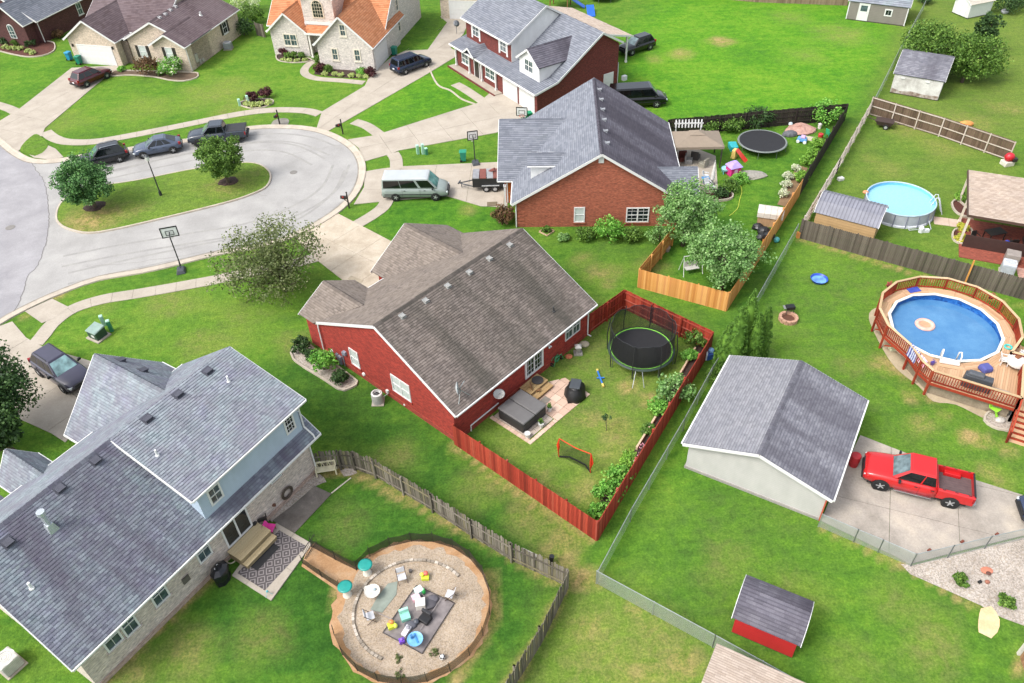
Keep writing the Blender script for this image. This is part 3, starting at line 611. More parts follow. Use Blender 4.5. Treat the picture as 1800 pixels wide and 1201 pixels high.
def window(root, ax, v, sg, s0, s1, z0, z1, cols=1, mx=2, my=2, glass=None, frame=None, sill=True, rail=True, fw=.07, name='window', shutter=None):
    if s0 > s1: s0, s1 = s1, s0
    f = wmap(ax, v, sg); fr = MB(); mat = frame or WHITE
    for a, b, c, d in ((s0, s0 + fw, z0, z1), (s1 - fw, s1, z0, z1), (s0 + fw, s1 - fw, z0, z0 + fw), (s0 + fw, s1 - fw, z1 - fw, z1)): wbox(fr, f, a, b, c, d, -.02, .06)
    for i in range(1, cols): c = s0 + (s1 - s0) * i / cols; wbox(fr, f, c - .05, c + .05, z0 + fw, z1 - fw, -.02, .055)
    o = fr.obj(name, mat, root, fix=True); zm = (z0 + z1) / 2
    for i in range(cols):
        a, b = s0 + (s1 - s0) * i / cols + .04, s0 + (s1 - s0) * (i + 1) / cols - .04
        for (c, d) in (((z0 + .04, zm), (zm, z1 - .04)) if rail else ((z0 + .04, z1 - .04),)):
            up = c > z0 + .1; g = MB(); wbox(g, f, a, b, c, d, -.015, .012); g.obj('pane', (glass if not (up and glass is None) else None) or GLASS, o, fix=True)
        m_ = MB()
        if rail: wbox(m_, f, a, b, zm - .03, zm + .03, 0, .045)
        for j in range(1, mx): c = a + (b - a) * j / mx; wbox(m_, f, c - .012, c + .012, z0 + .05, z1 - .05, 0, .028)
        for j in range(1, my * 2 if rail else my): c = z0 + (z1 - z0) * j / (my * 2 if rail else my); wbox(m_, f, a, b, c - .012, c + .012, .001, .027)
        m_.obj('muntin', mat, o, fix=True)
    if sill: m_ = MB(); wbox(m_, f, s0 - .08, s1 + .08, z0 - .09, z0 - .005, -.02, .1); m_.obj('sill', sill if sill is not True else mat, o, fix=True)
    if shutter:
        for a, b in ((s0 - .42, s0 - .04), (s1 + .04, s1 + .42)): m_ = MB(); wbox(m_, f, a, b, z0, z1, 0, .05); m_.obj('shutter', shutter, root, fix=True)
    return o
def win_px(root, fr, ax, v, sg, bl, br, h, **kw):
    a, b = fr.W(*bl, ax, v), fr.W(*br, ax, v); i = 1 if ax == 'x' else 0; z = (a.z + b.z) / 2
    return window(root, ax, v, sg, a[i], b[i], z, z + h, **kw)
def gdoor(root, ax, v, sg, s0, s1, z1, rows=4, cols=8, mat=None, name='garage_door'):
    f = wmap(ax, v, sg); fr = MB()
    for a, b, c, d in ((s0 - .12, s0, 0, z1 + .12), (s1, s1 + .12, 0, z1 + .12), (s0, s1, z1, z1 + .12)): wbox(fr, f, a, b, c, d, 0, .05)
    o = fr.obj('door_frame', WHITE, root, fix=True)
    for i in range(rows): m_ = MB(); wbox(m_, f, s0, s1, z1 * i / rows + .006, z1 * (i + 1) / rows - .006, -.02, .02); p = m_.obj('panel', mat or WHITE, o, fix=True)
    m_ = MB()
    for i in range(rows):
        for j in range(cols): w = (s1 - s0) / cols; wbox(m_, f, s0 + w * (j + .15), s0 + w * (j + .85), z1 * (i + .22) / rows, z1 * (i + .78) / rows, .02, .032)
    m_.obj('panel_relief', mat or WHITE, o, fix=True, kind='stuff'); return o
def door(root, ax, v, sg, s0, s1, z0, z1, mat, name='door'):
    f = wmap(ax, v, sg); m_ = MB(); wbox(m_, f, s0, s1, z0, z1, -.02, .03); o = m_.obj(name, mat, root, fix=True)
    fr = MB()
    for a, b, c, d in ((s0 - .1, s0, z0, z1 + .1), (s1, s1 + .1, z0, z1 + .1), (s0, s1, z1, z1 + .1)): wbox(fr, f, a, b, c, d, 0, .06)
    fr.obj('door_frame', WHITE, o, fix=True); h = MB(); c = f(s1 - .12, (z0 + z1) / 2, .07); h.sph(c, .035, 8, 6); h.obj('handle', M('#8b8f90', .3, .8), o); return o
def downspout(root, pts, r=.05, mat=None): return MB().tube(pts, r, 6).obj('downspout', mat or WHITE, root, smooth=False)
def roof_vent(root, p, slope_axis, s, mat, kind='box', size=.45):
    """p on the roof; slope falls along slope_axis = unit xy vector with slope s"""
    d = Vector((slope_axis[0], slope_axis[1], -s)).normalized(); a = Vector((-slope_axis[1], slope_axis[0], 0)); n = a.cross(d)
    if n.z < 0: n = -n
    m_ = MB(); p = Vector(p)
    if kind == 'box':
        w = size / 2; b = [p - a * w - d * w, p + a * w - d * w, p + a * w + d * w, p - a * w + d * w]
        m_.hexa(b, [b[0] + n * .06 + d * .08, b[1] + n * .06 + d * .08, b[2] + n * .24, b[3] + n * .24]); m_.hexa([x - n * .0 + (x - p) * .35 for x in b], [x + n * .035 + (x - p) * .35 for x in b])
    else:
        m_.cone(p - Vector((0, 0, .1)), p + Vector((0, 0, .42)), size * .5, size * .5, 8); m_.cone(p - n * .02, p + n * .08, size * 1.1, size * .7, 8)
    return m_.obj('roof_vent' if kind == 'box' else 'vent_pipe', mat, root, fix=True)
def porch_post(root, x, y, z0, z1, r=.08, mat=None):
    m_ = MB().box(x, y, z0, r * 2, r * 2, z1 - z0); m_.box(x, y, z0, r * 3, r * 3, .18); m_.box(x, y, z1 - .14, r * 3, r * 3, .14); return m_.obj('porch_post', mat or WHITE, root)

# ---------------------------------------------------------------- red brick ranch house in the middle
fr = Fr((-3.85, 33.52), 46.4); FR_RED = fr
H = thing('house', 'red painted brick ranch house with brown shingle roof and red privacy fence behind', 'house', fr.o, fr.a)
gable(H, 'x', .1, 13.6, 0, 13.2, 6.2, 2.75, 2.75, 6.5, BR_RED, SH_STAIN, SH_BROWN, .35, .2, ra0=.0, ra1=14.0)
gable(H, 'y', 13.1, 14.8, .08, 4.6, 4.15, 2.72, bm=2.34, wall=BR_RED, mat=SH_BROWN, oh=.28, ra0=10.8, ra1=15.15, rake=(0, 1), gutter=False, va=(13.5, 10.8))
gable(H, 'y', 9, 14.7, 6.75, 14.05, 5.05, 2.72, bm=10.2, wall=BR_RED, mat=SH_BROWN, oh=.35, ra0=8.4, ra1=15.05, rake=(0, 1), gutter=False)
win_px(H, fr, 'x', .1, -1, (620, 641), (634, 646.5), 1.5, mx=2, my=1, glass=BLIND, sill=BR_RED)
win_px(H, fr, 'x', .1, -1, (692, 686), (724, 707), 1.52, cols=2, mx=2, my=1, glass=BLIND, sill=BR_RED)
a, b = fr.W(923, 667, 'y', 0), fr.W(954.5, 641, 'y', 0)
o = window(H, 'y', 0, -1, a.x, b.x, .6, 2.55, cols=2, mx=3, my=4, glass=DGLASS, sill=False, rail=False, fw=.17, name='french_door')
win_px(H, fr, 'y', 0, -1, (993, 600), (1018.7, 580), 1.45, cols=2, mx=2, my=1, sill=BR_RED)
for px, py in ((707, 556), (748, 529), (787, 503), (825, 479), (860, 455), (896, 431)):
    roof_vent(H, fr.R(px, py, (0, -.35, 2.75), (0, -3.45, 6.85)), (0, -1), .504, M('#8f8f8c', .5), 'box', .3)
roof_vent(H, fr.R(973, 548, (0, -.35, 2.75), (0, -3.45, 6.85)), (0, -1), .504, M('#3a3a3a'), 'pipe', .12)
downspout(H, [(.02, 13.3, 2.6), (-.02, 13.26, 2.3), (-.02, 13.26, .05)]); downspout(H, [(13.5, -.3, 2.65), (13.45, -.06, 2.3), (13.45, -.06, .15), (13.5, -.35, .08)])
downspout(H, [(1.4, -.05, .5), (4.0, -.05, .5)], .045); downspout(H, [(1.4, -.05, .5), (1.35, -.08, .05)], .05)
m_ = MB()
for (px, py, w, h, d) in ((600, 632, .34, .75, .2), (607, 620, .3, .3, .18), (594, 624, .2, .35, .15)): c = fr.W(px, py, 'x', .1); m_.box(.1 - d / 2, c.y, c.z - h / 2, d, w, h)
c = fr.W(611, 655, 'x', .1); m_.tube([(.03, c.y, 0), (.03, c.y, 1.3)], .04, 6); m_.obj('utility_meter', M('#8a93a0', .5, .2), H)
for px, py, r in ((640, 657.5, .15), (712, 711, .09), (584, 617, .13)): c = fr.W(px, py, 'x', .1); MB().cone((.1, c.y, c.z), (.0, c.y, c.z), r, r * .8, 10).obj('wall_vent', WHITE, H)
c = fr.W(683, 690, 'x', .1); m_ = MB(); m_.box(.02, c.y, c.z, .14, .2, .28); m_.tube([(.03, c.y, c.z), (.0, c.y + .02, .2), (-.5, c.y + .1, .15)], .025, 5); m_.obj('disconnect_box', M('#c9c8c4', .5), H)
for px, py in ((783, 766), (647, 675), (867, 735)): 
    c = fr.W(px, py, 'x' if px < 800 else 'y', .1 if px < 800 else 0); m_ = MB()
    (m_.box(.09, c.y, .15, .06, .42, .2) if px < 800 else m_.box(c.x, -.01, .15, .42, .06, .2)); m_.obj('foundation_vent', M('#3a2a28'), H)
c = fr.W(963, 606, 'y', 0); m_ = MB(); m_.box(c.x, -.12, 2.0, .12, .14, .1); m_.sph((c.x - .08, -.2, 2.0), .07, 8, 6); m_.sph((c.x + .08, -.2, 2.0), .07, 8, 6); m_.obj('flood_light', WHITE, H)
# lower brick band
m_ = MB(); m_.box(.08, 6.6, -.05, .06, 13.2, .42); m_.box(6.85, -.02, -.05, 13.5, .06, .42); m_.obj('foundation', m_brick('brick_foundation', '#87352b', '#97402f', '#84402f'), H)

# ---------------------------------------------------------------- blue-grey roofed two-storey house, bottom left
fr = Fr((-12.41, 31.57), 56.5); FR_BLUE = fr
H = thing('house', 'pale brick house with slate blue shingle roof and long pale blue second storey', 'house', fr.o, fr.a)
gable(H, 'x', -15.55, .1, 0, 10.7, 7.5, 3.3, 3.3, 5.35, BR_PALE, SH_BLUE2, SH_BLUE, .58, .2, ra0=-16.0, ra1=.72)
sl = (7 - 2.75) / 6.13
MB().hexa([(-7.2, .1, 3.4), (.15, .1, 3.4), (.15, 5.3, 3.4), (-7.2, 5.3, 3.4)], [(-7.2, .1, 5.95), (.15, .1, 5.95), (.15, 5.3, 7.36), (-7.2, 5.3, 7.36)]).obj('upper_wall', SID_BLUE, H, fix=True)
roof(H, [(-7.6, -.2, 5.98), (.68, -.2, 5.98), (.68, 5.35, 7.53), (-7.6, 5.35, 7.53)], SH_BLUE, name='upper_roof')
MB().bar((-7.63, -.2, 5.87), (-7.63, 5.35, 7.4), .05, .18).obj('fascia', WHITE, H); MB().bar((.71, -.2, 5.87), (.71, 5.35, 7.4), .05, .18).obj('fascia', WHITE, H); MB().bar((-7.6, -.25, 5.92), (.68, -.25, 5.92), .09, .1).obj('gutter', WHITE, H)
win_px(H, fr, 'y', .1, -1, (373, 891), (393.5, 870), 1.2, mx=2, my=1, sill=False, fw=.1); win_px(H, fr, 'y', .1, -1, (504.5, 766), (520, 750), 1.2, mx=3, my=2, sill=False, fw=.1, glass=DGLASS)
downspout(H, [(.2, -.15, 5.85), (.22, .02, 5.6), (.22, .02, 4.0), (.3, -.5, 3.5), (.28, -.62, 3.25), (.12, -.08, 2.8), (.12, -.08, .3), (.3, -.35, .15)], .055)
for bl, br in (((189, 1146), (219, 1124)), ((222.5, 1121), (247, 1099)), ((274, 1069), (299.5, 1045)), ((352, 993), (373.5, 970))): win_px(H, fr, 'y', 0, -1, bl, br, 1.5, mx=2, my=1, sill=BR_PALE, fw=.09)
win_px(H, fr, 'y', 0, -1, (476, 851), (495, 835), .5, mx=3, my=1, rail=False, sill=BR_PALE)
a, b = fr.W(397, 955, 'y', 0), fr.W(441.5, 917, 'y', 0)
o = window(H, 'y', 0, -1, a.x, b.x, .75, 2.85, cols=2, mx=1, my=1, glass=DGLASS, sill=False, rail=False, fw=.1, name='sliding_door')
c = fr.W(326, 1018, 'y', 0); MB().box(c.x, -.04, c.z - .22, .42, .1, .44).obj('wall_vent', M('#5d5852'), H)
gable(H, 'y', 8, 13.2, -6.45, .2, 6.2, 2.55, bm=-3.05, wall=BR_PALE, mat=SH_BLUE, oh=.35, ra0=6.5, ra1=13.55, rake=(0, 1))
gable(H, 'y', 9, 13.2, -10.95, -8.85, 4.3, 2.6, bm=-9.9, wall=BR_PALE, mat=SH_BLUE, oh=.25, ra0=8.5, ra1=13.5, rake=(0, 1), gutter=False)
for s_ in (-11.2, -8.6): MB().bar((s_, 13.5, 2.58), (s_, 10.9, 2.58), .1, .12).obj('gutter', WHITE, H)
roof(H, [(-8.6, 12.0, 2.6), (-6.8, 12.0, 2.6), (-6.8, 9.5, 4.35), (-8.6, 9.5, 4.35)], SH_BLUE, name='porch_roof')
gable(H, 'y', 9, 12.6, -15.3, -11.9, 4.6, 2.7, bm=-13.6, wall=BR_PALE, mat=SH_BLUE, oh=.25, ra0=8.5, ra1=12.9, rake=(0, 1), gutter=False)
A_, B_ = (0, -.58, 3.3), (0, -4.2, 5.93); U_, V_ = (0, -.2, 5.98), (0, -1.55, 5.55)
VB = M('#41424c', .6)
for px, py in ((365, 653), (313, 694), (259, 737)): roof_vent(H, fr.R(px, py, U_, V_), (0, -1), .279, VB, 'box', .42)
for px, py in ((167, 809), (104, 858), (13, 953)): roof_vent(H, fr.R(px, py, A_, B_), (0, -1), .708, VB, 'box', .42)
for px, py in ((212, 634), (251, 652)): roof_vent(H, fr.R(px, py, (-3.05, 0, 6.2), (3.65, 0, 3.75)), (1, 0), .97, VB, 'box', .4)
for px, py in ((402, 671), (277, 801)): roof_vent(H, fr.R(px, py, U_, V_), (0, -1), .279, M('#d6d6d4', .5), 'pipe', .12)
roof_vent(H, fr.R(56, 1034, A_, B_), (0, -1), .708, M('#d6d6d4', .5), 'pipe', .14)
p = fr.R(90, 928, A_, B_); m_ = MB(); m_.box(p.x, p.y, p.z - .15, .5, .5, .5, 0, .6); m_.cone(p + Vector((0, 0, .3)), p + Vector((0, 0, 1.1)), .14, .14, 10); m_.cone(p + Vector((0, 0, 1.1)), p + Vector((0, 0, 1.28)), .22, .2, 10); m_.obj('flue', M('#b9bfc4', .4, .5), H)
m_ = MB(); m_.box(-7.75, -.04, .0, 15.6, .05, .3); m_.obj('foundation', m_brick('brick_footing', '#a08a7c', '#ab968a', '#a3968a'), H)
c = fr.W(502, 876, 'y', 0)

# ---------------------------------------------------------------- orange brick house with blue-grey roof, above the middle
fr = Fr((.87, 57.69), 86.4); FR_GB = fr
H = thing('house', 'orange brick house with large blue grey gable roof and row of six ridge vents', 'house', fr.o, fr.a)
gable(H, 'x', .05, 14.0, -13.8, 0, 7.05, 2.45, 2.5, -6.95, BR_ORANGE, SH_DARK, SH_GREY, .4, .2, ra0=-.25, ra1=14.25, tab=.45, ex=.2)  # right slope: darker streaked shingle, with its shade put into the colour
gable(H, 'y', -3, 1.2, 3.95, 14.9, 5.4, 2.5, bm=9.4, wall=BR_ORANGE, mat=SH_GREY, oh=.4, ra0=-5.2, ra1=1.75, rake=(0, 1), tab=.45, ex=.2)
gable(H, 'y', -3.2, -1.2, 2.1, 4.1, 5.35, 4.8, bm=3.1, wall=SID_WHITE, mat=SH_GREY, oh=.15, ra0=-5.2, ra1=-.9, rake=(0, 0), wallz=3, gutter=True, tab=.45, ex=.2)
gable(H, 'y', -15.0, -12, 1.0, 5.2, 3.9, 2.5, bm=3.1, wall=None, mat=SH_GREY, oh=.2, ra0=-15.3, ra1=-11, rake=(1, 0), gutter=False, tab=.45, ex=.2)
for yy in (1.2, 5.0): porch_post(H, yy, -15.0, 0, 2.5)
win_px(H, fr, 'x', .05, -1, (1008.5, 391), (1027.5, 390.5), 1.5, mx=2, my=1, glass=BLIND, sill=BR_ORANGE, fw=.1); win_px(H, fr, 'x', .05, -1, (1099.5, 390.5), (1139.5, 390.5), 1.45, cols=2, mx=2, my=2, sill=BR_ORANGE, fw=.1, glass=DGLASS)
c = fr.W(1057, 279, 'x', .05); MB().box(.0, c.y, c.z - .35, .1, .42, .6).obj('gable_vent', WHITE, H)
for px, py in ((1053, 158), (1056, 175.5), (1058.5, 193), (1061, 211), (1063.5, 231), (1066.5, 252)): roof_vent(H, fr.R(px, py, (0, -6.95, 7.05), (0, -4.55, 7.25)), (0, -1), .63, M('#8d8f93', .5, .2), 'box', .3)
downspout(H, [(-.02, .05, 2.4), (-.02, .05, .05)]); porch_post(H, 3.0, 1.1, 0, 2.4)
m_ = MB()
for i in range(6): wbox(m_, wmap('x', .05, -1), -.62, -.02, .25 + i * .36, .43 + i * .36, 0, .03)
m_.obj('corner_quoin', BR_ORANGE, H, fix=True)
door(H, 'x', 3.95, -1, .2, .9, .1, 2.1, M('#a85a24', .5))
gdoor(H, 'y', 1.2, 1, 5.2, 9.0, 2.1); gdoor(H, 'y', 1.2, 1, 10, 13.8, 2.1)

# ---------------------------------------------------------------- detached garage on the right
fr = Fr((10.09, 30.76), 58.2); FR_GAR = fr       # x runs along the ridge away from the camera, y to the left
H = thing('garage', 'detached off white garage with weathered light grey gable roof beside red pickup', 'garage', fr.o, fr.a)
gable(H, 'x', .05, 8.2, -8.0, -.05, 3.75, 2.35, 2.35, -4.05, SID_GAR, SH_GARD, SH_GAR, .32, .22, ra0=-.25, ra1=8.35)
m_ = MB(); m_.box(4.1, -4.0, -.04, 8.24, 8.04, .22); m_.obj('foundation', M('#8e8a84', .9), H)
gdoor(H, 'y', -8.0, -1, 1.2, 6.2, 2.1)
m_ = MB(); m_.hexa([(-.02, -8.06, 0), (.1, -8.06, 0), (.1, -7.98, 0), (-.02, -7.98, 0)], [(-.02, -8.06, 2.3), (.1, -8.06, 2.3), (.1, -7.98, 2.3), (-.02, -7.98, 2.3)]); m_.obj('corner_board', M('#b3553f', .7), H)

# ---------------------------------------------------------------- two-storey maroon brick house, top centre
fr = Fr((3.74, 79.77), 31.8); FR_B2 = fr         # x to the back, y to the left
H = thing('house', 'two storey maroon brick house with white dormer and long porch roof', 'house', fr.o, fr.a)
W0, W1, D0, D1 = -.9, 15.9, -.6, 10.1
MB().extr([(D0, W0, 0), (D1, W0, 0), (D1, W0, 5.2), (7.6, W0, 6.8), (1.7, W0, 3.0), (D0, W0, 2.3)], (0, W1 - W0, 0)).obj('wall', BR_MAROON, H, fix=True)
roof(H, [(-1.05, W0 - .35, 2.6), (-1.05, W1 + .5, 2.6), (1.8, W1 + .5, 3.2), (1.8, W0 - .35, 3.2)], SH_GREY, .24, .5, name='porch_roof')
roof(H, [(1.8, W0 - .35, 3.2), (1.8, W1 + .2, 3.2), (7.6, W1 + .2, 6.98), (7.6, W0 - .35, 6.98)], SH_GREY, .24, .5)
roof(H, [(10.4, W1 + .2, 5.35), (10.4, W0 - .35, 5.35), (7.6, W0 - .35, 6.98), (7.6, W1 + .2, 6.98)], SH_GREY, .24, .5)
box_edge(H, [(-1.05, W0 - .38, 2.52), (1.8, W0 - .38, 3.12), (7.6, W0 - .38, 6.9), (10.4, W0 - .38, 5.27)], .05, .2, 'fascia'); box_edge(H, [(-1.12, W0 - .35, 2.52), (-1.12, W1 + .5, 2.52)], .12, .14, 'gutter')
MB().extr([(1.0, 6.2, 2.9), (9.9, 6.2, 2.9), (9.9, 6.2, 5.2), (5.5, 6.2, 8.0), (1.0, 6.2, 5.3)], (0, 9.6, 0)).obj('upper_wall', BR_MAROON, H, fix=True)
MB().extr([(.97, 6.16, 3.1), (9.9, 6.16, 3.1), (9.9, 6.16, 5.2), (5.5, 6.16, 8.02), (.97, 6.16, 5.3)], (0, .038, 0)).obj('gable_siding', SID_WHITE, H, fix=True)
roof(H, [(.55, 5.95, 5.3), (.55, 16.1, 5.3), (5.5, 16.1, 8.25), (5.5, 5.95, 8.25)], SH_GREY, .24, .5, name='upper_roof'); roof(H, [(10.4, 16.1, 5.3), (10.4, 5.95, 5.3), (5.5, 5.95, 8.25), (5.5, 16.1, 8.25)], SH_GREY, .24, .5, name='upper_roof')
box_edge(H, [(.55, 5.92, 5.22), (5.5, 5.92, 8.17), (10.4, 5.92, 5.22)], .05, .22, 'fascia'); box_edge(H, [(.48, 5.95, 5.24), (.48, 16.1, 5.24)], .12, .14, 'gutter')
for s0, s1 in ((7.0, 8.7), (12.7, 14.5)):
    window(H, 'x', 1.0, -1, s0 + .25, s1 - .25, 3.75, 5.0, cols=2, mx=2, my=1, sill=False); f = wmap('x', 1.0, -1)
    for a, b in ((s0 - .06, s0 + .22), (s1 - .22, s1 + .06)): m_ = MB(); wbox(m_, f, a, b, 3.4, 5.2, 0, .05); m_.obj('trim', WHITE, H, fix=True)
gable(H, 'x', .55, 5, .3, 4.0, 6.0, 4.55, bm=2.15, wall=SID_WHITE, mat=SH_DARK, oh=.25, ra0=.3, ra1=7.0, rake=(1, 0), wallz=2.8, gutter=False, tab=.5, ex=.24)
window(H, 'x', .55, -1, 1.45, 2.95, 3.45, 4.75, cols=2, mx=2, my=1, sill=False)
gdoor(H, 'x', D0, -1, -.35, 2.3, 2.15); gdoor(H, 'x', D0, -1, 2.9, 5.5, 2.15)
for yy in (15.6, 12.6, 9.9, 6.9): porch_post(H, -.75, yy, .15, 2.5)
gable(H, 'x', -.7, 1, 10.9, 12.9, 3.5, 2.7, bm=11.9, wall=None, mat=SH_GREY, oh=.2, ra0=-1.25, ra1=1.0, rake=(1, 0), gutter=False, tab=.5, ex=.24, cap=False)
m_ = MB(); m_.box(-.75, 11.0, 0, 1.7, 10.2, .14); m_.obj('porch_floor', CONC, H); m_ = MB(); m_.box(-1.66, 11.0, 0, .12, 10.3, .18); m_.obj('porch_edging', BR_MAROON, H)
window(H, 'x', D0, -1, 12.9, 14.4, .9, 2.1, cols=2, mx=2, my=1); door(H, 'x', D0, -1, 10.6, 11.6, .15, 2.15, M('#2b2524', .4)); window(H, 'x', D0, -1, 7.3, 9.2, .9, 2.1, cols=2, mx=2, my=1)
gdoor(H, 'y', W0, -1, 8.3, 9.4, 2.1, 4, 2)
roof(H, [(16.5, 4.2, 2.95), (16.5, 16.0, 2.95), (10.6, 16.0, 4.6), (10.6, 4.2, 4.6)], SH_TAN, .24, .5, name='rear_roof'); box_edge(H, [(16.55, 4.15, 2.88), (10.6, 4.15, 4.5)], .05, .2, 'fascia'); roof(H, [(9.9, 4.2, 4.55), (9.9, 16.0, 4.55), (10.6, 16.0, 4.62), (10.6, 4.2, 4.62)], SH_TAN, .24, .5, name='rear_roof')
porch_post(H, 15.7, 4.3, 0, 3.0); porch_post(H, 15.7, 9.3, 0, 3.0)
for i in range(4): roof_vent(H, (11.6, 5.2 + i * 1.9, 4.4), (1, 0), .28, VB, 'box', .4)
m_ = MB(); m_.box(11.0, -1.05, .9, .5, .4, .5); m_.tube([(10.2, -.85, .2), (10.2, -.85, 3)], .05, 6); m_.obj('utility_meter', M('#b9bdc0', .5), H)

# ---------------------------------------------------------------- white-grey brick house with terracotta roof
fr = Fr((-14.72, 91.98), -15.0); FR_OR = fr
H = thing('house', 'grey white brick house with terracotta orange roof and arched dormer window', 'house', fr.o, fr.a)
gable(H, 'y', 0, 9, -6.9, 0, 6.4, 3.0, bm=-3.5, wall=BR_GREYW, mat=SH_ORANGE, oh=.3, ra0=-.35, ra1=10.5, rake=(1, 0), tab=.5, ex=.24)
gable(H, 'x', -15.2, -.3, 4.7, 18.2, 8.9, 3.1, bm=11.5, wall=BR_GREYW, mat=SH_ORANGE, oh=.3, tab=.5, ex=.24)
gable(H, 'y', 3.2, 9, -14.5, -9.7, 5.3, 3.0, bm=-12.1, wall=BR_GREYW, mat=SH_ORANGE, oh=.3, ra0=2.85, ra1=9, rake=(1, 0), tab=.5, ex=.24)
roof(H, [(-9.8, 2.9, 3.0), (-6.9, 2.9, 3.0), (-6.9, 7.2, 5.6), (-9.8, 7.2, 5.6)], SH_ORANGE, .24, .5, name='porch_roof'); box_edge(H, [(-9.8, 2.84, 2.92), (-6.9, 2.84, 2.92)], .1, .2, 'gutter')
gable(H, 'y', 3.95, 10, -10.0, -6.0, 8.6, 6.9, bm=-8.0, wall=BR_GREYW, mat=SH_ORANGE, oh=.3, ra0=3.6, ra1=11, rake=(1, 0), wallz=3.2, gutter=False, tab=.5, ex=.24)
box_edge(H, [(-10.0, 3.9, 3.85), (-6.0, 3.9, 3.85)], .08, .3, 'trim')
m_ = MB(); f = wmap('y', 3.95, -1); aw = [(-8.0 + .75 * math.cos(t), 5.9 + .75 * math.sin(t)) for t in np.linspace(0, math.pi, 12)] + [(-8.75, 4.5), (-7.25, 4.5)]
o = MB().extr([f(x, z, .02) for x, z in aw], f(0, 0, .05) - f(0, 0, 0)).obj('arched_window', M('#c8bda9'), H, fix=True)
ai = [(-8.0 + .62 * math.cos(t), 5.9 + .62 * math.sin(t)) for t in np.linspace(0, math.pi, 12)] + [(-8.62, 4.62), (-7.38, 4.62)]
MB().extr([f(x, z, .055) for x, z in ai], f(0, 0, .02) - f(0, 0, 0)).obj('pane', DGLASS, o, fix=True); m_ = MB()
for x in (-8.31, -8.0, -7.69): wbox(m_, f, x - .02, x + .02, 4.62, 6.4, .07, .09)
for z in (5.0, 5.4, 5.8, 6.2): wbox(m_, f, -8.6, -7.4, z - .02, z + .02, .071, .088)
m_.obj('muntin', M('#b7b09c'), o, fix=True)
TANF = M('#cfc7b8', .5)
for bl, br, h in (((585, 106), (597, 107), 1.5), ((624, 108), (636, 109), 1.5), ((598, 64), (610, 65), 1.45)): win_px(H, fr, 'y', 0, -1, bl, br, h, mx=2, my=1, frame=TANF, fw=.14, glass=GLASS)
win_px(H, fr, 'y', 3.2, -1, (501, 80), (525, 82), 1.5, cols=2, mx=2, my=1, frame=TANF, fw=.12)
for (px, py) in ((702, 54), (698, 18)): c = fr.W(px, py, 'x', -.3); window(H, 'x', -.3, 1, c.y - .45, c.y + .45, c.z - .1, c.z + 1.3, mx=2, my=1, frame=TANF, fw=.1)
gdoor(H, 'x', 0, 1, .5, 4.3, 2.3); door(H, 'y', 4.7, -1, -8.6, -7.6, .15, 2.2, M('#3a2c26', .4))
porch_post(H, -9.3, 3.0, 0, 2.9, .1, M('#d8d4cc')); porch_post(H, -7.3, 3.0, 0, 2.9, .1, M('#d8d4cc'))

# ---------------------------------------------------------------- cream brick house, top left
fr = Fr((-46.23, 97.06), -16.0); FR_CR = fr
H = thing('house', 'cream brick ranch house with umber roof and white double garage door', 'house', fr.o, fr.a)
gable(H, 'y', 0, 9, -6.66, 0, 5.5, 3.1, bm=-3.4, wall=BR_CREAM, mat=SH_PURPLE, oh=.35, ra0=-.35, ra1=9, rake=(1, 0), tab=.5, ex=.24)
gable(H, 'y', 1.2, 12.3, .9, 9.5, 5.35, 3.1, bm=5.0, wall=BR_CREAM, mat=SH_PURPLE, oh=.3, ra0=.9, ra1=12.6, rake=(1, 1), tab=.5, ex=.24)
gable(H, 'y', 0, 5, 5.15, 9.5, 4.5, 3.1, bm=7.35, wall=BR_CREAM, mat=SH_PURPLE, oh=.3, ra0=-.35, ra1=5.5, rake=(1, 0), tab=.5, ex=.24)
gable(H, 'x', -6.5, 4.5, 3.2, 17, 7.6, 3.2, bm=10.4, wall=BR_CREAM, mat=SH_PURPLE, oh=.4, tab=.5, ex=.24)
gdoor(H, 'y', 0, -1, -5.6, -.9, 2.3, 4, 10); gx_ = M('#2d2b28')
BLK = M('#26241f', .6)
win_px(H, fr, 'y', 1.2, -1, (249, 100), (262, 102), 1.45, mx=2, my=1, glass=BLIND, shutter=BLK); win_px(H, fr, 'y', 0, -1, (296, 105), (308, 106), 1.5, mx=2, my=1, glass=BLIND, shutter=BLK)
for px, py in ((395, 50),): c = fr.W(px, py, 'x', 9.5); window(H, 'x', 9.5, 1, c.y - .5, c.y + .5, c.z - .6, c.z + .8, mx=2, my=1, shutter=BLK, glass=DGLASS)
m_ = MB()
for px, py, w, h in ((345, 102, .5, 1.0), (352, 110, .3, .5), (357, 107, .4, .4)): c = fr.W(px, py, 'x', 9.5); m_.box(9.56, c.y, max(.2, c.z - h / 2), .14, w, h)
m_.obj('utility_meter', M('#a7a49c', .6), H)
for px, py in ((280, 31), (290, 25), (299, 18), (308, 12)): roof_vent(H, fr.R(px, py, (5.0, 0, 5.35), (2.25, 0, 4.8)), (1, 0), .47, M('#b9b9b9', .4, .3), 'box', .35)
roof_vent(H, fr.R(353, 27, (5.0, 0, 5.35), (2.25, 0, 4.8)), (1, 0), .47, M('#c9c9c9', .4, .3), 'pipe', .25)
for x in (-6.2, -.55): m_ = MB(); m_.box(x, -.1, 2.1, .16, .16, .34, 0, .8); m_.obj('wall_lantern', BLK, H)
downspout(H, [(9.62, -.1, 3.0), (9.58, .05, 2.7), (9.58, .05, .1)]); box_edge(H, [(.45, 1.6, 3.05), (-.3, 1.6, 3.05)], .1, .14, 'gutter')
m_ = MB(); m_.extr([(0, 1.0, 0), (.9, 1.0, 0), (.9, 1.0, 2.8), (0, 1.0, 2.8)], (0, .2, 0)); m_.obj('entry_wall', m_brick('brick_entry', '#6f6258', '#85776c', '#7d7168'), H)
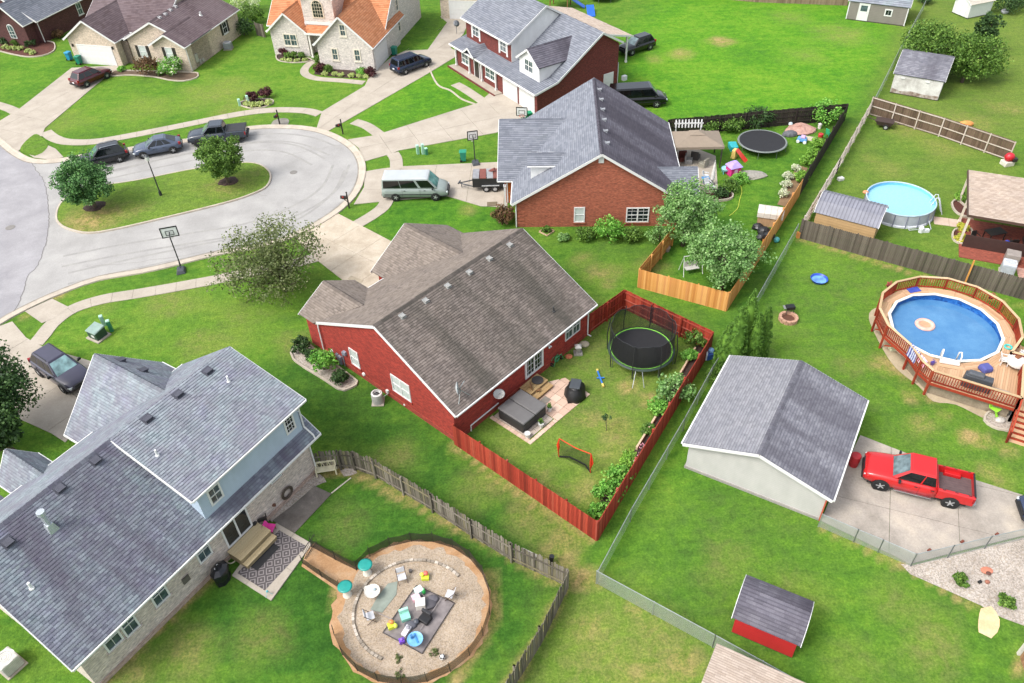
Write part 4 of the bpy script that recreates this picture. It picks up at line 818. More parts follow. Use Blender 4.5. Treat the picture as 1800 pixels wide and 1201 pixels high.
# ---------------------------------------------------------------- dark plum brick house, far top left corner
c = G(79, 76); fr = Fr((c.x, c.y), 71.0)
H = thing('house', 'dark plum brick house with blue grey roof in the top left corner', 'house', fr.o, fr.a)
gable(H, 'x', .0, 14, 0, 12, 6.8, 2.9, bm=6.0, wall=BR_DARK, mat=SH_GREY, oh=.35, tab=.5, ex=.24)
gable(H, 'x', -1.6, 6, .6, 5.2, 5.3, 2.9, bm=2.9, wall=BR_DARK, mat=SH_GREY, oh=.35, ra0=-1.95, ra1=8, rake=(1, 0), tab=.5, ex=.24)
f = wmap('x', -1.6, -1); aw = [(2.9 + .5 * math.cos(t), 2.3 + .5 * math.sin(t)) for t in np.linspace(0, math.pi, 10)] + [(2.4, 1.0), (3.4, 1.0)]
o = MB().extr([f(y, z, .0) for y, z in aw], f(0, 0, .06) - f(0, 0, 0)).obj('arched_window', WHITE, H, fix=True)
ai = [(2.9 + .4 * math.cos(t), 2.3 + .4 * math.sin(t)) for t in np.linspace(0, math.pi, 10)] + [(2.5, 1.1), (3.3, 1.1)]
MB().extr([f(y, z, .065) for y, z in ai], f(0, 0, .02) - f(0, 0, 0)).obj('pane', GLASS, o, fix=True); m_ = MB(); wbox(m_, f, 2.88, 2.92, 1.1, 2.7, .08, .1); wbox(m_, f, 2.5, 3.3, 1.48, 1.52, .08, .1); wbox(m_, f, 2.5, 3.3, 1.9, 1.94, .08, .1); m_.obj('muntin', WHITE, o, fix=True)
window(H, 'y', 0, -1, 7.2, 8.1, 1.1, 2.6, mx=2, my=1); window(H, 'x', 0, -1, 6.5, 8.0, 1.0, 2.4, cols=2, mx=2, my=1)
downspout(H, [(.1, -.3, 2.8), (.05, -.06, 2.5), (.05, -.06, .1)])
# ---------------------------------------------------------------- beige brick garage beyond, top centre
c = G(776, 33); fr = Fr((c.x, c.y), -12)
H = thing('garage', 'beige brick garage with white door behind the driveway at the top edge', 'garage', fr.o, fr.a)
gable(H, 'y', 0, 7, 0, 8.0, 5.0, 2.9, wall=BR_CREAM, mat=SH_ORANGE, oh=.3, tab=.5, ex=.24); gdoor(H, 'y', 0, -1, 1.3, 6.2, 2.3)
# ---------------------------------------------------------------- tan roofed house with covered patio at the right edge
o_ = G(1703, 378, 2.7); fr = Fr((o_.x, o_.y), -24.0)
H = thing('house', 'house with tan shingle roof and covered brick patio at the right edge', 'house', fr.o, fr.a)
roof(H, [(0, 0, 2.7), (5.2, 0, 2.7), (5.2, 7.0, 2.95), (0, 7.0, 2.95)], SH_TAN, .2, .4)
roof(H, [(5.2, -3.5, 2.5), (5.2, 8, 2.5), (9.5, 8, 4.9), (9.5, -3.5, 4.9)], SH_TAN, .2, .4)
MB().hexa([(5.6, -3.2, 0), (16, -3.2, 0), (16, 12, 0), (5.6, 12, 0)], [(5.6, -3.2, 2.55), (16, -3.2, 2.55), (16, 12, 2.55), (5.6, 12, 2.55)]).obj('wall', m_brick('brick_rose', '#a98578', '#b9978a', '#b7a090'), H, fix=True)
box_edge(H, [(-.05, 0, 2.62), (-.05, 7.0, 2.86)], .08, .22, 'fascia', M('#4d3a30')); box_edge(H, [(-.05, 0, 2.62), (5.2, -.05, 2.62)], .08, .2, 'fascia', M('#4d3a30'))
for x, y in ((.15, .15), (.15, 3.4), (.15, 6.8)): porch_post(H, x, y, 0, 2.65, .08, M('#cfc4b4'))
m_ = MB(); m_.box(2.7, 1.0, 0, 5.2, 6.0, .06); m_.obj('patio_floor', m_brick('brick_paving', '#7b3a2c', '#8f4a38', '#7d5446', .22, .11), H)
MB().extr([(.3, -.4, .05), (4.8, -.4, .05), (4.8, -.4, 1.15), (.3, -.4, 1.15)], (0, .08, 0)).obj('screen_wall', M('#3b2723', .7), H); MB().extr([(4.8, -2.2, .05), (4.88, -2.2, .05), (4.88, -2.2, 1.9), (4.8, -2.2, 1.9)], (0, 4.5, 0)).obj('screen_wall', M('#3b2723', .7), H)
FR_TAN = fr
# ================================================================== VEHICLES (x forward, origin on the ground)
def m_car(name, hexc, rough=.25, flake=.0, metal=.0):
    t = NT(name); c = S(hexc); n = t.noise(t.coord(), 1.6, 3); t.col(t.ramp(n, [(.3, k(c, .93)), (.7, k(c, 1.06))])); t.set(rough, metal, .5)
    t.b.inputs['Coat Weight'].default_value = .45; t.b.inputs['Coat Roughness'].default_value = .06; return t.m
TYRE = M('#1b1b1c', .85); RIM = M('#b4b6b8', .4, .4); TRIM = M('#1e1f21', .5); CARG = m_glass('#101416', .04); WSG = m_glass('#5f7073', .05); CHROME = M('#b9bcbe', .2, .9); LAMP = m_glass('#cfd6d8', .1); TAIL = M('#8d1416', .25)
_wh = {}
def wheel_mesh(r, w):
    if (r, w) in _wh: return _wh[(r, w)]
    a = MB(); prof = [(r * .62, -w / 2), (r * .9, -w / 2), (r, -w * .32), (r, w * .32), (r * .9, w / 2), (r * .62, w / 2)]
    n = 20; base = 0
    for rr, yy in prof:
        for j in range(n): t = 2 * math.pi * j / n; a.v.append((rr * math.cos(t), yy, rr * math.sin(t)))
    for i in range(len(prof) - 1):
        for j in range(n): j2 = (j + 1) % n; a.f.append((i * n + j, (i + 1) * n + j, (i + 1) * n + j2, i * n + j2))
    tm = a.mesh('tyre', fix=True, smooth=True); tm.materials.append(TYRE)
    b = MB(); b.tube([(0, -w * .36, 0), (0, w * .36, 0)], r * .5, 20); b.tube([(0, -w * .3, 0), (0, w * .3, 0)], r * .64, 20)
    for j in range(5):
        t = 2 * math.pi * j / 5; d = Vector((math.cos(t), 0, math.sin(t)))
        for s in (-1, 1): b.bar(Vector((0, s * w * .36, 0)) + d * r * .1, Vector((0, s * w * .34, 0)) + d * r * .58, r * .16, w * .16, up=(0, 1, 0))
    for s in (-1, 1): b.tube([(0, s * w * .3, 0), (0, s * w * .45, 0)], r * .16, 10)
    rm = b.mesh('rim'); rm.materials.append(RIM); _wh[(r, w)] = (tm, rm); return tm, rm
def loft(secs, cap=True):
    m_ = MB(); n = len(secs[0])
    for s in secs: m_.v += [tuple(p) for p in s]
    for i in range(len(secs) - 1):
        for j in range(n - 1): m_.f.append((i * n + j, i * n + j + 1, (i + 1) * n + j + 1, (i + 1) * n + j))
    if cap: m_.f.append(tuple(range(n))); m_.f.append(tuple((len(secs) - 1) * n + j for j in range(n))[::-1])
    return m_
def ring(x, zb, zt, w, crown=.03, tuck=.86, shoulder=.86):
    h = zt - zb; half = [(-w * tuck, zb), (-w * .985, zb + .1), (-w, zb + h * .5), (-w * .97, zt - .07), (-w * shoulder, zt), (-w * .45, zt + crown * .8)]
    return [(x, y, z) for y, z in half] + [(x, 0, zt + crown)] + [(x, -y, z) for y, z in half[::-1]]
KINDS = dict(
    suv=dict(L=4.75, W=1.9, st=[(-2.36, .5, .8, .80), (-2.28, .36, 1.0, .92), (-1.9, .3, 1.06, .99), (-.6, .28, 1.05, 1), (.75, .28, 1.03, 1), (1.25, .28, 1.02, .99), (1.9, .3, .94, .96), (2.22, .34, .82, .88), (2.36, .44, .62, .74)], gh=(-2.22, 1.08, -1.72, .2, 1.0, 1.7, .9, .66), pil=[(.04, .3), (.34, .64), (.68, .95)], wh=(1.42, -1.38, .35, .24)),
    coupe=dict(L=4.7, W=1.88, st=[(-2.35, .5, .85, .78), (-2.25, .36, 1.02, .92), (-1.8, .3, 1.06, .99), (-.6, .28, 1.02, 1), (.75, .28, 1.0, 1), (1.25, .28, .98, .99), (1.9, .3, .9, .95), (2.2, .34, .76, .86), (2.34, .44, .6, .7)], gh=(-2.1, 1.1, -.95, .1, .98, 1.58, .9, .62), pil=[(.16, .38), (.41, .66), (.7, .95)], wh=(1.44, -1.44, .36, .24)),
    minivan=dict(L=5.0, W=1.98, st=[(-2.48, .5, .9, .84), (-2.42, .36, 1.05, .94), (-2.0, .3, 1.08, 1), (-.5, .28, 1.06, 1), (1.2, .28, 1.04, 1), (1.55, .28, 1.03, .99), (2.1, .3, .92, .95), (2.38, .34, .78, .86), (2.5, .44, .6, .72)], gh=(-2.42, 1.55, -2.15, .55, 1.02, 1.74, .92, .74), pil=[(.03, .28), (.31, .6), (.63, .94)], wh=(1.52, -1.5, .34, .23)),
    van=dict(L=5.98, W=2.06, st=[(-2.98, .45, 1.0, .93), (-2.94, .32, 1.22, .98), (-2.5, .3, 1.24, 1), (.6, .3, 1.24, 1), (1.75, .3, 1.22, 1), (2.05, .3, 1.2, .98), (2.5, .32, 1.1, .94), (2.82, .36, .92, .88), (2.98, .46, .66, .78)], gh=(-2.95, 2.1, -2.85, 1.3, 1.2, 2.1, .97, .86), pil=[(.03, .35), (.36, .67), (.72, .97)], wh=(1.85, -1.75, .36, .24)),
    pickup=dict(L=5.85, W=2.04, st=[(-.95, .42, 1.22, 1), (-.5, .4, 1.23, 1), (.9, .4, 1.22, 1), (1.45, .4, 1.22, 1), (1.8, .42, 1.2, .99), (2.4, .44, 1.14, .96), (2.78, .48, 1.06, .92), (2.92, .56, .95, .86)], gh=(-.93, 1.5, -.72, .62, 1.2, 1.94, .92, .74), pil=[(.04, .36), (.4, .93)], wh=(1.9, -1.8, .42, .28)))
def car(name, label, cat, loc, head, kind, paint, lower=None, glass=None, ws=None, rails=False, group=None, scale=1, roofp=None, bedcover=False, plate_rear=True, rim=None, liner=None):
    K = KINDS[kind]; L2, W2 = K['L'] / 2, K['W'] / 2; rt = thing(name, label, cat, loc, head, group)
    body = loft([ring(x, zb, zt, w * W2) for x, zb, zt, w in K['st']]).obj('body', paint, rt, smooth=True, fix=True, bevel=0)
    rb, fb, tb, tf, z0, z1, wb, wt = K['gh']; wb *= W2; wt *= W2; z0 -= .02
    q = lambda x, y, z: Vector((x, y, z)); B = [q(rb, -wb, z0), q(fb, -wb, z0), q(fb, wb, z0), q(rb, wb, z0)]; T = [q(tb, -wt, z1), q(tf, -wt, z1), q(tf, wt, z1), q(tb, wt, z1)]
    g = MB(); g.hexa(B, T); cab = g.obj('cabin', paint, rt, bevel=.09, smooth=False)
    m_ = MB(); m_.hexa([t + Vector((0, 0, -.005)) for t in T], [Vector((t.x * .9 + (tb + tf) / 2 * .1, t.y * .86, t.z + .045)) for t in T]); m_.obj('roof', roofp or paint, rt, bevel=.03)
    def pane(a, b, c, d, u0, u1, v0, v1, nm, mat, out):
        P = [a.lerp(b, u).lerp(d.lerp(c, u), v) for u, v in ((u0, v0), (u1, v0), (u1, v1), (u0, v1))]; n = (P[1] - P[0]).cross(P[3] - P[0]).normalized()
        if n.dot(out) < 0: n = -n
        MB().extr([p + n * .012 for p in P], -n * .03).obj(nm, mat, rt, fix=True)
    gl = glass or CARG
    pane(B[1], B[2], T[2], T[1], .08, .92, .08, .93, 'windshield', ws or WSG, Vector((1, 0, 0))); pane(B[0], B[3], T[3], T[0], .1, .9, .2, .9, 'rear_window', gl, Vector((-1, 0, 0)))
    for s, (i, j) in ((-1, (0, 1)), (1, (3, 2))):
        for u0, u1 in K['pil']: pane(B[i], B[j], T[j], T[i], u0, u1, .14, .88, 'side_window', gl, Vector((0, s, 0)))
    xf, xr, r, w = K['wh']; tm, rm = wheel_mesh(r, w)
    for x in (xf, xr):
        for s in (-1, 1):
            a = MB(); a.tube([(x, s * (W2 - .2), r), (x, s * (W2 + .012), r)], r * 1.16, 20); a.obj('wheel_arch', TRIM, rt)
            tw = link('wheel', tm, None, rt, loc=(x, s * (W2 - w / 2 + .035), r)); rr = link('rim', rm, None, tw)
            if rim: rr.material_slots[0].link = 'OBJECT'; rr.material_slots[0].material = rim
    m_ = MB(); m_.hexa([q(-L2 + .1, -W2 * .9, .3), q(L2 - .15, -W2 * .9, .3), q(L2 - .15, W2 * .9, .3), q(-L2 + .1, W2 * .9, .3)], [q(-L2 + .1, -W2 * 1.006, .46), q(L2 - .2, -W2 * .97, .46), q(L2 - .2, W2 * .97, .46), q(-L2 + .1, W2 * 1.006, .46)]) if kind != 'pickup' else m_.box(0, 0, .3, K['L'] * .9, W2 * 1.7, .25)
    m_.obj('sill', lower or TRIM, rt)
    xs, zb, zt, ww = K['st'][-2]; xe = K['st'][-1][0]
    m_ = MB(); m_.box(xe - .04, 0, .42, .2, W2 * 1.45, .2); m_.obj('front_bumper', lower or TRIM, rt, bevel=.04); m_ = MB(); m_.box(xe - .05, 0, zt - .25, .14, W2 * 1.0, .18); m_.obj('grille', TRIM, rt)
    for s in (-1, 1):
        m_ = MB(); m_.box(xs - .03, s * W2 * ww * .78, zt - .24, .26, .34, .14, -s * .35); m_.obj('headlight', LAMP, rt, bevel=.02)
        m_ = MB(); m_.bar((fb - .42, s * W2 * .97, z0 + .04), (fb - .42, s * (W2 + .16), z0 + .1), .1, .14); m_.box(fb - .42, s * (W2 + .13), z0 + .02, .12, .2, .18); m_.obj('mirror', lower or TRIM, rt, bevel=.02)
    if kind != 'pickup':
        xr0 = K['st'][0][0]
        m_ = MB(); m_.box(xr0 + .02, 0, .42, .2, W2 * 1.6, .2); m_.obj('rear_bumper', lower or TRIM, rt, bevel=.04)
        for s in (-1, 1): m_ = MB(); m_.box(xr0 + .14, s * W2 * .84, .82, .22, .2, .26, s * .3); m_.obj('taillight', TAIL, rt, bevel=.02)
        m_ = MB(); m_.box(xr0 - .025, 0, .66, .03, .34, .14); m_.obj('number_plate', M('#d6d9dc', .5), rt)
    m_ = MB()
    for s in (-1, 1):
        for u0, u1 in K['pil'][:-1] + [K['pil'][-1]]:
            x = rb + (fb - rb) * (u1 + .015)
            if x < fb - .25: m_.box(x, s * W2 * .992, .45, .012, .03, z0 - .5)
        for u0, u1 in K['pil'][-2:]: x = rb + (fb - rb) * (u0 + .05); m_.box(x, s * W2 * 1.0, z0 - .16, .16, .04, .035)
    m_.obj('door_seam', TRIM, rt, kind='stuff')
    if rails:
        for s in (-1, 1): MB().tube([(tb + .15, s * wt * .9, z1 + .02), (tb + .25, s * wt * .9, z1 + .09), (tf - .3, s * wt * .9, z1 + .09), (tf - .2, s * wt * .9, z1 + .02)], .025, 6).obj('roof_rail', CHROME if rails == 2 else TRIM, rt)
    if kind == 'pickup':
        zf, zt2, x0, x1 = .8, 1.26, -2.9, -.97
        for s in (-1, 1):
            secs = [[(x, s * W2 * a, z) for a, z in ((.86, .5), (.99, .58), (1.0, .85), (.985, 1.18), (.94, zt2), (.84, zt2), (.82, zf))] for x in (x0 + .03, x0 + .6, x1 - .4, x1)]
            loft(secs).obj('bed_side', paint, rt, fix=True); m_ = MB(); m_.box(-1.8, s * W2 * .74, zf, .95, .3, .24, 0, .9); m_.obj('wheel_house', paint if not liner else paint, rt, bevel=.04)
        m_ = MB(); m_.box((x0 + x1) / 2, 0, zf - .06, x1 - x0, W2 * 1.66, .07)
        fl = m_.obj('bed_floor', liner or M('#5b4a49', .9), rt); m_ = MB()
        for i in range(9): m_.box((x0 + x1) / 2, -W2 * .7 + i * W2 * 1.4 / 8, zf + .008, x1 - x0 - .2, .06, .012)
        m_.obj('floor_rib', liner or M('#57484a', .9), fl, kind='stuff')
        m_ = MB(); m_.box(x0 + .03, 0, .62, .08, W2 * 1.86, zt2 - .64); m_.obj('tailgate', paint, rt, bevel=.02); m_ = MB(); m_.box(x0 + .04, 0, zt2 - .03, .1, W2 * 1.8, .03); m_.obj('tailgate_cap', TRIM, rt)
        m_ = MB(); m_.box(x1 + .02, 0, .6, .06, W2 * 1.8, .68); m_.obj('bed_front', paint, rt)
        m_ = MB(); m_.box(x0 - .06, 0, .5, .2, W2 * 1.8, .16); m_.obj('rear_bumper', CHROME if not bedcover else TRIM, rt, bevel=.03)
        for s in (-1, 1):
            m_ = MB(); m_.box(x0 + .06, s * W2 * .94, .82, .12, .14, .34); m_.obj('taillight', TAIL, rt, bevel=.02)
            m_ = MB(); m_.bar((-.8, s * (W2 + .02), .44), (1.2, s * (W2 + .02), .44), .16, .06); m_.obj('running_board', CHROME, rt, bevel=.02)
            m_ = MB()
            for x in (x0 + .3, -1.9, x1 - .3): m_.box(x, s * W2 * .885, zt2 - .01, .16, .05, .02)
            m_.obj('stake_pocket', TRIM, rt, kind='stuff')
        if bedcover: m_ = MB(); m_.box((x0 + x1) / 2, 0, zt2 - .02, x1 - x0 - .06, W2 * 1.76, .05); m_.obj('bed_cover', M('#2b2c2f', .7), rt, bevel=.02)
    if kind == 'van':
        m_ = MB()
        for s in (-1, 1): m_.box(-.6, s * W2 * 1.003, .62, 4.3, .03, .07)
        m_.obj('side_moulding', lower or TRIM, rt)
    rt.scale = (scale,) * 3; return rt
def mid(a, b, z): return (Vector(G(*a, z)) + Vector(G(*b, z))) / 2
def heading(a, b, z): d = G(*b, z) - G(*a, z); return math.atan2(d.y, d.x)
def at(a, b, z): p = mid(a, b, z); return (p.x, p.y, .05)
RED = m_car('paint_bright_red', '#b5191c', .3)
h = heading((1705, 865), (1522, 820), .8); p = at((1705, 865), (1522, 820), .8)
car('pickup_truck', 'bright red extended cab pickup truck with open bed on concrete parking pad', 'pickup truck', (23.1, 28.62, .05), math.radians(157.3), 'pickup', RED, lower=TRIM)
car('suv', 'maroon red suv parked on the driveway of the cream house', 'car', at((137, 137), (180, 125), .9), math.radians(57), 'suv', m_car('paint_maroon', '#4c0f1b'), lower=TRIM)
car('minivan', 'dark blue minivan parked beside the terracotta roofed house', 'minivan', at((702, 113), (742, 104), .9), math.radians(40), 'minivan', m_car('paint_navy', '#14233c'), ws=m_glass('#4d7a66'))
car('suv', 'black suv parked on grass behind the maroon brick house', 'car', at((1092, 86), (1146, 70), .8), math.radians(212), 'suv', m_car('paint_black', '#0d0e10', .18))
car('passenger_van', 'long black passenger van parked behind the orange brick house', 'van', (14.5, 80.3, .03), math.radians(2), 'van', m_car('paint_gloss_black', '#0b0b0d', .2), scale=1.02)
car('passenger_van', 'silver green passenger van with white roof on the driveway', 'van', at((672, 330), (790, 327), .9), math.radians(-3.5), 'van', m_car('paint_silver_green', '#848f8a', .35), roofp=m_car('paint_van_white', '#a9aeaf', .4), ws=m_glass('#5b8f88'))
car('suv', 'dark charcoal suv parked at the kerb behind island tree', 'car', at((142, 284), (218, 264), .75), math.radians(206), 'suv', m_car('paint_charcoal', '#12161d'), rails=2, ws=m_glass('#3f6a5c'), group='cars parked along the cul-de-sac kerb')
car('car', 'blue grey sloped back crossover between charcoal suv and grey pickup', 'car', at((238, 265), (314, 249), .7), math.radians(197.5), 'coupe', m_car('paint_blue_grey', '#465063'), group='cars parked along the cul-de-sac kerb')
car('pickup_truck', 'slate grey pickup truck with covered bed parked at the kerb', 'pickup truck', at((334, 240), (432, 231), .8), math.radians(188), 'pickup', m_car('paint_slate', '#2b333e'), bedcover=True, rim=TRIM, group='cars parked along the cul-de-sac kerb')
car('suv', 'purple grey suv on the driveway of the slate roofed house', 'car', at((68, 630), (148, 668), .75), math.radians(-37), 'suv', m_car('paint_purple_grey', '#3a3849'), rails=1, scale=1.06, ws=m_glass('#7fa0a2'))
c = G(1874, 905, .6); car('suv', 'dark blue car partly cut off by the right picture edge', 'car', (c.x, c.y, .05), math.radians(168), 'suv', m_car('paint_blue_dark', '#2a3550'))
# utility trailer with a red striped load behind the silver green van
tp = G(850, 335); T = thing('utility_trailer', 'black box utility trailer with striped boards loaded on top', 'trailer', (tp.x + .2, tp.y + .5, .05), math.radians(-2))
m_ = MB(); m_.box(.5, 0, .45, 3.2, 1.6, .1); m_.obj('bed', M('#3a3a3c'), T)
for y in (-.8, .8): m_ = MB(); m_.box(.5, y, .5, 3.2, .05, .85); m_.obj('side_panel', M('#1e1f22', .5), T)
for x in (-1.1, 2.1): m_ = MB(); m_.box(x, 0, .5, .05, 1.6, .85); m_.obj('end_panel', M('#1e1f22', .5), T)
m_ = MB(); m_.bar((-1.1, -.6, .45), (-2.4, 0, .5), .08); m_.bar((-1.1, .6, .45), (-2.4, 0, .5), .08); m_.cone((-2.2, 0, .05), (-2.2, 0, .6), .04, .04, 8); m_.bar((-2.5, -.2, .55), (-2.3, .25, .6), .1); m_.obj('drawbar', M('#5f6164', .5, .4), T)
for y in (-.84, .84): MB().box(.5, y, .62, 1.6, .2, .06).obj('fender', M('#b9bcbe', .4, .4), T)
tm, rm = wheel_mesh(.3, .2)
for x in (.1, .9):
    for y in (-.86, .86): w_ = link('wheel', tm, None, T, loc=(x, y, .3)); link('rim', rm, None, w_)
for i, cc in enumerate(['#85868a', '#75433b', '#8b8d91', '#74463e', '#7d8085']): m_ = MB(); m_.box(-.8 + i * .62, 0, 1.36, .58, 1.7, .08, 0.03 * (i % 3)); m_.obj('board_load', M(cc), T)
m_ = MB(); m_.bar((.4, .4, 1.4), (.9, .2, 1.75), .2, .2); m_.obj('load_bundle', M('#7d4a42'), T)
# ================================================================== TREES AND PLANTS
def leaf_mesh(name, cen, rad, n, size, flat=.0, squash=1.0, long=1.0):
    """n leaves round every clump centre; every leaf is its own small bent blade"""
    cen = np.asarray(cen, float); N = len(cen) * n; c = np.repeat(cen, n, 0); r = np.repeat(np.broadcast_to(np.asarray(rad, float), (len(cen),)), n)
    d = np.random.normal(size=(N, 3)); d /= np.linalg.norm(d, axis=1)[:, None]; p = c + d * (r * np.random.rand(N) ** .45)[:, None] * np.array([1, 1, squash])
    nr = d * .8 + np.random.normal(size=(N, 3)) * .7 + np.array([0, 0, .5 + flat]); nr /= np.linalg.norm(nr, axis=1)[:, None]
    t = np.cross(nr, np.random.normal(size=(N, 3))); t /= np.linalg.norm(t, axis=1)[:, None]; b = np.cross(nr, t); s = size * np.random.uniform(.6, 1.35, N)[:, None]
    q = np.stack([p - b * s * .5, p + t * s * .5 * long, p + b * s * .5 + nr * s * .12, p - t * s * .5 * long], 1).reshape(-1, 3)
    return mesh_np(name, q, np.arange(N * 4).reshape(-1, 4))
def leaves(root, cen, rad, n, size, mat, name='crown', **kw):
    return link(name, leaf_mesh(name, cen, rad, n, size, **kw), mat, root)
BARK = m_ground('bark', [(.3, S('#4a4138')), (.7, S('#6d6256'))], 6, 20, .3)
LF = dict(mid=m_leaf('leaves_mid_green', ['#3b5a22', '#4f7029', '#638535', '#7a9847']), dark=m_leaf('leaves_dark_green', ['#24391f', '#324d28', '#436033', '#54713d']), blue=m_leaf('leaves_blue_green', ['#34562f', '#46703c', '#5c894c', '#7aa263']),
    olive=m_leaf('leaves_olive', ['#4b5a2e', '#606d3b', '#7a8255', '#556536', '#91966f']), pale=m_leaf('leaves_pale_silver', ['#4d7238', '#66904a', '#84ab66', '#9fbd85']), lime=m_leaf('leaves_lime', ['#5d8a2c', '#78a53b', '#93bd52', '#4d7a2a']),
    red=m_leaf('leaves_burgundy', ['#2c1519', '#452027', '#5a2d31', '#6a4440']), rust=m_leaf('leaves_rust', ['#4d3a26', '#664b33', '#7b5b42', '#55502e']), hosta=m_leaf('leaves_hosta', ['#93a855', '#b3c271', '#cfd49a', '#7c9648']), thuja=m_leaf('foliage_thuja', ['#44682a', '#587f30', '#6f973c', '#4c722a']), flower=m_leaf('blossom_white', ['#d9dcc0', '#e6e8d4', '#b9cd7f', '#94b85c']), bright=m_leaf('leaves_bright', ['#467f28', '#5f9a34', '#7ab04a', '#92c060']), white=m_leaf('petals_pale', ['#dcdccf', '#c9cbb2', '#a9b88a']), yellow=m_leaf('leaves_yellow', ['#b9b43c', '#d3cb5a', '#8fa33c']))
def tree(label, bx, by, h, cr, mat, dx=0, dy=0, n=70, per=70, size=.22, trunk=.16, squash=.75, bare=.25, hollow=.35, lim=9, sub=.30, cat='tree', name='tree', group=None, z=0, spread=1.0):
    b = G(bx, by, z); T = thing(name, label, cat, b, 0, group); cz = h - cr * squash * .9; C = Vector((dx, dy, cz))
    tr = MB(); top = Vector((dx * .6, dy * .6, cz)); pts = [Vector((0, 0, -.1)), Vector((dx * .15 + random.uniform(-.05, .05), dy * .15, h * bare * .6)), Vector((dx * .35, dy * .35, h * bare * 1.2)), top]
    tr.tube(pts, [trunk * 1.25, trunk, trunk * .85, trunk * .4], 9); cen = []
    for i in range(n):
        d = Vector(np.random.normal(size=3)); d.normalize(); rr = cr * (hollow + (1 - hollow) * random.random() ** .6) * random.choice((.78, .9, 1, 1.06)); cen.append(C + Vector((d.x * rr * spread, d.y * rr * spread, d.z * rr * squash)))
    tr.obj('trunk', BARK, T, smooth=True)
    for i in range(lim):
        e = random.choice(cen); s = pts[2].lerp(top, random.uniform(0, .8)); m1 = s.lerp(e, .5) + Vector((0, 0, -.12 * cr * random.random()))
        MB().tube([s, m1, e], [trunk * .45, trunk * .28, trunk * .1], 6).obj('limb', BARK, T, smooth=True)
    leaves(T, cen, [cr * sub * random.uniform(.7, 1.25) for _ in cen], per, size, mat, squash=.8); return T
def bush(label, px, py, r, mat, h=None, n=None, per=40, size=.13, name='shrub', cat='shrub', group=None, z=0, mat2=None, flower=None):
    b = G(px, py, z); h = h or r * 1.5; n = n or int(16 + r * 14); T = thing(name, label, cat, b, random.uniform(0, 6), group); cen = []
    for i in range(n):
        d = Vector(np.random.normal(size=3)); d.normalize(); d.z = abs(d.z) if random.random() < .75 else d.z * .4; f = random.uniform(.55, .95); cen.append((d.x * r * f, d.y * r * f, h * .42 + d.z * h * .5 * f))
    st = MB()
    for i in range(5): a = random.uniform(0, 6.28); st.tube([(0, 0, -.05), (math.cos(a) * r * .3, math.sin(a) * r * .3, h * .35), (math.cos(a) * r * .6, math.sin(a) * r * .6, h * .7)], [.03, .022, .01], 5)
    st.obj('stem', BARK, T); leaves(T, cen, r * .36, per, size, mat, 'foliage')
    if flower: leaves(T, [c for c in cen if c[2] > h * .35], r * .38, 9, size * 1.1, flower, 'blossom', flat=.6)
    return T
def thuja(label, px, py, top, r, group):
    b = G(px, py); zs = np.arange(2, 8, .05); h = float(min(zs, key=lambda z: abs(proj(Vector((b.x, b.y, z)))[1] - top))) * 1.1; T = thing('evergreen_tree', label, 'tree', b, random.uniform(0, 6), group); cen, rad = [], []
    for i in range(260):
        t = random.random() ** 1.05; a = random.uniform(0, 6.28); rr = r * min(1, (1.03 - t) * 1.7) ** .75 * (.78 + .22 * math.sqrt(random.random())); cen.append((rr * math.cos(a), rr * math.sin(a), .1 + t * (h - .15))); rad.append(.06 + .1 * r * (1 - t))
    MB().tube([(0, 0, -.1), (0, 0, h * .9)], [.09, .02], 7).obj('trunk', BARK, T); leaves(T, cen, rad, 44, .075, LF['thuja'], 'foliage', squash=1.6, long=.6); MB().lathe([(r * .5, .1), (r * .72, h * .2), (r * .7, h * .5), (r * .35, h * .8), (.03, h * .95)], n=10).obj('inner_foliage', LF['thuja'], T, smooth=True); return T
def proj(p): d = p - Vector((0, 0, CAM_H)); kk = d.dot(_fw); return (IW / 2 + FPX * d.dot(CR) / kk, IH / 2 - FPX * d.dot(CU) / kk)
tree('round young tree on the grassy island, nearest the street end', 168, 366, 4.8, 2.4, LF['blue'], n=120, per=120, size=.15, squash=.84, sub=.24, z=.2, group='trees on the cul-de-sac island')
tree('broad young tree on the grassy island beside the street lamp', 402, 322, 4.4, 2.2, LF['mid'], n=120, per=120, size=.15, squash=.82, sub=.24, z=.2, group='trees on the cul-de-sac island')
tree('large airy olive leaved tree on the lawn beside the red house driveway', 502, 512, 5.3, 4.6, LF['olive'], dx=-.7, dy=.5, n=210, per=52, size=.15, trunk=.16, squash=.58, hollow=.12, lim=30, sub=.19, bare=.06)
tree('dense dark green tree at the left edge beside the driveway', 0, 790, 6.8, 2.95, LF['dark'], dx=.1, dy=1.0, n=175, per=120, size=.16, trunk=.2, squash=.95)
tree('small dark tree low at the left edge below the driveway tree', 30, 800, 3.0, 1.5, LF['dark'], dx=-.6, n=50, per=70, size=.2, squash=.7)
tree('wide spreading green tree overhanging the white shed, left crown', 1662, 136, 4.9, 3.2, LF['mid'], dx=-1.6, dy=2.0, n=130, per=85, size=.19, squash=.62, lim=12)
tree('wide green tree right of the white shed', 1690, 145, 4.5, 3.1, LF['mid'], dx=.9, dy=.8, n=130, per=85, size=.19, squash=.62, lim=12)
tree('narrow dark evergreen behind the white shed tree', 1722, 92, 4.6, 1.35, LF['dark'], n=60, per=70, size=.2, squash=1.4, bare=.1)
tree('pale leaved fruit tree against the orange brick house by the cedar fence', 1200, 432, 5.4, 2.5, LF['pale'], n=150, per=75, size=.15, squash=.85, lim=14, sub=.22, group='fruit trees in the cedar fenced yard')
tree('pale leaved fruit tree in the corner of the cedar fence', 1268, 510, 5.0, 2.9, LF['pale'], dy=.6, n=165, per=72, size=.15, squash=.75, lim=16, sub=.21, group='fruit trees in the cedar fenced yard')
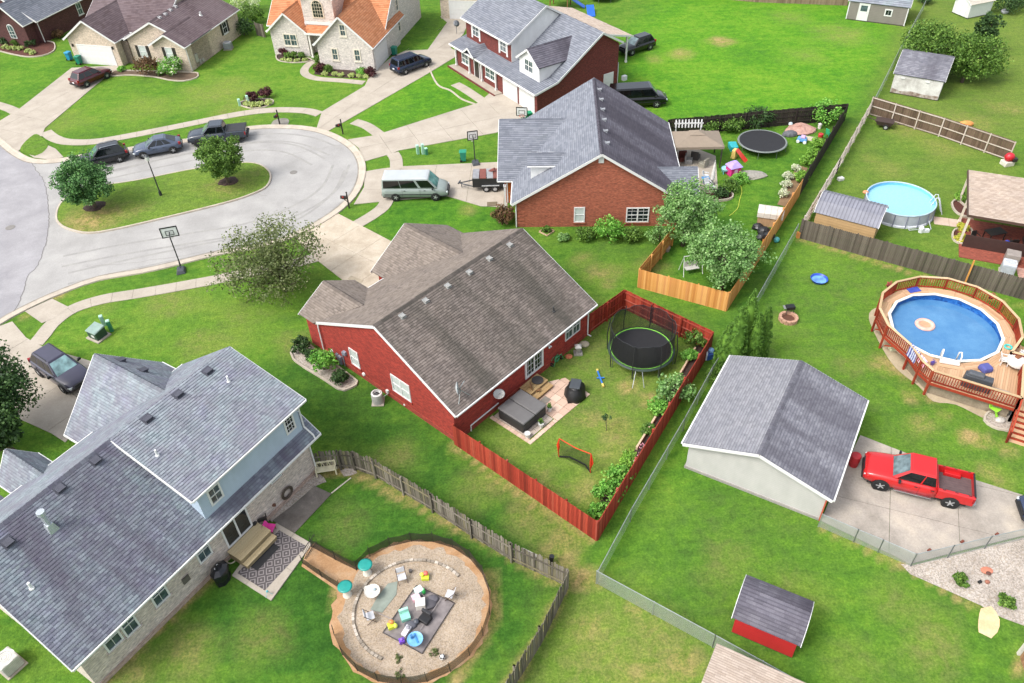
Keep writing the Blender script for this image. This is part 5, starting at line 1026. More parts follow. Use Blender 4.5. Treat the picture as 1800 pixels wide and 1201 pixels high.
bush('pale trailing shrub beside the brick wall behind the cedar fence', 1158, 425, 1.0, LF['pale'], 1.4)
for px, py, top, r, tx in [(1270, 648, 575, .72, 'broad evergreen leftmost of the row behind the garage'), (1283, 650, 550, .8, 'broad bright evergreen second from the left behind the garage'), (1302, 630, 520, .72, 'tallest pointed evergreen of the row behind the garage'), (1316, 645, 558, .6, 'slim evergreen second from the right behind the garage'), (1332, 632, 546, .58, 'slim evergreen rightmost of the row behind the garage')]: thuja(tx, px, py, top, r, 'evergreens behind the garage')
SHR = [  # label, px, py, radius, leaf, height, kw
    ('clipped round dark shrub at the corner of the red house', 534, 616, .75, 'dark', 1.2), ('large leafy green shrub beside the red house meters', 571, 650, 1.0, 'bright', 1.7), ('small dark shrub at the end of the stone bed by the red house', 599, 672, .6, 'dark', .95), ('thin dark shrub between the two larger shrubs by the red house', 548, 632, .45, 'dark', .9),
    ('rust brown bush in front of the orange brick house corner', 886, 392, 1.05, 'rust', 1.9), ('green shrub below the first window of the orange brick house', 1028, 420, .9, 'mid', 1.1), ('large bright shrub below the brick wall of the orange house', 1070, 418, 1.3, 'bright', 1.7), ('green shrub right of the bright shrub below the brick wall', 1108, 422, 1.0, 'mid', 1.2), ('low pale plant left of the shrubs below the brick wall', 990, 422, .5, 'pale', .6), ('small plant in the wooden diamond frame by the brick wall', 962, 408, .4, 'mid', .6),
    ('rust brown rounded shrub in front of the cream house', 262, 130, 1.5, 'rust', 2.2), ('white flowering hydrangea in front of the cream house', 305, 132, 1.45, 'bright', 2.2), ('low green plant by the cream house entry', 215, 125, .5, 'bright', .6), ('small green shrub between the rust shrub and the hydrangea', 282, 133, .5, 'mid', .8),
    ('burgundy shrub left of the hostas at the terracotta house', 499, 98, .7, 'red', 1.0), ('burgundy shrub at the garden path of the terracotta house', 563, 126, .75, 'red', 1.0), ('burgundy shrub at the driveway corner of the terracotta house', 652, 134, .8, 'red', 1.0), ('round green shrub left front of the terracotta house', 507, 103, .5, 'mid', .8), ('round green shrub middle front of the terracotta house', 518, 102, .5, 'mid', .8), ('round green shrub right front below the paired window', 531, 103, .5, 'mid', .8), ('green shrub in the mulch bed below the left lower window', 577, 127, .6, 'mid', .9), ('green shrub in the mulch bed below the right lower window', 636, 132, .6, 'bright', .9), ('small upright shrub at the porch corner of the terracotta house', 560, 112, .5, 'mid', 1.1),
    ('dark burgundy shrub left in the lawn bed by the cul-de-sac', 443, 178, .75, 'red', 1.1), ('dark burgundy shrub right in the lawn bed by the cul-de-sac', 468, 172, .85, 'red', 1.2),
    ('large pale flowering shrub at the edge behind the cream house', 436, 22, 2.0, 'flower', 3.0), ('dark green shrub at the corner behind the cream house', 430, 62, 1.6, 'dark', 2.2), ('green shrub at the wooden fence behind the cream house', 447, 40, 1.7, 'mid', 2.6), ('dark shrub beside the dark plum house wall', 105, 68, .8, 'rust', 1.2), ('green shrub below the dark plum house window', 55, 82, .7, 'dark', 1.0), ('small shrub at the mulch bed by the plum house', 10, 78, .7, 'dark', 1.0), ('rounded shrub in the middle of the plum house bed', 30, 80, .6, 'mid', .9),
    ('palm like green plant spilling over the dark fence corner', 1447, 215, 1.6, 'bright', 2.2), ('dark grassy plant behind the grey trampoline', 1330, 222, 1.5, 'dark', 2.0), ('green shrub at the dark fence beside the gazebo', 1255, 232, 1.2, 'mid', 1.5), ('second green shrub at the dark fence behind the blue chest', 1285, 230, 1.2, 'mid', 1.5),
    ('leafy shrub in the patio bed behind the orange house', 1280, 335, .9, 'mid', 1.1), ('bright leafy plant at the patio bed end', 1300, 320, .8, 'bright', .8), ('dark rounded plant in the curved patio bed', 1268, 346, .7, 'dark', .8),
    ('leafy shrub in the red fence corner', 1222, 604, .95, 'mid', 1.4), ('small plant in the raised bed below the corner shrub', 1212, 630, .6, 'bright', .7), ('large bushy plant spilling over the red side fence', 1183, 700, 1.25, 'pale', 1.7), ('round bright shrub in front of the bushy plant', 1158, 724, .72, 'bright', 1.0), ('tall bright garden plant halfway along the red side fence', 1085, 850, .85, 'bright', 1.3), ('bright garden plants near the front red fence corner', 1068, 878, .85, 'bright', 1.2), ('low garden plant beside the raised bed board', 1108, 815, .6, 'lime', .8), ('small flowering plant at the front corner of the raised bed', 1050, 902, .5, 'bright', .6), ('low leafy plant between the raised bed boards', 1140, 760, .5, 'mid', .5), ('small climbing plant at the front end of the bed', 1100, 832, .6, 'lime', .9),
    ('small green shrub left in the pale gravel bed', 1686, 1024, .42, 'mid', .6), ('small green shrub right in the pale gravel bed', 1766, 1063, .42, 'mid', .6), ('overgrown weeds at the garage rear beside the chain link fence', 1258, 668, .7, 'mid', .8), ('yellow flowering plant left of the tan roofed patio', 1690, 405, .5, 'yellow', .6), ('yellow green plant at the patio step', 1688, 422, .5, 'yellow', .5), ('slender green plant above the patio bed', 1685, 352, .45, 'lime', .9), ('low yellow plants inside the patio screen', 1720, 428, .4, 'yellow', .4),
    ('dark brush clump at the top right edge behind the white plastic shed', 1765, 20, 2.0, 'dark', 2.5), ('brush at the far right top edge', 1800, 12, 2.0, 'dark', 2.4), ('shrub by the fence at the top edge', 1622, 6, 1.2, 'dark', 1.5), ('brush behind the far wooden fence', 1200, -12, 2.2, 'rust', 2.0)]
for lab, px, py, r, mt, h in SHR: bush(lab, px, py, r, LF[mt], h, size=.10 + .05 * min(r, 1.4), flower=LF['white'] if 'hydrangea' in lab else None, per=40)
ORD = ['leftmost', 'second from the left', 'third from the left', 'fourth from the left', 'fifth from the left', 'rightmost']
for i, (px, py) in enumerate([(10, 85), (18, 87), (27, 88), (36, 88), (50, 92), (58, 95)]): bush(ORD[i] + ' pale hosta in the red mulch bed of the plum house', px, py, .45, LF['hosta'], .45, per=26, group='hostas in the plum house bed')
for i, (px, py) in enumerate([(499, 108), (510, 109), (523, 109), (537, 108)]): bush((ORD[i] if i < 3 else 'rightmost') + ' pale hosta in the front bed left of the terracotta house porch', px, py, .38, LF['hosta'], .4, per=24, group='hostas left of the porch')
for i, (px, py) in enumerate([(571, 132), (588, 133), (600, 134), (618, 135), (632, 136), (644, 137)]): bush((ORD[i] if i < 5 else 'rightmost') + ' pale hosta in the dark mulch bed along the garden path', px, py, .4, LF['hosta'], .4, per=24, group='hostas along the garden path')
for i, (px, py) in enumerate([(436, 186), (448, 188), (458, 187), (472, 184)]): bush((ORD[i] if i < 3 else 'rightmost') + ' pale hosta ringing the lawn bed by the cul-de-sac', px, py, .5, LF['hosta'], .5, per=24, group='hostas in the lawn bed')
sheet('mulch_bed', [(-10, 90), (0, 72), (40, 74), (88, 74), (97, 82), (93, 92), (75, 99), (50, 101), (25, 97), (0, 91)], .03, RMULCH, .5, .12)
sheet('mulch_bed', [(556, 120), (562, 112), (570, 118), (655, 127), (662, 132), (659, 139), (600, 137), (552, 131)], .03, MULCH)
sheet('mulch_bed', [(486, 98), (495, 95), (545, 104), (543, 109), (515, 111), (490, 107)], .03, MULCH, .4, .1)
sheet('mulch_bed', [(192, 125), (330, 128), (348, 131), (345, 138), (325, 143), (300, 142), (270, 136), (230, 133), (195, 134)], .03, m_ground('brown_soil', [(.3, S('#54463a')), (.7, S('#6b5b4b'))], 2, 18, .25), .5, .1)
sheet('mulch_bed', [(420, 183), (440, 176), (475, 175), (480, 182), (465, 189), (440, 191)], .03, MULCH, .4, .08)
sheet('mulch_ring', [(478, 222), (482, 212), (500, 208), (508, 212), (503, 221)], .03, m_ground('grey_mulch', [(.3, S('#6d6a63')), (.7, S('#8a867d'))], 3, 18, .2), .3)
sheet('stone_bed', [(512, 622), (516, 612), (540, 606), (556, 618), (628, 672), (626, 678), (606, 687), (594, 684), (570, 668), (534, 646), (516, 632)], .03, GRAVEL, .4, .12)
sheet('patio_bed', [(1236, 338), (1262, 336), (1284, 340), (1287, 349), (1270, 354), (1238, 353)], .03, RMULCH, .3, .18)
sheet('planter_soil', [(1224, 608), (1243, 592), (1252, 592), (1062, 912), (1040, 905), (1120, 786)], .04, MULCH)
sheet('soil_bed', [(1402, 290), (1420, 296), (1386, 365), (1366, 360)], .03, m_ground('dry_soil', [(.3, S('#6b5640')), (.7, S('#8a7358'))], 2, 16, .25))
edge_line = GP([(748, 100), (755, 122), (770, 150), (792, 160), (812, 175), (836, 184)]); e_ = MB(); ribbon(e_, spline(edge_line, .4), [(.09, 0), (.08, .1), (-.08, .1), (-.09, 0)]); struct('bed_edging', e_, KERB, fix=True)
for i, (px, py) in enumerate([(1375, 345), (1380, 330), (1385, 315), (1398, 302)]): bush(['nearest', 'second nearest', 'third nearest', 'farthest'][i] + ' clump of pale flowers along the brown bed', px, py, .5, LF['white'], .7, per=30, group='flowers along the brown bed')
for i, (px, py) in enumerate([(1408, 318), (1418, 290), (1428, 275), (1438, 258)]): bush(['nearest', 'second nearest', 'third nearest', 'farthest'][i] + ' lush green border plant along the right dark fence', px, py, .7, LF['lime'], .9, per=36, group='border plants along the dark fence')

# ================================================================== FENCES
_bm = {}
def board_mesh(w, h, t, style):
    key = (w, h, t, style)
    if key in _bm: return _bm[key]
    m_ = MB()
    prof = {'flat': [(-w / 2, 0), (w / 2, 0), (w / 2, h), (-w / 2, h)], 'dog': [(-w / 2, 0), (w / 2, 0), (w / 2, h - w * .35), (w * .2, h), (-w * .2, h), (-w / 2, h - w * .35)]}[style]
    m_.extr([(x, -t / 2, z) for x, z in prof], (0, t, 0)); _bm[key] = m_.mesh('board', fix=True); return _bm[key]
def fence(label, pts, h, bw, gap, mat, rail_side=1, pmat=None, style='dog', post=2.4, jit=.02, rails=(.35, 1.0, 1.6), lean=.0, cap=None, cat='fence', name='fence', rmat=None, topvar=.0, base=0):
    pts = [Vector((p[0], p[1], 0)) for p in pts]; T = thing(name, label, cat, pts[0]); o = pts[0]; pmat = pmat or mat; cnt = 0
    me = board_mesh(bw, h, .022, style)
    if not me.materials: me.materials.append(mat)
    for a, b in zip(pts, pts[1:]):
        d = (b - a); L_ = d.length; d.normalize(); n = Vector((-d.y, d.x, 0)) * rail_side; an = math.atan2(d.y, d.x); s = 0
        np_ = max(1, round(L_ / post)); k_ = max(1, int(L_ / (bw + gap)))
        for i in range(k_):
            p = a + d * ((i + .5) * L_ / k_) - o - n * .04
            ob = link('board', me, None, T, loc=(p.x, p.y, base + random.uniform(-jit, jit)), rz=an); ob.scale.z = 1 + random.uniform(-topvar, topvar)
            if lean: ob.rotation_euler = (random.uniform(-lean, lean) * .5, random.uniform(-lean, lean), an)
            cnt += 1
        for i in range(np_ + 1):
            p = a + d * (L_ * i / np_) - o + n * .055; MB().box(0, 0, base, .1, .1, h * 1.0, an).obj('post', pmat, T, loc=p)
        for z in rails:
            MB().bar(a + n * .02 - o + Vector((0, 0, z)), b + n * .02 - o + Vector((0, 0, z)), .04, .09).obj('rail', rmat or pmat, T)
        if cap: MB().bar(a - o + Vector((0, 0, h + .02)), b - o + Vector((0, 0, h + .02)), .13, .035).obj('cap_rail', cap, T)
    return T
RWOOD = m_wood('fence_red_stain', ['#7d2a1e', '#98382a', '#a54532', '#6d251b', '#8c3325', '#9f4a38'], grain=.32); RWOOD2 = m_wood('fence_red_rail', ['#7d2a1f', '#93382a', '#a4594a'])
red_pts = [(-3.88, 33.45), (4.25, 25.85), (13.85, 41.0), (8.43, 46.1), (5.6, 43.45)]
fence('red stained board privacy fence around the red house back yard', red_pts, 1.8, .155, .006, RWOOD, 1, RWOOD2, 'flat', 2.4, .015, (.3, .95, 1.6), rmat=RWOOD2, topvar=.006)
CED = m_wood('fence_new_cedar', ['#c08445', '#cf9452', '#d9a465', '#b5783c', '#c98e58'], grain=.15)
fence('new orange cedar board fence around the fruit trees', [tuple(G(1180, 432)[:2]), tuple(G(1121, 505)[:2]), tuple(G(1276, 547)[:2]), tuple(G(1337, 452)[:2]), tuple(G(1404, 345)[:2])], 1.75, .14, .004, CED, 1, CED, 'flat', 2.4, .01, (.35, 1.0, 1.5), topvar=.008)
BLKW = m_wood('fence_black_stain', ['#26221f', '#332d29', '#3d3630', '#2b2724'])
q1, q2, q3 = G(1404, 345), G(1483, 212), G(1172, 240)
fence('dark weathered board fence with vines behind the trampoline yard', [q1[:2], q2[:2], q3[:2]], 1.8, .2, .012, BLKW, 1, BLKW, 'flat', 2.6, .03, (.4, .95, 1.5), topvar=.02)
GWOOD = m_wood('fence_grey_weathered', ['#5d574d', '#716b60', '#847d71', '#4d483f', '#686257', '#787159'], grain=.35)
gp = [(553, 829), (600, 824), (625, 826), (662, 840), (762, 900), (830, 945), (900, 987), (998, 1033), (950, 1132), (907, 1200), (868, 1262)]
fence('weathered grey picket fence curving round the slate roofed house yard', [tuple(p[:2]) for p in GP(gp)], 1.7, .13, .018, GWOOD, -1, GWOOD, 'dog', 2.4, .04, (.35, 1.3), lean=.035, topvar=.05)
DWOOD = m_wood('fence_dark_grey', ['#4b443d', '#5a524a', '#665e55', '#433d37', '#6d655b'], grain=.3)
fence('dark grey board fence between the two pool yards', [tuple(p[:2]) for p in GP([(1403, 418), (1600, 472), (1800, 527), (1900, 555)])], 1.8, .14, .006, DWOOD, 1, DWOOD, 'dog', 2.4, .02, (.4, 1.4), topvar=.012)
BRW = m_wood('fence_brown_boards', ['#544338', '#604e42', '#6b584b', '#4b3b32'], grain=.25); PALER = m_wood('rail_bleached', ['#b0a497', '#bdb2a6', '#a3978b'])
fence('brown board fence with bleached rails below the white shed', [tuple(p[:2]) for p in GP([(1527, 202), (1650, 240), (1772, 283)])], 1.95, .2, .012, BRW, -1, PALER, 'flat', 2.4, .015, (.15, 1.0, 1.85), rmat=PALER)
FARW = m_wood('fence_far_brown', ['#7b6a58', '#8b7a67', '#6c5c4c'])
fence('far brown board fence along the top edge of the lawn', [tuple(p[:2]) for p in GP([(1130, -14), (1330, 4), (1489, 10)])], 1.8, .22, .01, FARW, 1, FARW, 'flat', 3.0, .02, (.4, 1.5))
fence('short wooden fence beside the shrubs at the terracotta house', [tuple(p[:2]) for p in GP([(452, 62), (466, 66)])], 1.7, .15, .01, GWOOD, 1, GWOOD, 'dog', 2.0, .02, (.4, 1.3))
def rail_fence(label, pts, zs, h, mat, post=2.4, pw=.12):
    pts = [Vector((p[0], p[1], 0)) for p in pts]; o = pts[0]; T = thing('rail_fence', label, 'fence', o)
    for a, b in zip(pts, pts[1:]):
        d = b - a; n_ = max(1, round(d.length / post))
        for i in range(n_ + 1): p = a + d * (i / n_) - o; MB().box(0, 0, 0, pw, pw, h).obj('post', mat, T, loc=p)
        for i in range(n_):
            for z in zs: MB().bar(a + d * (i / n_) - o + Vector((0, 0, z)), a + d * ((i + 1) / n_) - o + Vector((0, 0, z)), .05, .17).obj('rail', mat, T)
rail_fence('bleached four rail fence between the tan shed yard and the grass lane', [tuple(p[:2]) for p in GP([(1409, 408), (1470, 305), (1527, 202)])], (.3, .72, 1.14, 1.5), 1.6, PALER)
CHAIN = m_mesh('chain_link', '#b4bbb9', .06, .27, .45, .4); GALV = M('#a7adad', .4, .6)
def chain(label, pts, h, post=3.0, gates=()):
    pts = [Vector((p[0], p[1], 0)) for p in pts]; o = pts[0]; T = thing('chain_link_fence', label, 'fence', o)
    for a, b in zip(pts, pts[1:]):
        d = b - a; n_ = max(1, round(d.length / post))
        for i in range(n_ + 1): p = a + d * (i / n_) - o; MB().cone((0, 0, 0), (0, 0, h + .04), .032, .032, 8).obj('post', GALV, T, loc=p)
        for i in range(n_):
            p0, p1 = a + d * (i / n_) - o, a + d * ((i + 1) / n_) - o
            MB().poly([p0 + Vector((0, 0, .03)), p1 + Vector((0, 0, .03)), p1 + Vector((0, 0, h - .02)), p0 + Vector((0, 0, h - .02))]).obj('wire_mesh', CHAIN, T)
        MB().tube([a - o + Vector((0, 0, h)), b - o + Vector((0, 0, h))], .024, 6).obj('top_rail', GALV, T)
    return T
chain('long chain link fence beside the red fence and grass lane', [tuple(G(x, y, 1.2)[:2]) for x, y in [(1052, 1003), (1110, 895), (1204, 735), (1253, 645), (1325, 533), (1404, 394)]], 1.2)
chain('chain link fence across the bottom lawn below the red shed', [tuple(p[:2]) for p in GP([(1048, 1026), (1252, 1138), (1420, 1232)])], 1.2)
chain('low chain link fence along the parking pad and gravel bed', [tuple(p[:2]) for p in GP([(1438, 926), (1500, 953), (1543, 971), (1600, 996), (1665, 981), (1730, 965), (1800, 949), (1860, 936)])], 1.15, 2.6)
chain('chain link fence beside the white shed at the top right', [tuple(p[:2]) for p in GP([(1530, 198), (1575, 108), (1622, 20)])], 1.3)
# ================================================================== SHEDS
def shed(name, label, o, ang, L_, prof, wall, roofm, cat='shed', ohx=.15, ex=.2, tab=.4, shingle=True, wi=.12, zr=1, base=.12, ribs=None):
    """prof: roof section [(y, z)...]; walls stand wi inside the eaves"""
    T = thing(name, label, cat, (o[0], o[1], 0), math.radians(ang)); y0, z0 = prof[0]; y1, z1 = prof[-1]
    pw = [(y0 + wi, base), (y1 - wi, base), (y1 - wi, z1 + .02)] + [(y, z - .1) for y, z in prof[1:-1]][::-1] + [(y0 + wi, z0 + .02)]
    MB().extr([(0, y, z) for y, z in pw], (L_, 0, 0)).obj('wall', wall, T, fix=True)
    for (a, za), (b, zb) in zip(prof, prof[1:]):
        q = [(-ohx, a, za), (L_ + ohx, a, za), (L_ + ohx, b, zb), (-ohx, b, zb)] if zb >= za - .2 else [(L_ + ohx, b, zb), (-ohx, b, zb), (-ohx, a, za), (L_ + ohx, a, za)]
        r = roof(T, q, roofm, ex, tab, .05, shingle=shingle)
        if ribs:
            n = Vector((0, -(zb - za), b - a)).normalized(); m_ = MB(); x = -ohx + .1
            while x < L_ + ohx: m_.bar(Vector((x, a, za)) + n * .015, Vector((x, b, zb)) + n * .015, .05, .03); x += .28
            m_.obj('roof_rib', ribs, r, kind='stuff')
    for x in (-ohx - .02, L_ + ohx + .02): box_edge(T, [(x, y, z - .06) for y, z in prof], .03, .1, 'fascia')
    m_ = MB()
    for y in (y0 + wi + .1, y1 - wi - .1): m_.box(L_ / 2, y, 0, L_, .1, base + .02)
    m_.obj('skid', M('#4b443d', .9), T, kind='stuff'); return T
REDS = m_siding('siding_barn_red', '#b3262b', .2)
shed('shed', 'small red barn shed with curved grey shingle roof on the bottom lawn', (10.35, 19.95), -29.6, 3.0, [(0, 1.55), (.42, 2.2), (.9, 2.5), (1.3, 2.58), (1.7, 2.5), (2.2, 2.2), (2.6, 1.55)], REDS, SH_DARK)
METAL = m_ground('roof_metal_grey', [(.3, S('#6f7079')), (.7, S('#858690'))], 2, 14, .08, .5)
T = shed('shed', 'tan shed with ribbed grey metal gambrel roof behind the dark fence', (25.35, 55.15), -33.4, 4.75, [(0, 1.85), (.85, 2.55), (1.75, 2.85), (2.65, 2.55), (3.5, 1.85)], m_siding('siding_tan', '#b3946a', .25), METAL, shingle=False, ribs=M('#5f606a', .5))
WSH = m_ground('weathered_white_boards', [(.3, S('#9d9893')), (.55, S('#c4c2be')), (.8, S('#d4d3d0'))], 3, 10, .15)
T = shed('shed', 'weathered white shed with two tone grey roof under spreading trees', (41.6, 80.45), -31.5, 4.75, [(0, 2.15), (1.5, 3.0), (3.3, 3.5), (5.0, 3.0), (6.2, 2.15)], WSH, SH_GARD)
m_ = MB(); m_.extr([(.05, .09, .1), (4.7, .09, .1), (4.7, .09, .5), (3.4, .09, .42), (2.0, .09, .55), (.9, .09, .38), (.05, .09, .6)], (0, .02, 0)); m_.obj('rusty_base_board', m_ground('peeling_paint', [(.3, S('#6b5648')), (.5, S('#94877d')), (.7, S('#b8b2ac'))], 8, 20, .3), T)
for x in (.9, 3.3): MB().box(x, .06, 1.75, .4, .06, .14).obj('vent', WHITE, T)
T = shed('shed', 'grey sided shed with white door and window at the top edge', (44.34, 102.2), -28.0, 7.0, [(-.15, 2.3), (2.4, 3.9), (5.0, 2.3)], m_siding('siding_grey_brown', '#7b756f', .2), SH_BLUE, ex=.28, tab=.6)
d_ = door(T, 'y', -.03, -1, 1.35, 2.45, .12, 2.1, WHITE); f = wmap('y', -.03, -1); m_ = MB(); wbox(m_, f, 1.5, 2.3, 1.25, 1.95, .03, .045); m_.obj('pane', GLASS, d_, fix=True)
window(T, 'y', -.03, -1, 4.35, 5.25, 1.0, 1.85, mx=2, my=1, rail=False, fw=.13, sill=False, glass=DGLASS)
for x in (.05, 6.95): MB().box(x, -.05, .1, .12, .08, 2.2).obj('corner_board', WHITE, T)
c = G(1700, 34); T = shed('shed', 'small white plastic shed with double doors at the top right', (c.x, c.y), 20, 3.6, [(-.1, 1.75), (1.3, 2.6), (2.7, 1.75)], M('#c9cbc9', .5, 0, .06), M('#b3ab9e', .6), shingle=False)
for y0 in (.55, 1.32): MB().box(-.03, y0 + .36, .15, .05, .7, 1.55).obj('door', M('#dfe0de', .5), T)
T = shed('shed', 'pale brown shingle shed roof corner cut off at the bottom edge', (7.5, 16.15), -30, 4.4, [(-3.4, 1.9), (-.7, 2.65), (2.25, 2.6)], SID_WHITE, SH_TAN) if False else None
T = thing('shed', 'pale brown shingle shed roof corner cut off at the bottom edge', 'shed', (8.93, 18.14, 0), math.radians(-30))
roof(T, [(-.1, -2.6, 3.2), (4.6, -2.6, 3.2), (4.6, 0, 2.6), (-.1, 0, 2.6)][::1] if False else [(4.6, .05, 2.55), (-.05, .05, 2.55), (-.05, -2.4, 3.4), (4.6, -2.4, 3.4)], SH_TAN, .16, .36); roof(T, [(-.05, -4.8, 2.55), (4.6, -4.8, 2.55), (4.6, -2.4, 3.4), (-.05, -2.4, 3.4)], SH_TAN, .16, .36)
MB().extr([(.15, -4.6, 0), (.15, -.15, 0), (.15, -.15, 2.5), (.15, -2.4, 3.28), (.15, -4.6, 2.5)], (4.3, 0, 0)).obj('wall', SID_WHITE, T, fix=True)

# ================================================================== STREET THINGS
def hgt(base, px, py):
    best = min(((px - q[0]) ** 2 + (py - q[1]) ** 2, z) for z in np.arange(.3, 9, .05) for q in [proj(Vector((base.x, base.y, z)))]); return float(best[1])
def proj(p): d = p - Vector((0, 0, CAM_H)); kk = d.dot(_fw); return (IW / 2 + FPX * d.dot(CR) / kk, IH / 2 - FPX * d.dot(CU) / kk)
b = G(283, 344, .2); h = hgt(b, 257, 277); T = thing('street_lamp', 'slim dark street lamp with pale lantern on the grassy island', 'street lamp', b)
MB().lathe([(.14, -.05), (.14, .35), (.09, .5), (.06, .6), (.045, h - .55)], n=10).obj('pole', M('#24282a', .5), T, smooth=True); m_ = MB(); m_.lathe([(.1, h - .55), (.16, h - .5), (.2, h - .15), (.14, h - .1)], n=10); m_.obj('lantern', M('#c9cbc6', .3), T); MB().lathe([(.22, h - .14), (.1, h), (.02, h + .08)], n=10, cap=True).obj('lantern_cap', M('#3b3f41', .5), T)
def hoop(label, px, py, topx, topy, face, rim_dir, bd=1.25, z=0):
    b = G(px, py, z); h = hgt(b, topx, topy); T = thing('basketball_hoop', label, 'basketball hoop', b, face)   # local +x faces the court
    m_ = MB(); m_.box(-.5, 0, 0, 1.0, .75, .3, 0, .7); m_.obj('base', M('#3d4247', .5), T, bevel=.04); m_ = MB(); m_.tube([(-.45, 0, .28), (-.1, 0, .9)], .03, 6); m_.tube([(0, 0, .2), (0, 0, h - .1), (.45, 0, h + .05)], .05, 8); m_.obj('pole', M('#26282a', .5), T)
    m_ = MB(); m_.box(.5, 0, h - .4, .04, bd, .85); bo = m_.obj('backboard', M('#d3d5d5', .3), T); m_ = MB()
    for y in (-bd / 2, bd / 2): m_.box(.5, y, h - .43, .07, .08, .91)
    for zz in (h - .43, h + .43): m_.box(.5, 0, zz, .068, bd + .08, .08)
    for y in (-.3, .3): m_.box(.5, y, h - .25, .06, .05, .4)
    for zz in (h - .25, h + .13): m_.box(.5, 0, zz, .058, .64, .05)
    m_.obj('board_border', M('#151617', .5), bo); MB().torus((.78, 0, h - .3), .22, .018, 16, 5).obj('rim', M('#b8452a', .4), T); m_ = MB(); m_.lathe([(.22, h - .3), (.15, h - .5), (.13, h - .7)], (.78, 0, 0), 12); m_.obj('net', m_mesh('net_white', '#cfcfcb', .06, .25), T)
hoop('portable basketball hoop with black framed board on the verge by the red house', 319, 471, 301, 413, math.radians(105), 0)
hoop('portable basketball hoop on the grass behind the silver green van', 835, 284, 831, 243, math.radians(100), 0, .95)
hoop('basketball hoop in front of the maroon house garage doors', 919, 217, 912, 193, math.radians(260), 0, 1.1)
def mailbox(label, px, py, ang):
    T = thing('mailbox', label, 'mailbox', G(px, py), math.radians(ang)); m_ = MB(); m_.box(0, 0, 0, .11, .11, 1.55, 0, .9); m_.sph((0, 0, 1.6), .08, 8, 6); m_.bar((-.05, 0, .95), (.5, 0, .95), .07); m_.bar((0, 0, .6), (.35, 0, .95), .05); m_.obj('post', M('#2b2623', .7), T)
    m_ = MB(); pr = [(-.11, 0), (.11, 0), (.11, .14), (.07, .24), (-.07, .24), (-.11, .14)]; m_.extr([(.1, y, 1.0 + z) for y, z in pr], (.52, 0, 0)); o = m_.obj('box', M('#26211f', .45), T, fix=True); MB().box(.36, .13, 1.1, .14, .02, .16).obj('flag', M('#9c2b24', .4), o)
mailbox('black mailbox in a grey mulch ring by the top of the cul-de-sac', 492, 219, 250); mailbox('black mailbox on the grass triangle between the two upper driveways', 603, 236, 215); mailbox('black mailbox on the grass triangle beside the van driveway', 614, 366, 170)
def bin_(label, px, py, c, ang=0, open_=False):
    T = thing('wheelie_bin', label, 'bin', G(px, py, .05), math.radians(ang)); m_ = MB(); m_.hexa([(-.24, -.26, .08), (.24, -.26, .08), (.24, .26, .08), (-.24, .26, .08)], [(-.3, -.32, 1.0), (.3, -.32, 1.0), (.3, .32, 1.0), (-.3, .32, 1.0)]); m_.obj('body', M(c, .45, 0, .08), T, bevel=.03)
    m_ = MB(); m_.box(0, 0, 1.0, .68, .7, .07, 0, .92); m_.box(-.34, 0, .96, .08, .5, .07); m_.obj('lid', M(c, .4, 0, .06, 3, 1.15), T, bevel=.02)
    for y in (-.28, .28): MB().tube([(-.24, y - .04, .12), (-.24, y + .04, .12)], .12, 12).obj('wheel', TYRE, T)
bin_('blue wheelie bin beside the green bin at the cream house garage', 124, 106, '#1f7fa3', 70); bin_('green wheelie bin by the white garage door of the cream house', 141, 113, '#14705c', 70); bin_('green wheelie bin beside the dark blue minivan', 694, 97, '#14705c', 70); bin_('green wheelie bin on the lawn by the second basketball hoop', 815, 283, '#12785e', 0); bin_('green wheelie bin at the maroon house driveway behind the blue grey roof', 930, 214, '#148058', 20)
def pedestal(label, px, py, h, c, w=.26, group='green utility pedestals'):
    T = thing('utility_pedestal', label, 'utility box', G(px, py)); m_ = MB(); m_.box(0, 0, 0, w, w, h, .4); m_.obj('case', M(c, .5), T, bevel=.02); MB().box(0, 0, h, w * 1.15, w * 1.15, .1, .4, .8).obj('cap', M('#a5cdb9', .4), T, bevel=.02)
for lab, px, py, h, c in [('pale green utility pedestal, left of three on the lawn by the hoop', 735, 271, .9, '#8fb9a3'), ('tall pale green utility pedestal, middle of three on the lawn by the hoop', 744, 271, 1.0, '#9fc6b1'), ('short dark green utility pedestal, right of three on the lawn by the hoop', 750, 272, .65, '#3f7d63'), ('pale green utility pedestal behind the green transformer', 184, 572, .85, '#8fb9a3'), ('dark green utility pedestal with white top beside the transformer', 197, 582, .95, '#2f7a58'), ('pale utility pedestal left of the burgundy shrubs', 422, 186, .7, '#9fc6b1'), ('white utility pedestal among the burgundy shrubs', 437, 183, .9, '#b9cfc4')]: pedestal(lab, px, py, h, c)
T = thing('transformer_box', 'dark green transformer box with sloped pale lid on a concrete pad', 'transformer', G(174, 592), math.radians(-30)); MB().box(0, 0, 0, 1.35, 1.2, .1).obj('pad', CONC, T); m_ = MB(); m_.hexa([(-.5, -.45, .1), (.5, -.45, .1), (.5, .45, .1), (-.5, .45, .1)], [(-.5, -.45, .75), (.5, -.45, .75), (.5, .45, .85), (-.5, .45, .85)]); m_.obj('case', M('#2c4638', .5), T, bevel=.02)
m_ = MB(); m_.hexa([(-.54, -.5, .74), (.54, -.5, .74), (.54, .48, .86), (-.54, .48, .86)], [(-.5, -.46, .8), (.5, -.46, .8), (.5, .46, .95), (-.5, .46, .95)]); m_.obj('lid', M('#7f948a', .4), T); MB().box(.1, -.46, .3, .3, .02, .2).obj('warning_label', WHITE, T)
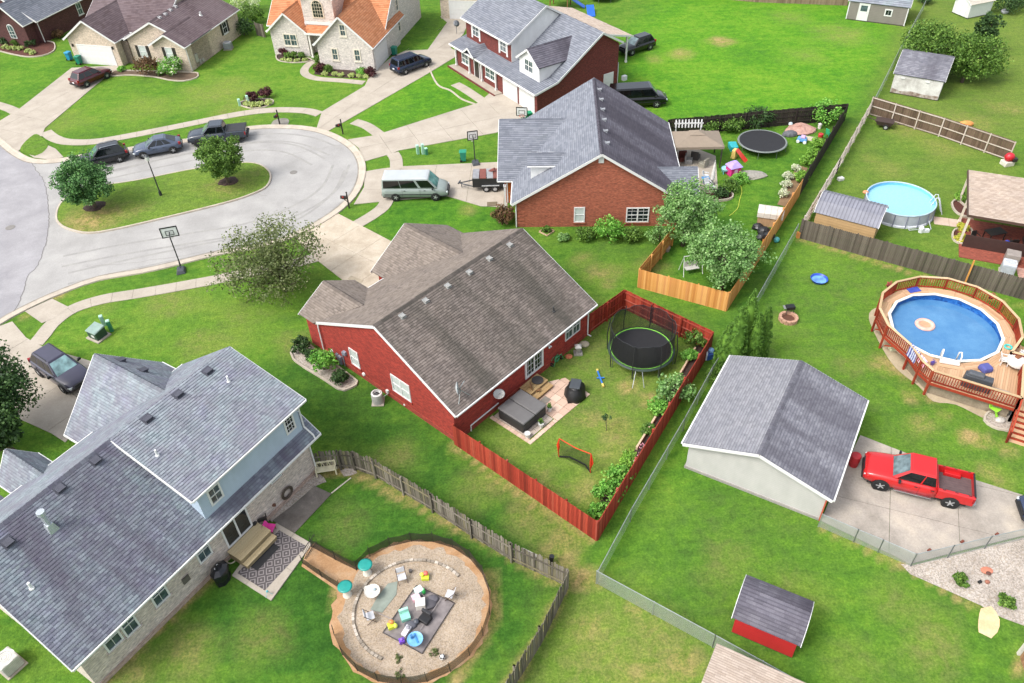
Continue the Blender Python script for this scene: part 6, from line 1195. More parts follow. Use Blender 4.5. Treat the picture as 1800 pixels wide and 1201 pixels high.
def grate(label, px, py, r=.36, z=.03):
    T = tag(MB().lathe([(r, 0), (r, .012), (r * .8, .016), (0.01, .016)], n=20, cap=False).obj('manhole_cover', M('#77736e', .7), None), label, 'manhole cover'); T.location = G(px, py, z)
grate('round manhole cover in the upper cul-de-sac paving', 516, 303); grate('round manhole cover in the main street paving', 18, 400, .4, .034); tag(MB().box(0, 0, 0, .9, .7, .03).obj('drain_grate', M('#6a5f4c', .8), None), 'rectangular metal drain grate by the orange house garage', 'drain').location = G(865, 359, .055)
m_ = MB(); m_.box(0, 0, 0, 1.3, .5, .012, -.6); tag(m_.obj('rubber_mat', M('#9b907c', .9), None), 'small worn mat on the red house driveway', 'mat').location = G(625, 492, .062)

# ================================================================== RED HOUSE BACK YARD
fr = FR_RED; RZ = fr.a
def lw(fr, x, y, z=0): return fr.M @ Vector((x, y, z))
root = bpy.data.objects.new('patio', None); COL.objects.link(root); root['kind'] = 'structure'
PAV = m_wood('paver_pink', ['#b79a88', '#c2a693', '#cdb3a0', '#bda18f'], .85, .1); PAV2 = m_wood('paver_grey', ['#a3968a', '#b3a69a', '#aea194'], .85, .12)
slabs(root, [tuple(lw(fr, x, y)[:2]) for x, y in [(5.6, -.4), (5.6, -3.75), (8.85, -3.85), (9.0, -1.6), (7.0, -.4)]], (.6, .6), RZ, -.03, .05, PAV, .012, 'paver')
slabs(root, [tuple(lw(fr, x, y)[:2]) for x, y in [(3.25, -.3), (3.25, -3.35), (5.55, -3.4), (5.55, -.3)]], (.4, .4), RZ, -.03, .05, PAV2, .01, 'paver')
slabs(root, [tuple(lw(fr, x, y)[:2]) for x, y in [(2.95, -.2), (2.95, -3.72), (3.22, -3.72), (3.22, -.2)]], (.3, .3), RZ, -.03, .055, PAV, .01, 'paver'); slabs(root, [tuple(lw(fr, x, y)[:2]) for x, y in [(3.22, -3.4), (3.22, -3.72), (5.57, -3.76), (5.57, -3.44)]], (.3, .3), RZ, -.03, .055, PAV, .01, 'paver')
c = (G(872, 744, .1) + G(962, 730, .5)) / 2; T = thing('hot_tub', 'square hot tub with folded grey cover on the red house patio', 'hot tub', lw(fr, 4.42, -1.75, .05), RZ)
DK = M('#2b2a2c', .6); m_ = MB(); m_.box(0, 0, 0, 2.25, 2.2, .85); m_.obj('cabinet', DK, T, bevel=.12)
for i in range(4):
    m_ = MB()
    for j in range(9): u = -.85 + j * .2125; p = ((u, -1.07), (1.07, u), (u, 1.07), (-1.07, u))[i]; m_.box(p[0], p[1], .08, .17 if i % 2 == 0 else .03, .03 if i % 2 == 0 else .17, .66)
    m_.obj('panel', M('#333235', .6), T, kind='stuff')
for s in (-1, 1): MB().box(s * .575, 0, .86, 1.13, 2.3, .12, 0, .97).obj('cover', M('#605e5d', .65, 0, .1), T, bevel=.07)
T = thing('barbecue_grill', 'grill under a black cover on the pink patio', 'grill', G(1011, 693, .05), RZ + .5); m_ = MB(); m_.lathe([(.95, 0), (.92, .25), (.8, .55), (.66, .75), (.58, .86), (.55, .92)], n=14, sy=.75, cap=True)
for i, v in enumerate(m_.v): m_.v[i] = (v[0] * (1 + .12 * math.sin(i * 2.4)), v[1] * (1 + .12 * math.cos(i * 1.9)), v[2])
m_.obj('cover', M('#161617', .55), T, smooth=True); MB().box(0, 0, .9, .9, .7, .1).obj('cover_top', M('#3d4145', .5), T, bevel=.03); MB().box(.0, -.42, .55, .18, .02, .06, .1).obj('label', M('#c9c9c9'), T)
def pot(label, px, py, r, h, c, z=0.05, plant='mid', ph=.3):
    T = thing('plant_pot', label, 'plant pot', G(px, py, z)); MB().lathe([(r * .75, 0), (r, h), (r * 1.08, h), (r * .95, h * .92), (.01, h * .9)], n=14).obj('pot', M(c, .6), T, smooth=False)
    if plant: leaves(T, [(random.uniform(-r, r) * .5, random.uniform(-r, r) * .5, h + ph * random.random()) for _ in range(6)], r * .7, 22, .09, LF[plant], 'foliage')
pot('white plant pot at the hot tub corner by the pink patio', 966, 722, .17, .3, '#c9c8c4'); pot('white plant pot with weeds in the middle of the hot tub slab edge', 951, 750, .18, .32, '#c4c4c0'); pot('white plant pot nearest the patio corner', 927, 768, .19, .34, '#c6c5c1', plant=None)
pot('terracotta pot beside the french doors', 932, 669, .16, .28, '#a2543a', plant='mid')
T = thing('door_steps', 'two wooden steps below the red house french doors', 'steps', lw(fr, 6.55, -.1), RZ)
for i, (y, z, w, d) in enumerate(((-.55, .44, 1.8, 1.0), (-1.25, .22, 1.8, .5))):
    n_ = 4 if i == 0 else 2
    for j in range(n_): MB().box(.3, y + (j + .5) * d / n_ - d / 2, z, w, d / n_ - .015, .05).obj('plank', m_wood('step_wood', ['#a5885f', '#b3976c', '#988059']), T)
    MB().box(.3, y, 0, w - .08, d - .05, z).obj('riser', M('#7d6648', .8), T)
tag(MB().box(0, 0, 0, .75, .5, .02, RZ).obj('door_mat', M('#7b756c', .9), None), 'grey patterned mat below the wooden steps', 'mat').location = lw(fr, 6.4, -1.95, .06)
T = thing('patio_clutter_table', 'dark low table with pots beside the french doors', 'table', G(945, 678, .05), RZ); MB().lathe([(.4, .5), (.4, .54), (.01, .55)], n=14).obj('tabletop', M('#3f3d3c', .6), T)
for a in range(3): MB().tube([(.3 * math.cos(a * 2.1), .3 * math.sin(a * 2.1), 0), (.25 * math.cos(a * 2.1), .25 * math.sin(a * 2.1), .5)], .02, 6).obj('leg', M('#2e2d2c'), T)
T = thing('garden_chair', 'low brown folding chair beside the hot tub', 'chair', G(943, 690, .05), RZ + .8); MB().box(0, 0, .35, .5, .5, .04).obj('seat', M('#7b5a3a'), T); MB().hexa([(-.25, .22, .38), (.25, .22, .38), (.25, .26, .38), (-.25, .26, .38)], [(-.25, .4, .85), (.25, .4, .85), (.25, .44, .85), (-.25, .44, .85)]).obj('backrest', M('#7b5a3a'), T)
for x, y in ((-.22, -.22), (.22, -.22), (-.22, .22), (.22, .22)): MB().box(x, y, 0, .04, .04, .36).obj('leg', M('#4d3825'), T)
T = thing('garden_hose_cart', 'green wheeled hose cart against the red house wall', 'hose cart', G(982, 640), RZ); m_ = MB(); m_.tube([(-.5, 0, .1), (-.3, 0, .75), (.3, 0, .75), (.5, 0, .1)], .025, 6); m_.tube([(-.5, .4, .1), (-.3, .3, .55), (.3, .3, .55), (.5, .4, .1)], .025, 6); m_.obj('frame', M('#3f8a5c', .5), T); m_ = MB(); m_.torus((0, 0, 0), .2, .07, 16, 6); o = m_.obj('hose_reel', M('#2f7a4c', .6), T); o.location = (0, .15, .4); o.rotation_euler = (1.57, 0, 0)
for s in (-1, 1): w_ = MB().torus((0, 0, 0), .13, .04, 14, 6).obj('wheel', TYRE, T); w_.location = (s * .5, .2, .16); w_.rotation_euler = (0, 1.57, 0)
T = thing('stone_lantern', 'grey stacked lantern ornament by the red house corner', 'ornament', G(1016, 622)); m_ = MB(); m_.box(0, 0, 0, .6, .5, .14); m_.box(0, 0, .14, .22, .22, .3); m_.box(0, 0, .44, .34, .34, .26); m_.obj('stack', M('#8b8780', .8), T); MB().box(0, 0, .7, .46, .46, .16, 0, .3).obj('cap', M('#b5b2ad', .7), T)
tag(MB().sph((0, 0, .1), (.38, .3, .2), 10, 6).obj('stone', M('#a39a86', .9), None), 'pale stone at the downspout of the red house', 'stone').location = G(1027, 607)
tag(MB().sph((0, 0, .06), (.28, .22, .16), 8, 6).obj('clay_pot_shard', M('#b36a4b', .9), None), 'orange clay pot lying by the hose cart', 'pot').location = G(1000, 628)
m_ = MB(); P0 = Vector((0, 0, .12)); T = thing('toy_water_slide', 'blue and yellow toy lying on the lawn behind the grill', 'toy', G(1055, 667), heading((1050, 650), (1062, 683), 0)); m_.bar((-.75, 0, .08), (.55, 0, .12), .1, .07); m_.bar((-.1, -.22, .08), (.0, .28, .1), .07, .06); m_.obj('body', M('#2f6fb8', .45), T); m_ = MB(); m_.bar((.55, 0, .12), (.85, 0, .12), .13, .1); m_.bar((-.9, 0, .1), (-.75, 0, .1), .13, .1); m_.obj('end_piece', M('#c9b25a', .5), T, kind='stuff')
tree('thin bare sapling in the middle of the red house lawn', 1065, 757, 1.5, .35, LF['dark'], n=14, per=12, size=.09, trunk=.022, lim=4, bare=.3)
T = thing('rebounder_net', 'red framed sports rebounder net standing on the red house lawn', 'sports net', G(1010, 818), heading((982, 800), (1038, 828), 0)); T.scale = (1.12, 1.1, 1.4); RDP = M('#c8391f', .45)
m_ = MB(); pts = [(-1.0, 0, .05), (-1.02, -.12, .7), (-.98, 0, 1.25)]; m_.tube(pts, .03, 6); MB().tube([(-.98, 0, 1.25), (0, .05, 1.1), (.98, 0, 1.25)], .025, 6).obj('top_bar', RDP, T); m_.obj('side_post', RDP, T); MB().tube([(1.0, 0, .05), (1.02, -.12, .7), (.98, 0, 1.25)], .03, 6).obj('side_post', RDP, T)
for s in (-1, 1): MB().extr([(s * 1.02, -.02, .3), (s * 1.16, -.02, .75), (s * 1.02, -.02, 1.25), (s * .96, -.02, .75)], (0, .03, 0)).obj('side_pad', RDP, T, fix=True)
MB().poly([(-.98, .02, .12), (.98, .02, .12), (.96, .02, 1.2), (0, .06, 1.08), (-.96, .02, 1.2)]).obj('net', m_mesh('net_black', '#1c1c1c', .05, .22), T); MB().tube([(-1.0, .0, .06), (-.5, .3, .06), (.5, .3, .06), (1.0, 0, .06)], .045, 6).obj('base_bar', M('#1c1c1e'), T)
BLKN = m_mesh('net_fine_black', '#17171a', .05, .44)
def trampoline(label, cx, cy, r, z, pad, net=None, legs=8, ladder=False, padm2=None):
    T = thing('trampoline', label, 'trampoline', (cx, cy, 0)); MB().lathe([(.01, z - .02), (r * .5, z - .03), (r * .96, z)], n=40).obj('mat', M('#1d1d20', .75), T, smooth=True)
    m_ = MB(); pi_ = .87 if net else .94; m_.lathe([(r * pi_, z + .02), (r * (pi_ + .04), z + .04), (r, z + .04), (r * 1.02, z - .03)], n=40); m_.obj('pad', pad, T, smooth=True); MB().torus((0, 0, z - .04), r * 1.0, .03, 40, 6).obj('frame', M('#8d9294', .4, .5), T)
    if padm2: m_ = MB(); m_.lathe([(r * .905, z + .055), (r * .945, z + .062)], n=40); m_.obj('pad_stripe', padm2, T)
    for i in range(legs):
        a = 2 * math.pi * (i + .5) / legs; MB().tube([(r * .98 * math.cos(a), r * .98 * math.sin(a), z - .05), (r * 1.0 * math.cos(a), r * 1.0 * math.sin(a), 0)], .025, 6).obj('leg', M('#6f7375', .4, .5), T)
        if net: q = 1.08; MB().tube([(r * 1.05 * math.cos(a), r * 1.05 * math.sin(a), .1), (r * q * math.cos(a), r * q * math.sin(a), z + .6), (r * 1.0 * math.cos(a), r * 1.0 * math.sin(a), z + net)], .035, 7).obj('net_pole', M('#202124', .6), T)
    if net:
        m_ = MB(); R_ = [[(rr * (1 - (.035 if (j % 5) in (2, 3) and zz > z + .5 else 0)) * math.cos(2 * math.pi * (j) / 40), rr * math.sin(2 * math.pi * j / 40), zz - (.12 if (j % 5) in (2, 3) and zz > z + 1 else 0)) for j in range(40)] for rr, zz in ((r * .93, z + .03), (r * .97, z + .6), (r * .97, z + net - .05))]
        for r0, r1 in zip(R_, R_[1:]):
            b_ = len(m_.v); m_.v += r0 + r1
            for j in range(40): m_.f.append((b_ + j, b_ + (j + 1) % 40, b_ + 40 + (j + 1) % 40, b_ + 40 + j))
        m_.obj('safety_net', BLKN, T); MB().tube([Vector(p) for p in R_[-1]] + [Vector(R_[-1][0])], .02, 5, False).obj('net_rim', M('#26272a'), T)
    if ladder:
        for dx in (-.22, .22): MB().tube([(dx - .5, -r * .98, z - .05), (dx * 1.8 - .6, -r * 1.32, 0)], .022, 6).obj('ladder_rail', M('#a3a7a9', .4, .5), T)
    return T
trampoline('black trampoline with tall safety net and lime green edge in the red fenced yard', 8.92, 40.7, 2.28, .85, M('#26382c', .6), 2.1, 8, True, M('#7cc142', .5))
trampoline('large black trampoline with grey frame and no net behind the orange house', 24.96, 69.62, 2.3, .8, M('#6f7572', .6), None, 8)
c = G(1062, 4); trampoline('blue trampoline partly out of frame at the top edge', c.x, c.y + 1.5, 2.2, .8, M('#22547c', .6), None, 8)
for i, (a, b_) in enumerate((((1222, 612), (1189, 668)), ((1152, 734), (1119, 788)))):
    A_, B_ = G(*a, .2), G(*b_, .2); T = MB().bar((0, 0, .1), B_ - A_ + Vector((0, 0, .1)), .12, .42).obj('raised_bed_board', m_wood('bed_board', ['#b59a80', '#c4aa90']), None); tag(T, ('rear' if i == 0 else 'front') + ' bleached board edging the raised bed by the red fence', 'garden board'); T.location = (A_.x, A_.y, 0)
for i, (px, py) in enumerate([(1058, 893), (1063, 897), (1052, 906)]): tag(MB().sph((0, 0, .1), (.16, .13, .12), 8, 6).obj('stone', M('#b9b6b0', .8), None), ['left', 'right', 'front'][i] + ' pale stone in the raised bed front corner', 'stone').location = G(px, py)
for i, (px, py) in enumerate([(1128, 795), (1120, 810), (1078, 862), (1060, 880), (1113, 825)]): T = thing('flower', ['rearmost', 'second', 'third', 'frontmost', 'middle'][i] + ' pink flower clump along the raised bed', 'flower', G(px, py)); leaves(T, [(0, 0, .5), (.15, .1, .6)], .2, 12, .09, M('#c48a9a', .6), 'petals'); MB().tube([(0, 0, 0), (.03, 0, .5)], .012, 5).obj('stem', M('#4a6b30'), T)
# satellite dishes
p = fr.W(873, 691, 'y', -.35); T = thing('satellite_dish', 'pale round satellite dish on the red house wall above the hot tub', 'satellite dish', lw(fr, p.x, -.02, p.z - .1), RZ); d_ = MB().lathe([(.01, 0), (.22, .03), (.36, .09), (.42, .13), (.36, .07), (.01, -.02)], n=18, sy=.85).obj('dish', M('#a9a7a3', .4, .2), T, smooth=True); d_.location = (0, -.5, .05); d_.rotation_euler = (.35, 0, 0); MB().tube([(0, 0, -.15), (0, -.45, -.05), (0, -.5, .05)], .025, 6).obj('arm', M('#8b8d8e', .4, .5), T); MB().tube([(0, -.5, .08), (0, -.75, .42)], .015, 5).obj('feed_arm', M('#8b8d8e', .4, .5), T)
q = fr.R(810, 696, (0, -.35, 2.75), (0, -3.45, 6.85)); T = thing('satellite_dish', 'satellite dish on a tripod seen edge on at the red house roof corner', 'satellite dish', lw(fr, q.x, q.y, q.z), RZ)
for x, y, z in ((-.5, -.3, -.15), (.5, -.3, -.15), (.05, .55, .3)): MB().tube([(x, y, z), (0, 0, .5)], .022, 6).obj('leg', M('#9aa09f', .4, .4), T)
d_ = MB().lathe([(.01, 0), (.25, .04), (.4, .1), (.42, .12), (.25, .02), (.01, -.02)], n=18).obj('dish', M('#c9cdcd', .4), T, smooth=True); d_.location = (-.25, .1, .75); d_.rotation_euler = (1.45, 0, .76); MB().tube([(0, 0, .3), (0, 0, .7), (.5, .1, .85)], .025, 6).obj('arm', M('#8f9594', .4, .4), T); MB().tube([(0, 0, .5), (-.2, .08, .75)], .02, 5).obj('mount', M('#8f9594', .4, .4), T)
def ac(label, px, py, r, h, square=False, c='#a9a7a1', rz=0, pad=True):
    T = thing('air_conditioner', label, 'air conditioner', G(px, py), rz)
    if pad: MB().box(0, 0, 0, r * 2.15, r * 2.15, .07).obj('pad', CONC, T)
    if square: m_ = MB(); m_.box(0, 0, .08, r * 1.9, r * 1.9, h); m_.obj('case', M(c, .5), T, bevel=.08)
    else: MB().lathe([(r, .08), (r, h), (r * .96, h + .05)], n=20).obj('case', M(c, .5), T, smooth=False)
    m_ = MB(); m_.lathe([(r * .98, h + .06), (r * .7, h + .1), (r * .68, h + .03), (.01, h - .12)], n=20); m_.obj('fan_housing', M('#c4c3be', .5), T); m_ = MB()
    for i in range(4): a = i * math.pi / 2; m_.bar((.05 * math.cos(a), .05 * math.sin(a), h + .02), (r * .6 * math.cos(a), r * .6 * math.sin(a), h - .02), .16, .02)
    m_.obj('fan', M('#2d2d2d'), T); m_ = MB()
    for rr in (.25, .45, .65): m_.torus((0, 0, h + .08), r * rr, .008, 20, 4)
    m_.obj('grille', M('#77787a', .5, .4), T)
    m_ = MB()
    for i in range(7): zz = .16 + i * (h - .2) / 7; (m_.box(0, 0, zz, r * 1.93, r * 1.93, .015) if square else m_.torus((0, 0, zz), r * 1.005, .008, 20, 4))
    m_.obj('louvre', M('#8b8984', .5), T, kind='stuff')
ac('grey round air conditioner beside the red house gable wall', 665, 707, .38, .8); ac('white air conditioner at the bottom left corner below the slate roof', 22, 1172, .5, .85, True, '#b9b8b2', FR_BLUE.a); ac('grey air conditioner beside the cream house right wall', 402, 86, .5, .8, True, '#8b9094'); ac('white air conditioner behind the dark fence at the right edge', 1768, 480, .5, .95, True, '#b5bac4', -.5)
tag(MB().box(0, 0, 0, 1.0, .9, .95, -.5).obj('utility_cabinet', M('#8f8781', .6), None, bevel=.03), 'grey brown cabinet behind the air conditioner at the right edge', 'cabinet').location = G(1775, 462)
T = thing('white_planter', 'white tall planter at the corner of the tan roofed patio', 'planter', G(1702, 428)); MB().box(0, 0, 0, .4, .4, .6, .4, 1.1).obj('pot', M('#c9c2b5', .6), T)
# ================================================================== ROUND POOL WITH DECK
PC = Vector((30.05, 41.2, 0)); PR = 3.62; DZ = 1.2; T = thing('swimming_pool', 'large round above ground pool with dark blue liner inside the red railed deck', 'swimming pool', PC)
t = NT('pool_liner_blue'); v = t.n('TexVoronoi'); v.inputs['Scale'].default_value = 7; t.l(t.coord(), v.inputs['Vector']); s_ = t.n('SeparateColor'); t.l(v.outputs['Color'], s_.inputs[0]); t.col(t.ramp(s_.outputs[0], [(0, S('#0f3f7d')), (.5, S('#1b58a0')), (1, S('#2f6fb3'))])); LIN = t.set(.5)
t = NT('pool_water_blue'); n1_ = t.noise(t.coord(), 22, 3, .7); n2_ = t.noise(t.coord(), .8, 3); c = t.mix(1.0, t.ramp(n2_, [(.3, S('#40719f')), (.7, S('#5483ab'))]), t.ramp(n1_, [(.3, (.8, .85, .88, 1)), (.7, (1.2, 1.15, 1.1, 1))]), 'MULTIPLY'); t.col(c); t.bump(n1_, .12, .02); POOLW = t.set(.12, 0, .4)
MB().lathe([(PR, 0), (PR, DZ)], n=48).obj('pool_wall', M('#b9ad9a', .6), T, smooth=True); MB().lathe([(PR - .04, .1), (PR - .04, DZ)], n=48).obj('liner', LIN, T, smooth=True, fix=False); MB().lathe([(.01, .72), (PR - .03, .72)], n=48).obj('water', POOLW, T, smooth=True)
cop = MB()
for i in range(14): a0, a1 = 2 * math.pi * i / 14, 2 * math.pi * (i + .99) / 14; MB().hexa([(PR * .975 * math.cos(a0), PR * .975 * math.sin(a0), DZ), (PR * 1.03 * math.cos(a0), PR * 1.03 * math.sin(a0), DZ), (PR * 1.03 * math.cos(a1), PR * 1.03 * math.sin(a1), DZ), (PR * .975 * math.cos(a1), PR * .975 * math.sin(a1), DZ)], [(q.x, q.y, DZ + .06) for q in (Vector((PR * f * math.cos(a), PR * f * math.sin(a))) for f, a in ((.975, a0), (1.03, a0), (1.03, a1), (.975, a1)))]).obj('coping', M('#dcd8cc', .5), T)
_l = G(1668, 637, 1.2) - PC; LA = math.atan2(_l.y, _l.x)
for s in (-1, 1):
    a = LA + math.radians(s * 8.5); d = Vector((math.cos(a), math.sin(a), 0)); p = d * PR; MB().tube([p + d * .3 + Vector((0, 0, DZ)), p + d * .28 + Vector((0, 0, DZ + .7)), p + d * .05 + Vector((0, 0, DZ + .85)), p - d * .25 + Vector((0, 0, DZ + .6)), p - d * .3 + Vector((0, 0, .4))], .05, 8).obj('ladder_rail', M('#dcdcd8', .4), T, smooth=True)
a = LA; d = Vector((math.cos(a), math.sin(a), 0)); MB().bar(d * (PR + .25) - Vector((-d.y, d.x, 0)) * .6 + Vector((0, 0, DZ + .1)), d * (PR + .25) + Vector((-d.y, d.x, 0)) * .6 + Vector((0, 0, DZ + .1)), .4, .1).obj('ladder_step', M('#dcdcd8', .4), T)
f_ = G(1626, 571, .75); T = tag(MB().torus((0, 0, 0), .52, .16, 28, 8, .8).obj('pool_float', M('#d9a897', .45), None, smooth=True), 'round pink inflatable ring floating on the blue pool', 'pool float'); T.location = f_; MB().lathe([(.01, 0), (.5, .02)], n=24).obj('float_floor', M('#c98f70', .5), T)
DKW = m_wood('deck_boards_tan', ['#ad8a69', '#b99776', '#c2a080', '#a58262'], .75, .12); DRED = m_wood('deck_red_stain', ['#7c2c1c', '#8f3522', '#98402a', '#6d2517']); DTOP = m_wood('deck_rail_pale', ['#b59c78', '#c0a986', '#ab9270'])
T = thing('pool_deck', 'raised tan board deck with red railing round the blue pool', 'deck', PC); NSEG = 14; RO_ = 4.5
ang = lambda i: 2 * math.pi * i / NSEG + .1
for i in range(NSEG):
    for j in range(5):
        r0 = PR * 1.035 + (RO_ - PR * 1.035) * j / 5; r1 = r0 + (RO_ - PR * 1.035) / 5 - .012; q = [(r * math.cos(a), r * math.sin(a)) for r, a in ((r0, ang(i) + .002), (r1, ang(i) + .002), (r1, ang(i + 1) - .002), (r0, ang(i + 1) - .002))]
        MB().prism(q, DZ - .06, DZ).obj('deck_board', DKW, T)
Pp = [Vector(p) - PC.xy for p in ((26.75, 35.95), (31.0, 33.3), (34.4, 38.6), (33.2, 40.6), (29.0, 38.5), (26.45, 38.6))]; ux = (Pp[1] - Pp[0]).normalized(); uy = Vector((-ux.y, ux.x)); L2d = [(p.dot(ux), p.dot(uy)) for p in Pp]
x = min(p[0] for p in L2d)
while x < max(p[0] for p in L2d):
    w = clip(L2d if area(L2d) > 0 else L2d[::-1], [(x, -20), (x + .135, -20), (x + .135, 20), (x, 20)])
    if len(w) > 2:
        out = []
        for a, b in w:
            p = ux * a + uy * b
            if p.length < RO_ * .985:      # end at the ring of deck round the pool
                perp = abs(Vector((0, 0)).dot(ux) - a); b = -math.sqrt(max(0, (RO_ * .985) ** 2 - perp ** 2))
            p = ux * a + uy * b; out.append((p.x, p.y))
        if abs(area(out)) > .02: MB().prism(out, DZ - .065, DZ - .004).obj('deck_board', DKW, T)
    x += .147
balm = MB().box(0, 0, DZ + .08, .045, .045, .82).mesh('baluster'); balm.materials.append(DRED)
def railing(pts, braces=True, post_down=True, top=DTOP):
    for a, b in zip(pts, pts[1:]):
        a, b = Vector((a[0], a[1], 0)), Vector((b[0], b[1], 0)); d = b - a; L_ = d.length; an = math.atan2(d.y, d.x); zt = Vector((0, 0, DZ + .95))
        MB().box(0, 0, 0, .12, .12, DZ + .97).obj('post', DRED, T, loc=a); MB().bar(a + zt, b + zt, .16, .05).obj('top_rail', top, T); MB().bar(a + Vector((0, 0, DZ + .1)), b + Vector((0, 0, DZ + .1)), .06, .1).obj('bottom_rail', DRED, T); MB().bar(a + Vector((0, 0, DZ + .86)), b + Vector((0, 0, DZ + .86)), .06, .1).obj('upper_rail', DRED, T)
        MB().bar(a + Vector((0, 0, DZ - .16)), b + Vector((0, 0, DZ - .16)), .05, .2).obj('rim_joist', DRED, T)
        n_ = int(L_ / .15)
        for i in range(1, n_): p = a + d * (i / n_); link('baluster', balm, None, T, loc=p, rz=an)
    MB().box(0, 0, 0, .12, .12, DZ + .97).obj('post', DRED, T, loc=Vector((pts[-1][0], pts[-1][1], 0)))
RA = [-58, -33, -8, 17, 42, 67, 92, 117, 141, 165, 188]
ringpts = [(RO_ * math.cos(math.radians(v)), RO_ * math.sin(math.radians(v))) for v in RA]
railing(ringpts + [(Pp[5].x - .1, Pp[5].y - .25), (26.42 - PC.x, 36.95 - PC.y), (Pp[0].x, Pp[0].y), (Pp[1].x, Pp[1].y)])
e1 = Vector((ringpts[0][0], ringpts[0][1], 0)); d_ = (G(1800, 619, 2.2) - G(1777, 613, 2.2)).normalized(); railing([ringpts[0], (e1.x + d_.x * 3.2, e1.y + d_.y * 3.2)])
_e = G(1801, 640, 2.2) - PC; railing([(Pp[1].x, Pp[1].y), (_e.x, _e.y)])
for i in (5.5, 6.3, 7.2, 8.2):
    p = Vector((RO_ * .97 * math.cos(ang(i)), RO_ * .97 * math.sin(ang(i)), 0)); q = Vector((RO_ * .97 * math.cos(ang(i + .5)), RO_ * .97 * math.sin(ang(i + .5)), DZ - .1)); MB().bar(p + Vector((0, 0, .4)), q, .08).obj('brace', DRED, T)
st_d = -uy.to_3d(); base = Pp[1].to_3d()
for i in range(6):
    p = base + ux.to_3d() * .75 + st_d * (.15 + i * .3); MB().bar(p - ux.to_3d() * .65 + Vector((0, 0, DZ - .2 * (i + 1))), p + ux.to_3d() * .65 + Vector((0, 0, DZ - .2 * (i + 1))), .28, .045).obj('stair_tread', DKW, T); MB().bar(p - ux.to_3d() * .65 - st_d * .14 + Vector((0, 0, DZ - .2 * i - .11)), p + ux.to_3d() * .65 - st_d * .14 + Vector((0, 0, DZ - .2 * i - .11)), .03, .14).obj('stair_riser', DRED, T)
for s in (.05, 1.45): a = base + ux.to_3d() * s; MB().bar(a + Vector((0, 0, DZ - .15)), a + st_d * 1.95 + Vector((0, 0, .0)), .06, .26).obj('stringer', DRED, T); MB().bar(a + Vector((0, 0, DZ + .85)), a + st_d * 1.95 + Vector((0, 0, .9)), .1, .06).obj('hand_rail', DRED, T); MB().box(0, 0, 0, .1, .1, .95).obj('post', DRED, T, loc=a + st_d * 1.95)
q = [base + ux.to_3d() * .05 + Vector((0, 0, DZ - .004)), base + ux.to_3d() * 3.2 + Vector((0, 0, DZ - .004)), Pp[2].to_3d() + ux.to_3d() * 3 + Vector((0, 0, DZ - .004)), Pp[2].to_3d() + ux.to_3d() * .1 + Vector((0, 0, DZ - .004))]
for i in range(9):
    a = base.to_2d() + ux * (.08 + i * .15); b = Pp[2] + ux * (.08 + i * .15); w = ux * .137; MB().prism([a, a + w, b + w, b], DZ - .07, DZ - .006).obj('deck_board', DKW, T)
m_ = MB()
for i in range(24): r_ = RO_ - .5
sk = MB(); skp = [Pp[5] * .98, Pp[0] + uy * .25 + ux * .2, Pp[1] + uy * .25 - ux * .2]
for a, b in zip(skp, skp[1:]): sk.extr([(a.x, a.y, 0), (b.x, b.y, 0), (b.x, b.y, DZ - .25), (a.x, a.y, DZ - .25)], (uy.x * .04, uy.y * .04, 0))
sk.obj('skirting', m_ground('skirting_weathered', [(.3, S('#6f6353')), (.6, S('#8e8270')), (.8, S('#a59a88'))], 3, 9, .2), T, fix=True)
sheet('gravel_pad', [(1527, 560), (1537, 543), (1560, 545), (1600, 600), (1700, 690), (1738, 722), (1735, 738), (1680, 712), (1640, 706), (1615, 680), (1575, 648), (1548, 608)], .03, m_ground('pad_fines', [(.3, S('#94866f')), (.7, S('#b5a68c'))], 2, 14, .2), .4)
sheet('stone_bed', [(1730, 740), (1735, 728), (1752, 722), (1790, 722), (1785, 757), (1765, 757), (1745, 752)], .034, GRAVEL, .3, .12)
def deckpt(px, py, z=DZ): return G(px, py, z)
T = thing('barbecue_grill', 'long grey covered grill against the front deck railing', 'grill', deckpt(1713, 681), math.atan2(ux.y, ux.x)); MB().hexa([(-.85, -.3, 0), (.85, -.3, 0), (.85, .3, 0), (-.85, .3, 0)], [(-.8, -.25, 1.0), (.8, -.25, 1.0), (.8, .25, 1.0), (-.8, .25, 1.0)]).obj('cover', M('#3f4247', .6), T, bevel=.06); MB().box(-.2, 0, .98, 1.0, .46, .2, 0, .85).obj('hood', M('#4a4d52', .5), T, bevel=.06)
T = thing('ottoman', 'purple blue square pouf on the tan pool deck', 'pouf', deckpt(1731, 651), .2); MB().box(0, 0, 0, .75, .7, .4, 0, .9).obj('cushion', M('#4b4f8c', .8, 0, .12), T, bevel=.12)
T = thing('patio_table', 'pale round patio table under a cloth at the right deck edge', 'table', deckpt(1784, 645), .3); MB().lathe([(.62, .35), (.66, .72), (.6, .74), (.01, .745)], n=20).obj('tablecloth', M('#c6c0ba', .8), T, smooth=True); MB().cone((0, 0, 0), (0, 0, .72), .06, .05, 8).obj('leg', WHITE, T); tag(MB().box(0, 0, 0, .32, .26, .12, .5).obj('basket', M('#7b4a2d', .7), None, bevel=.03), 'brown basket on the pale deck table', 'basket').location = deckpt(1784, 645) + Vector((-.05, .1, .75))
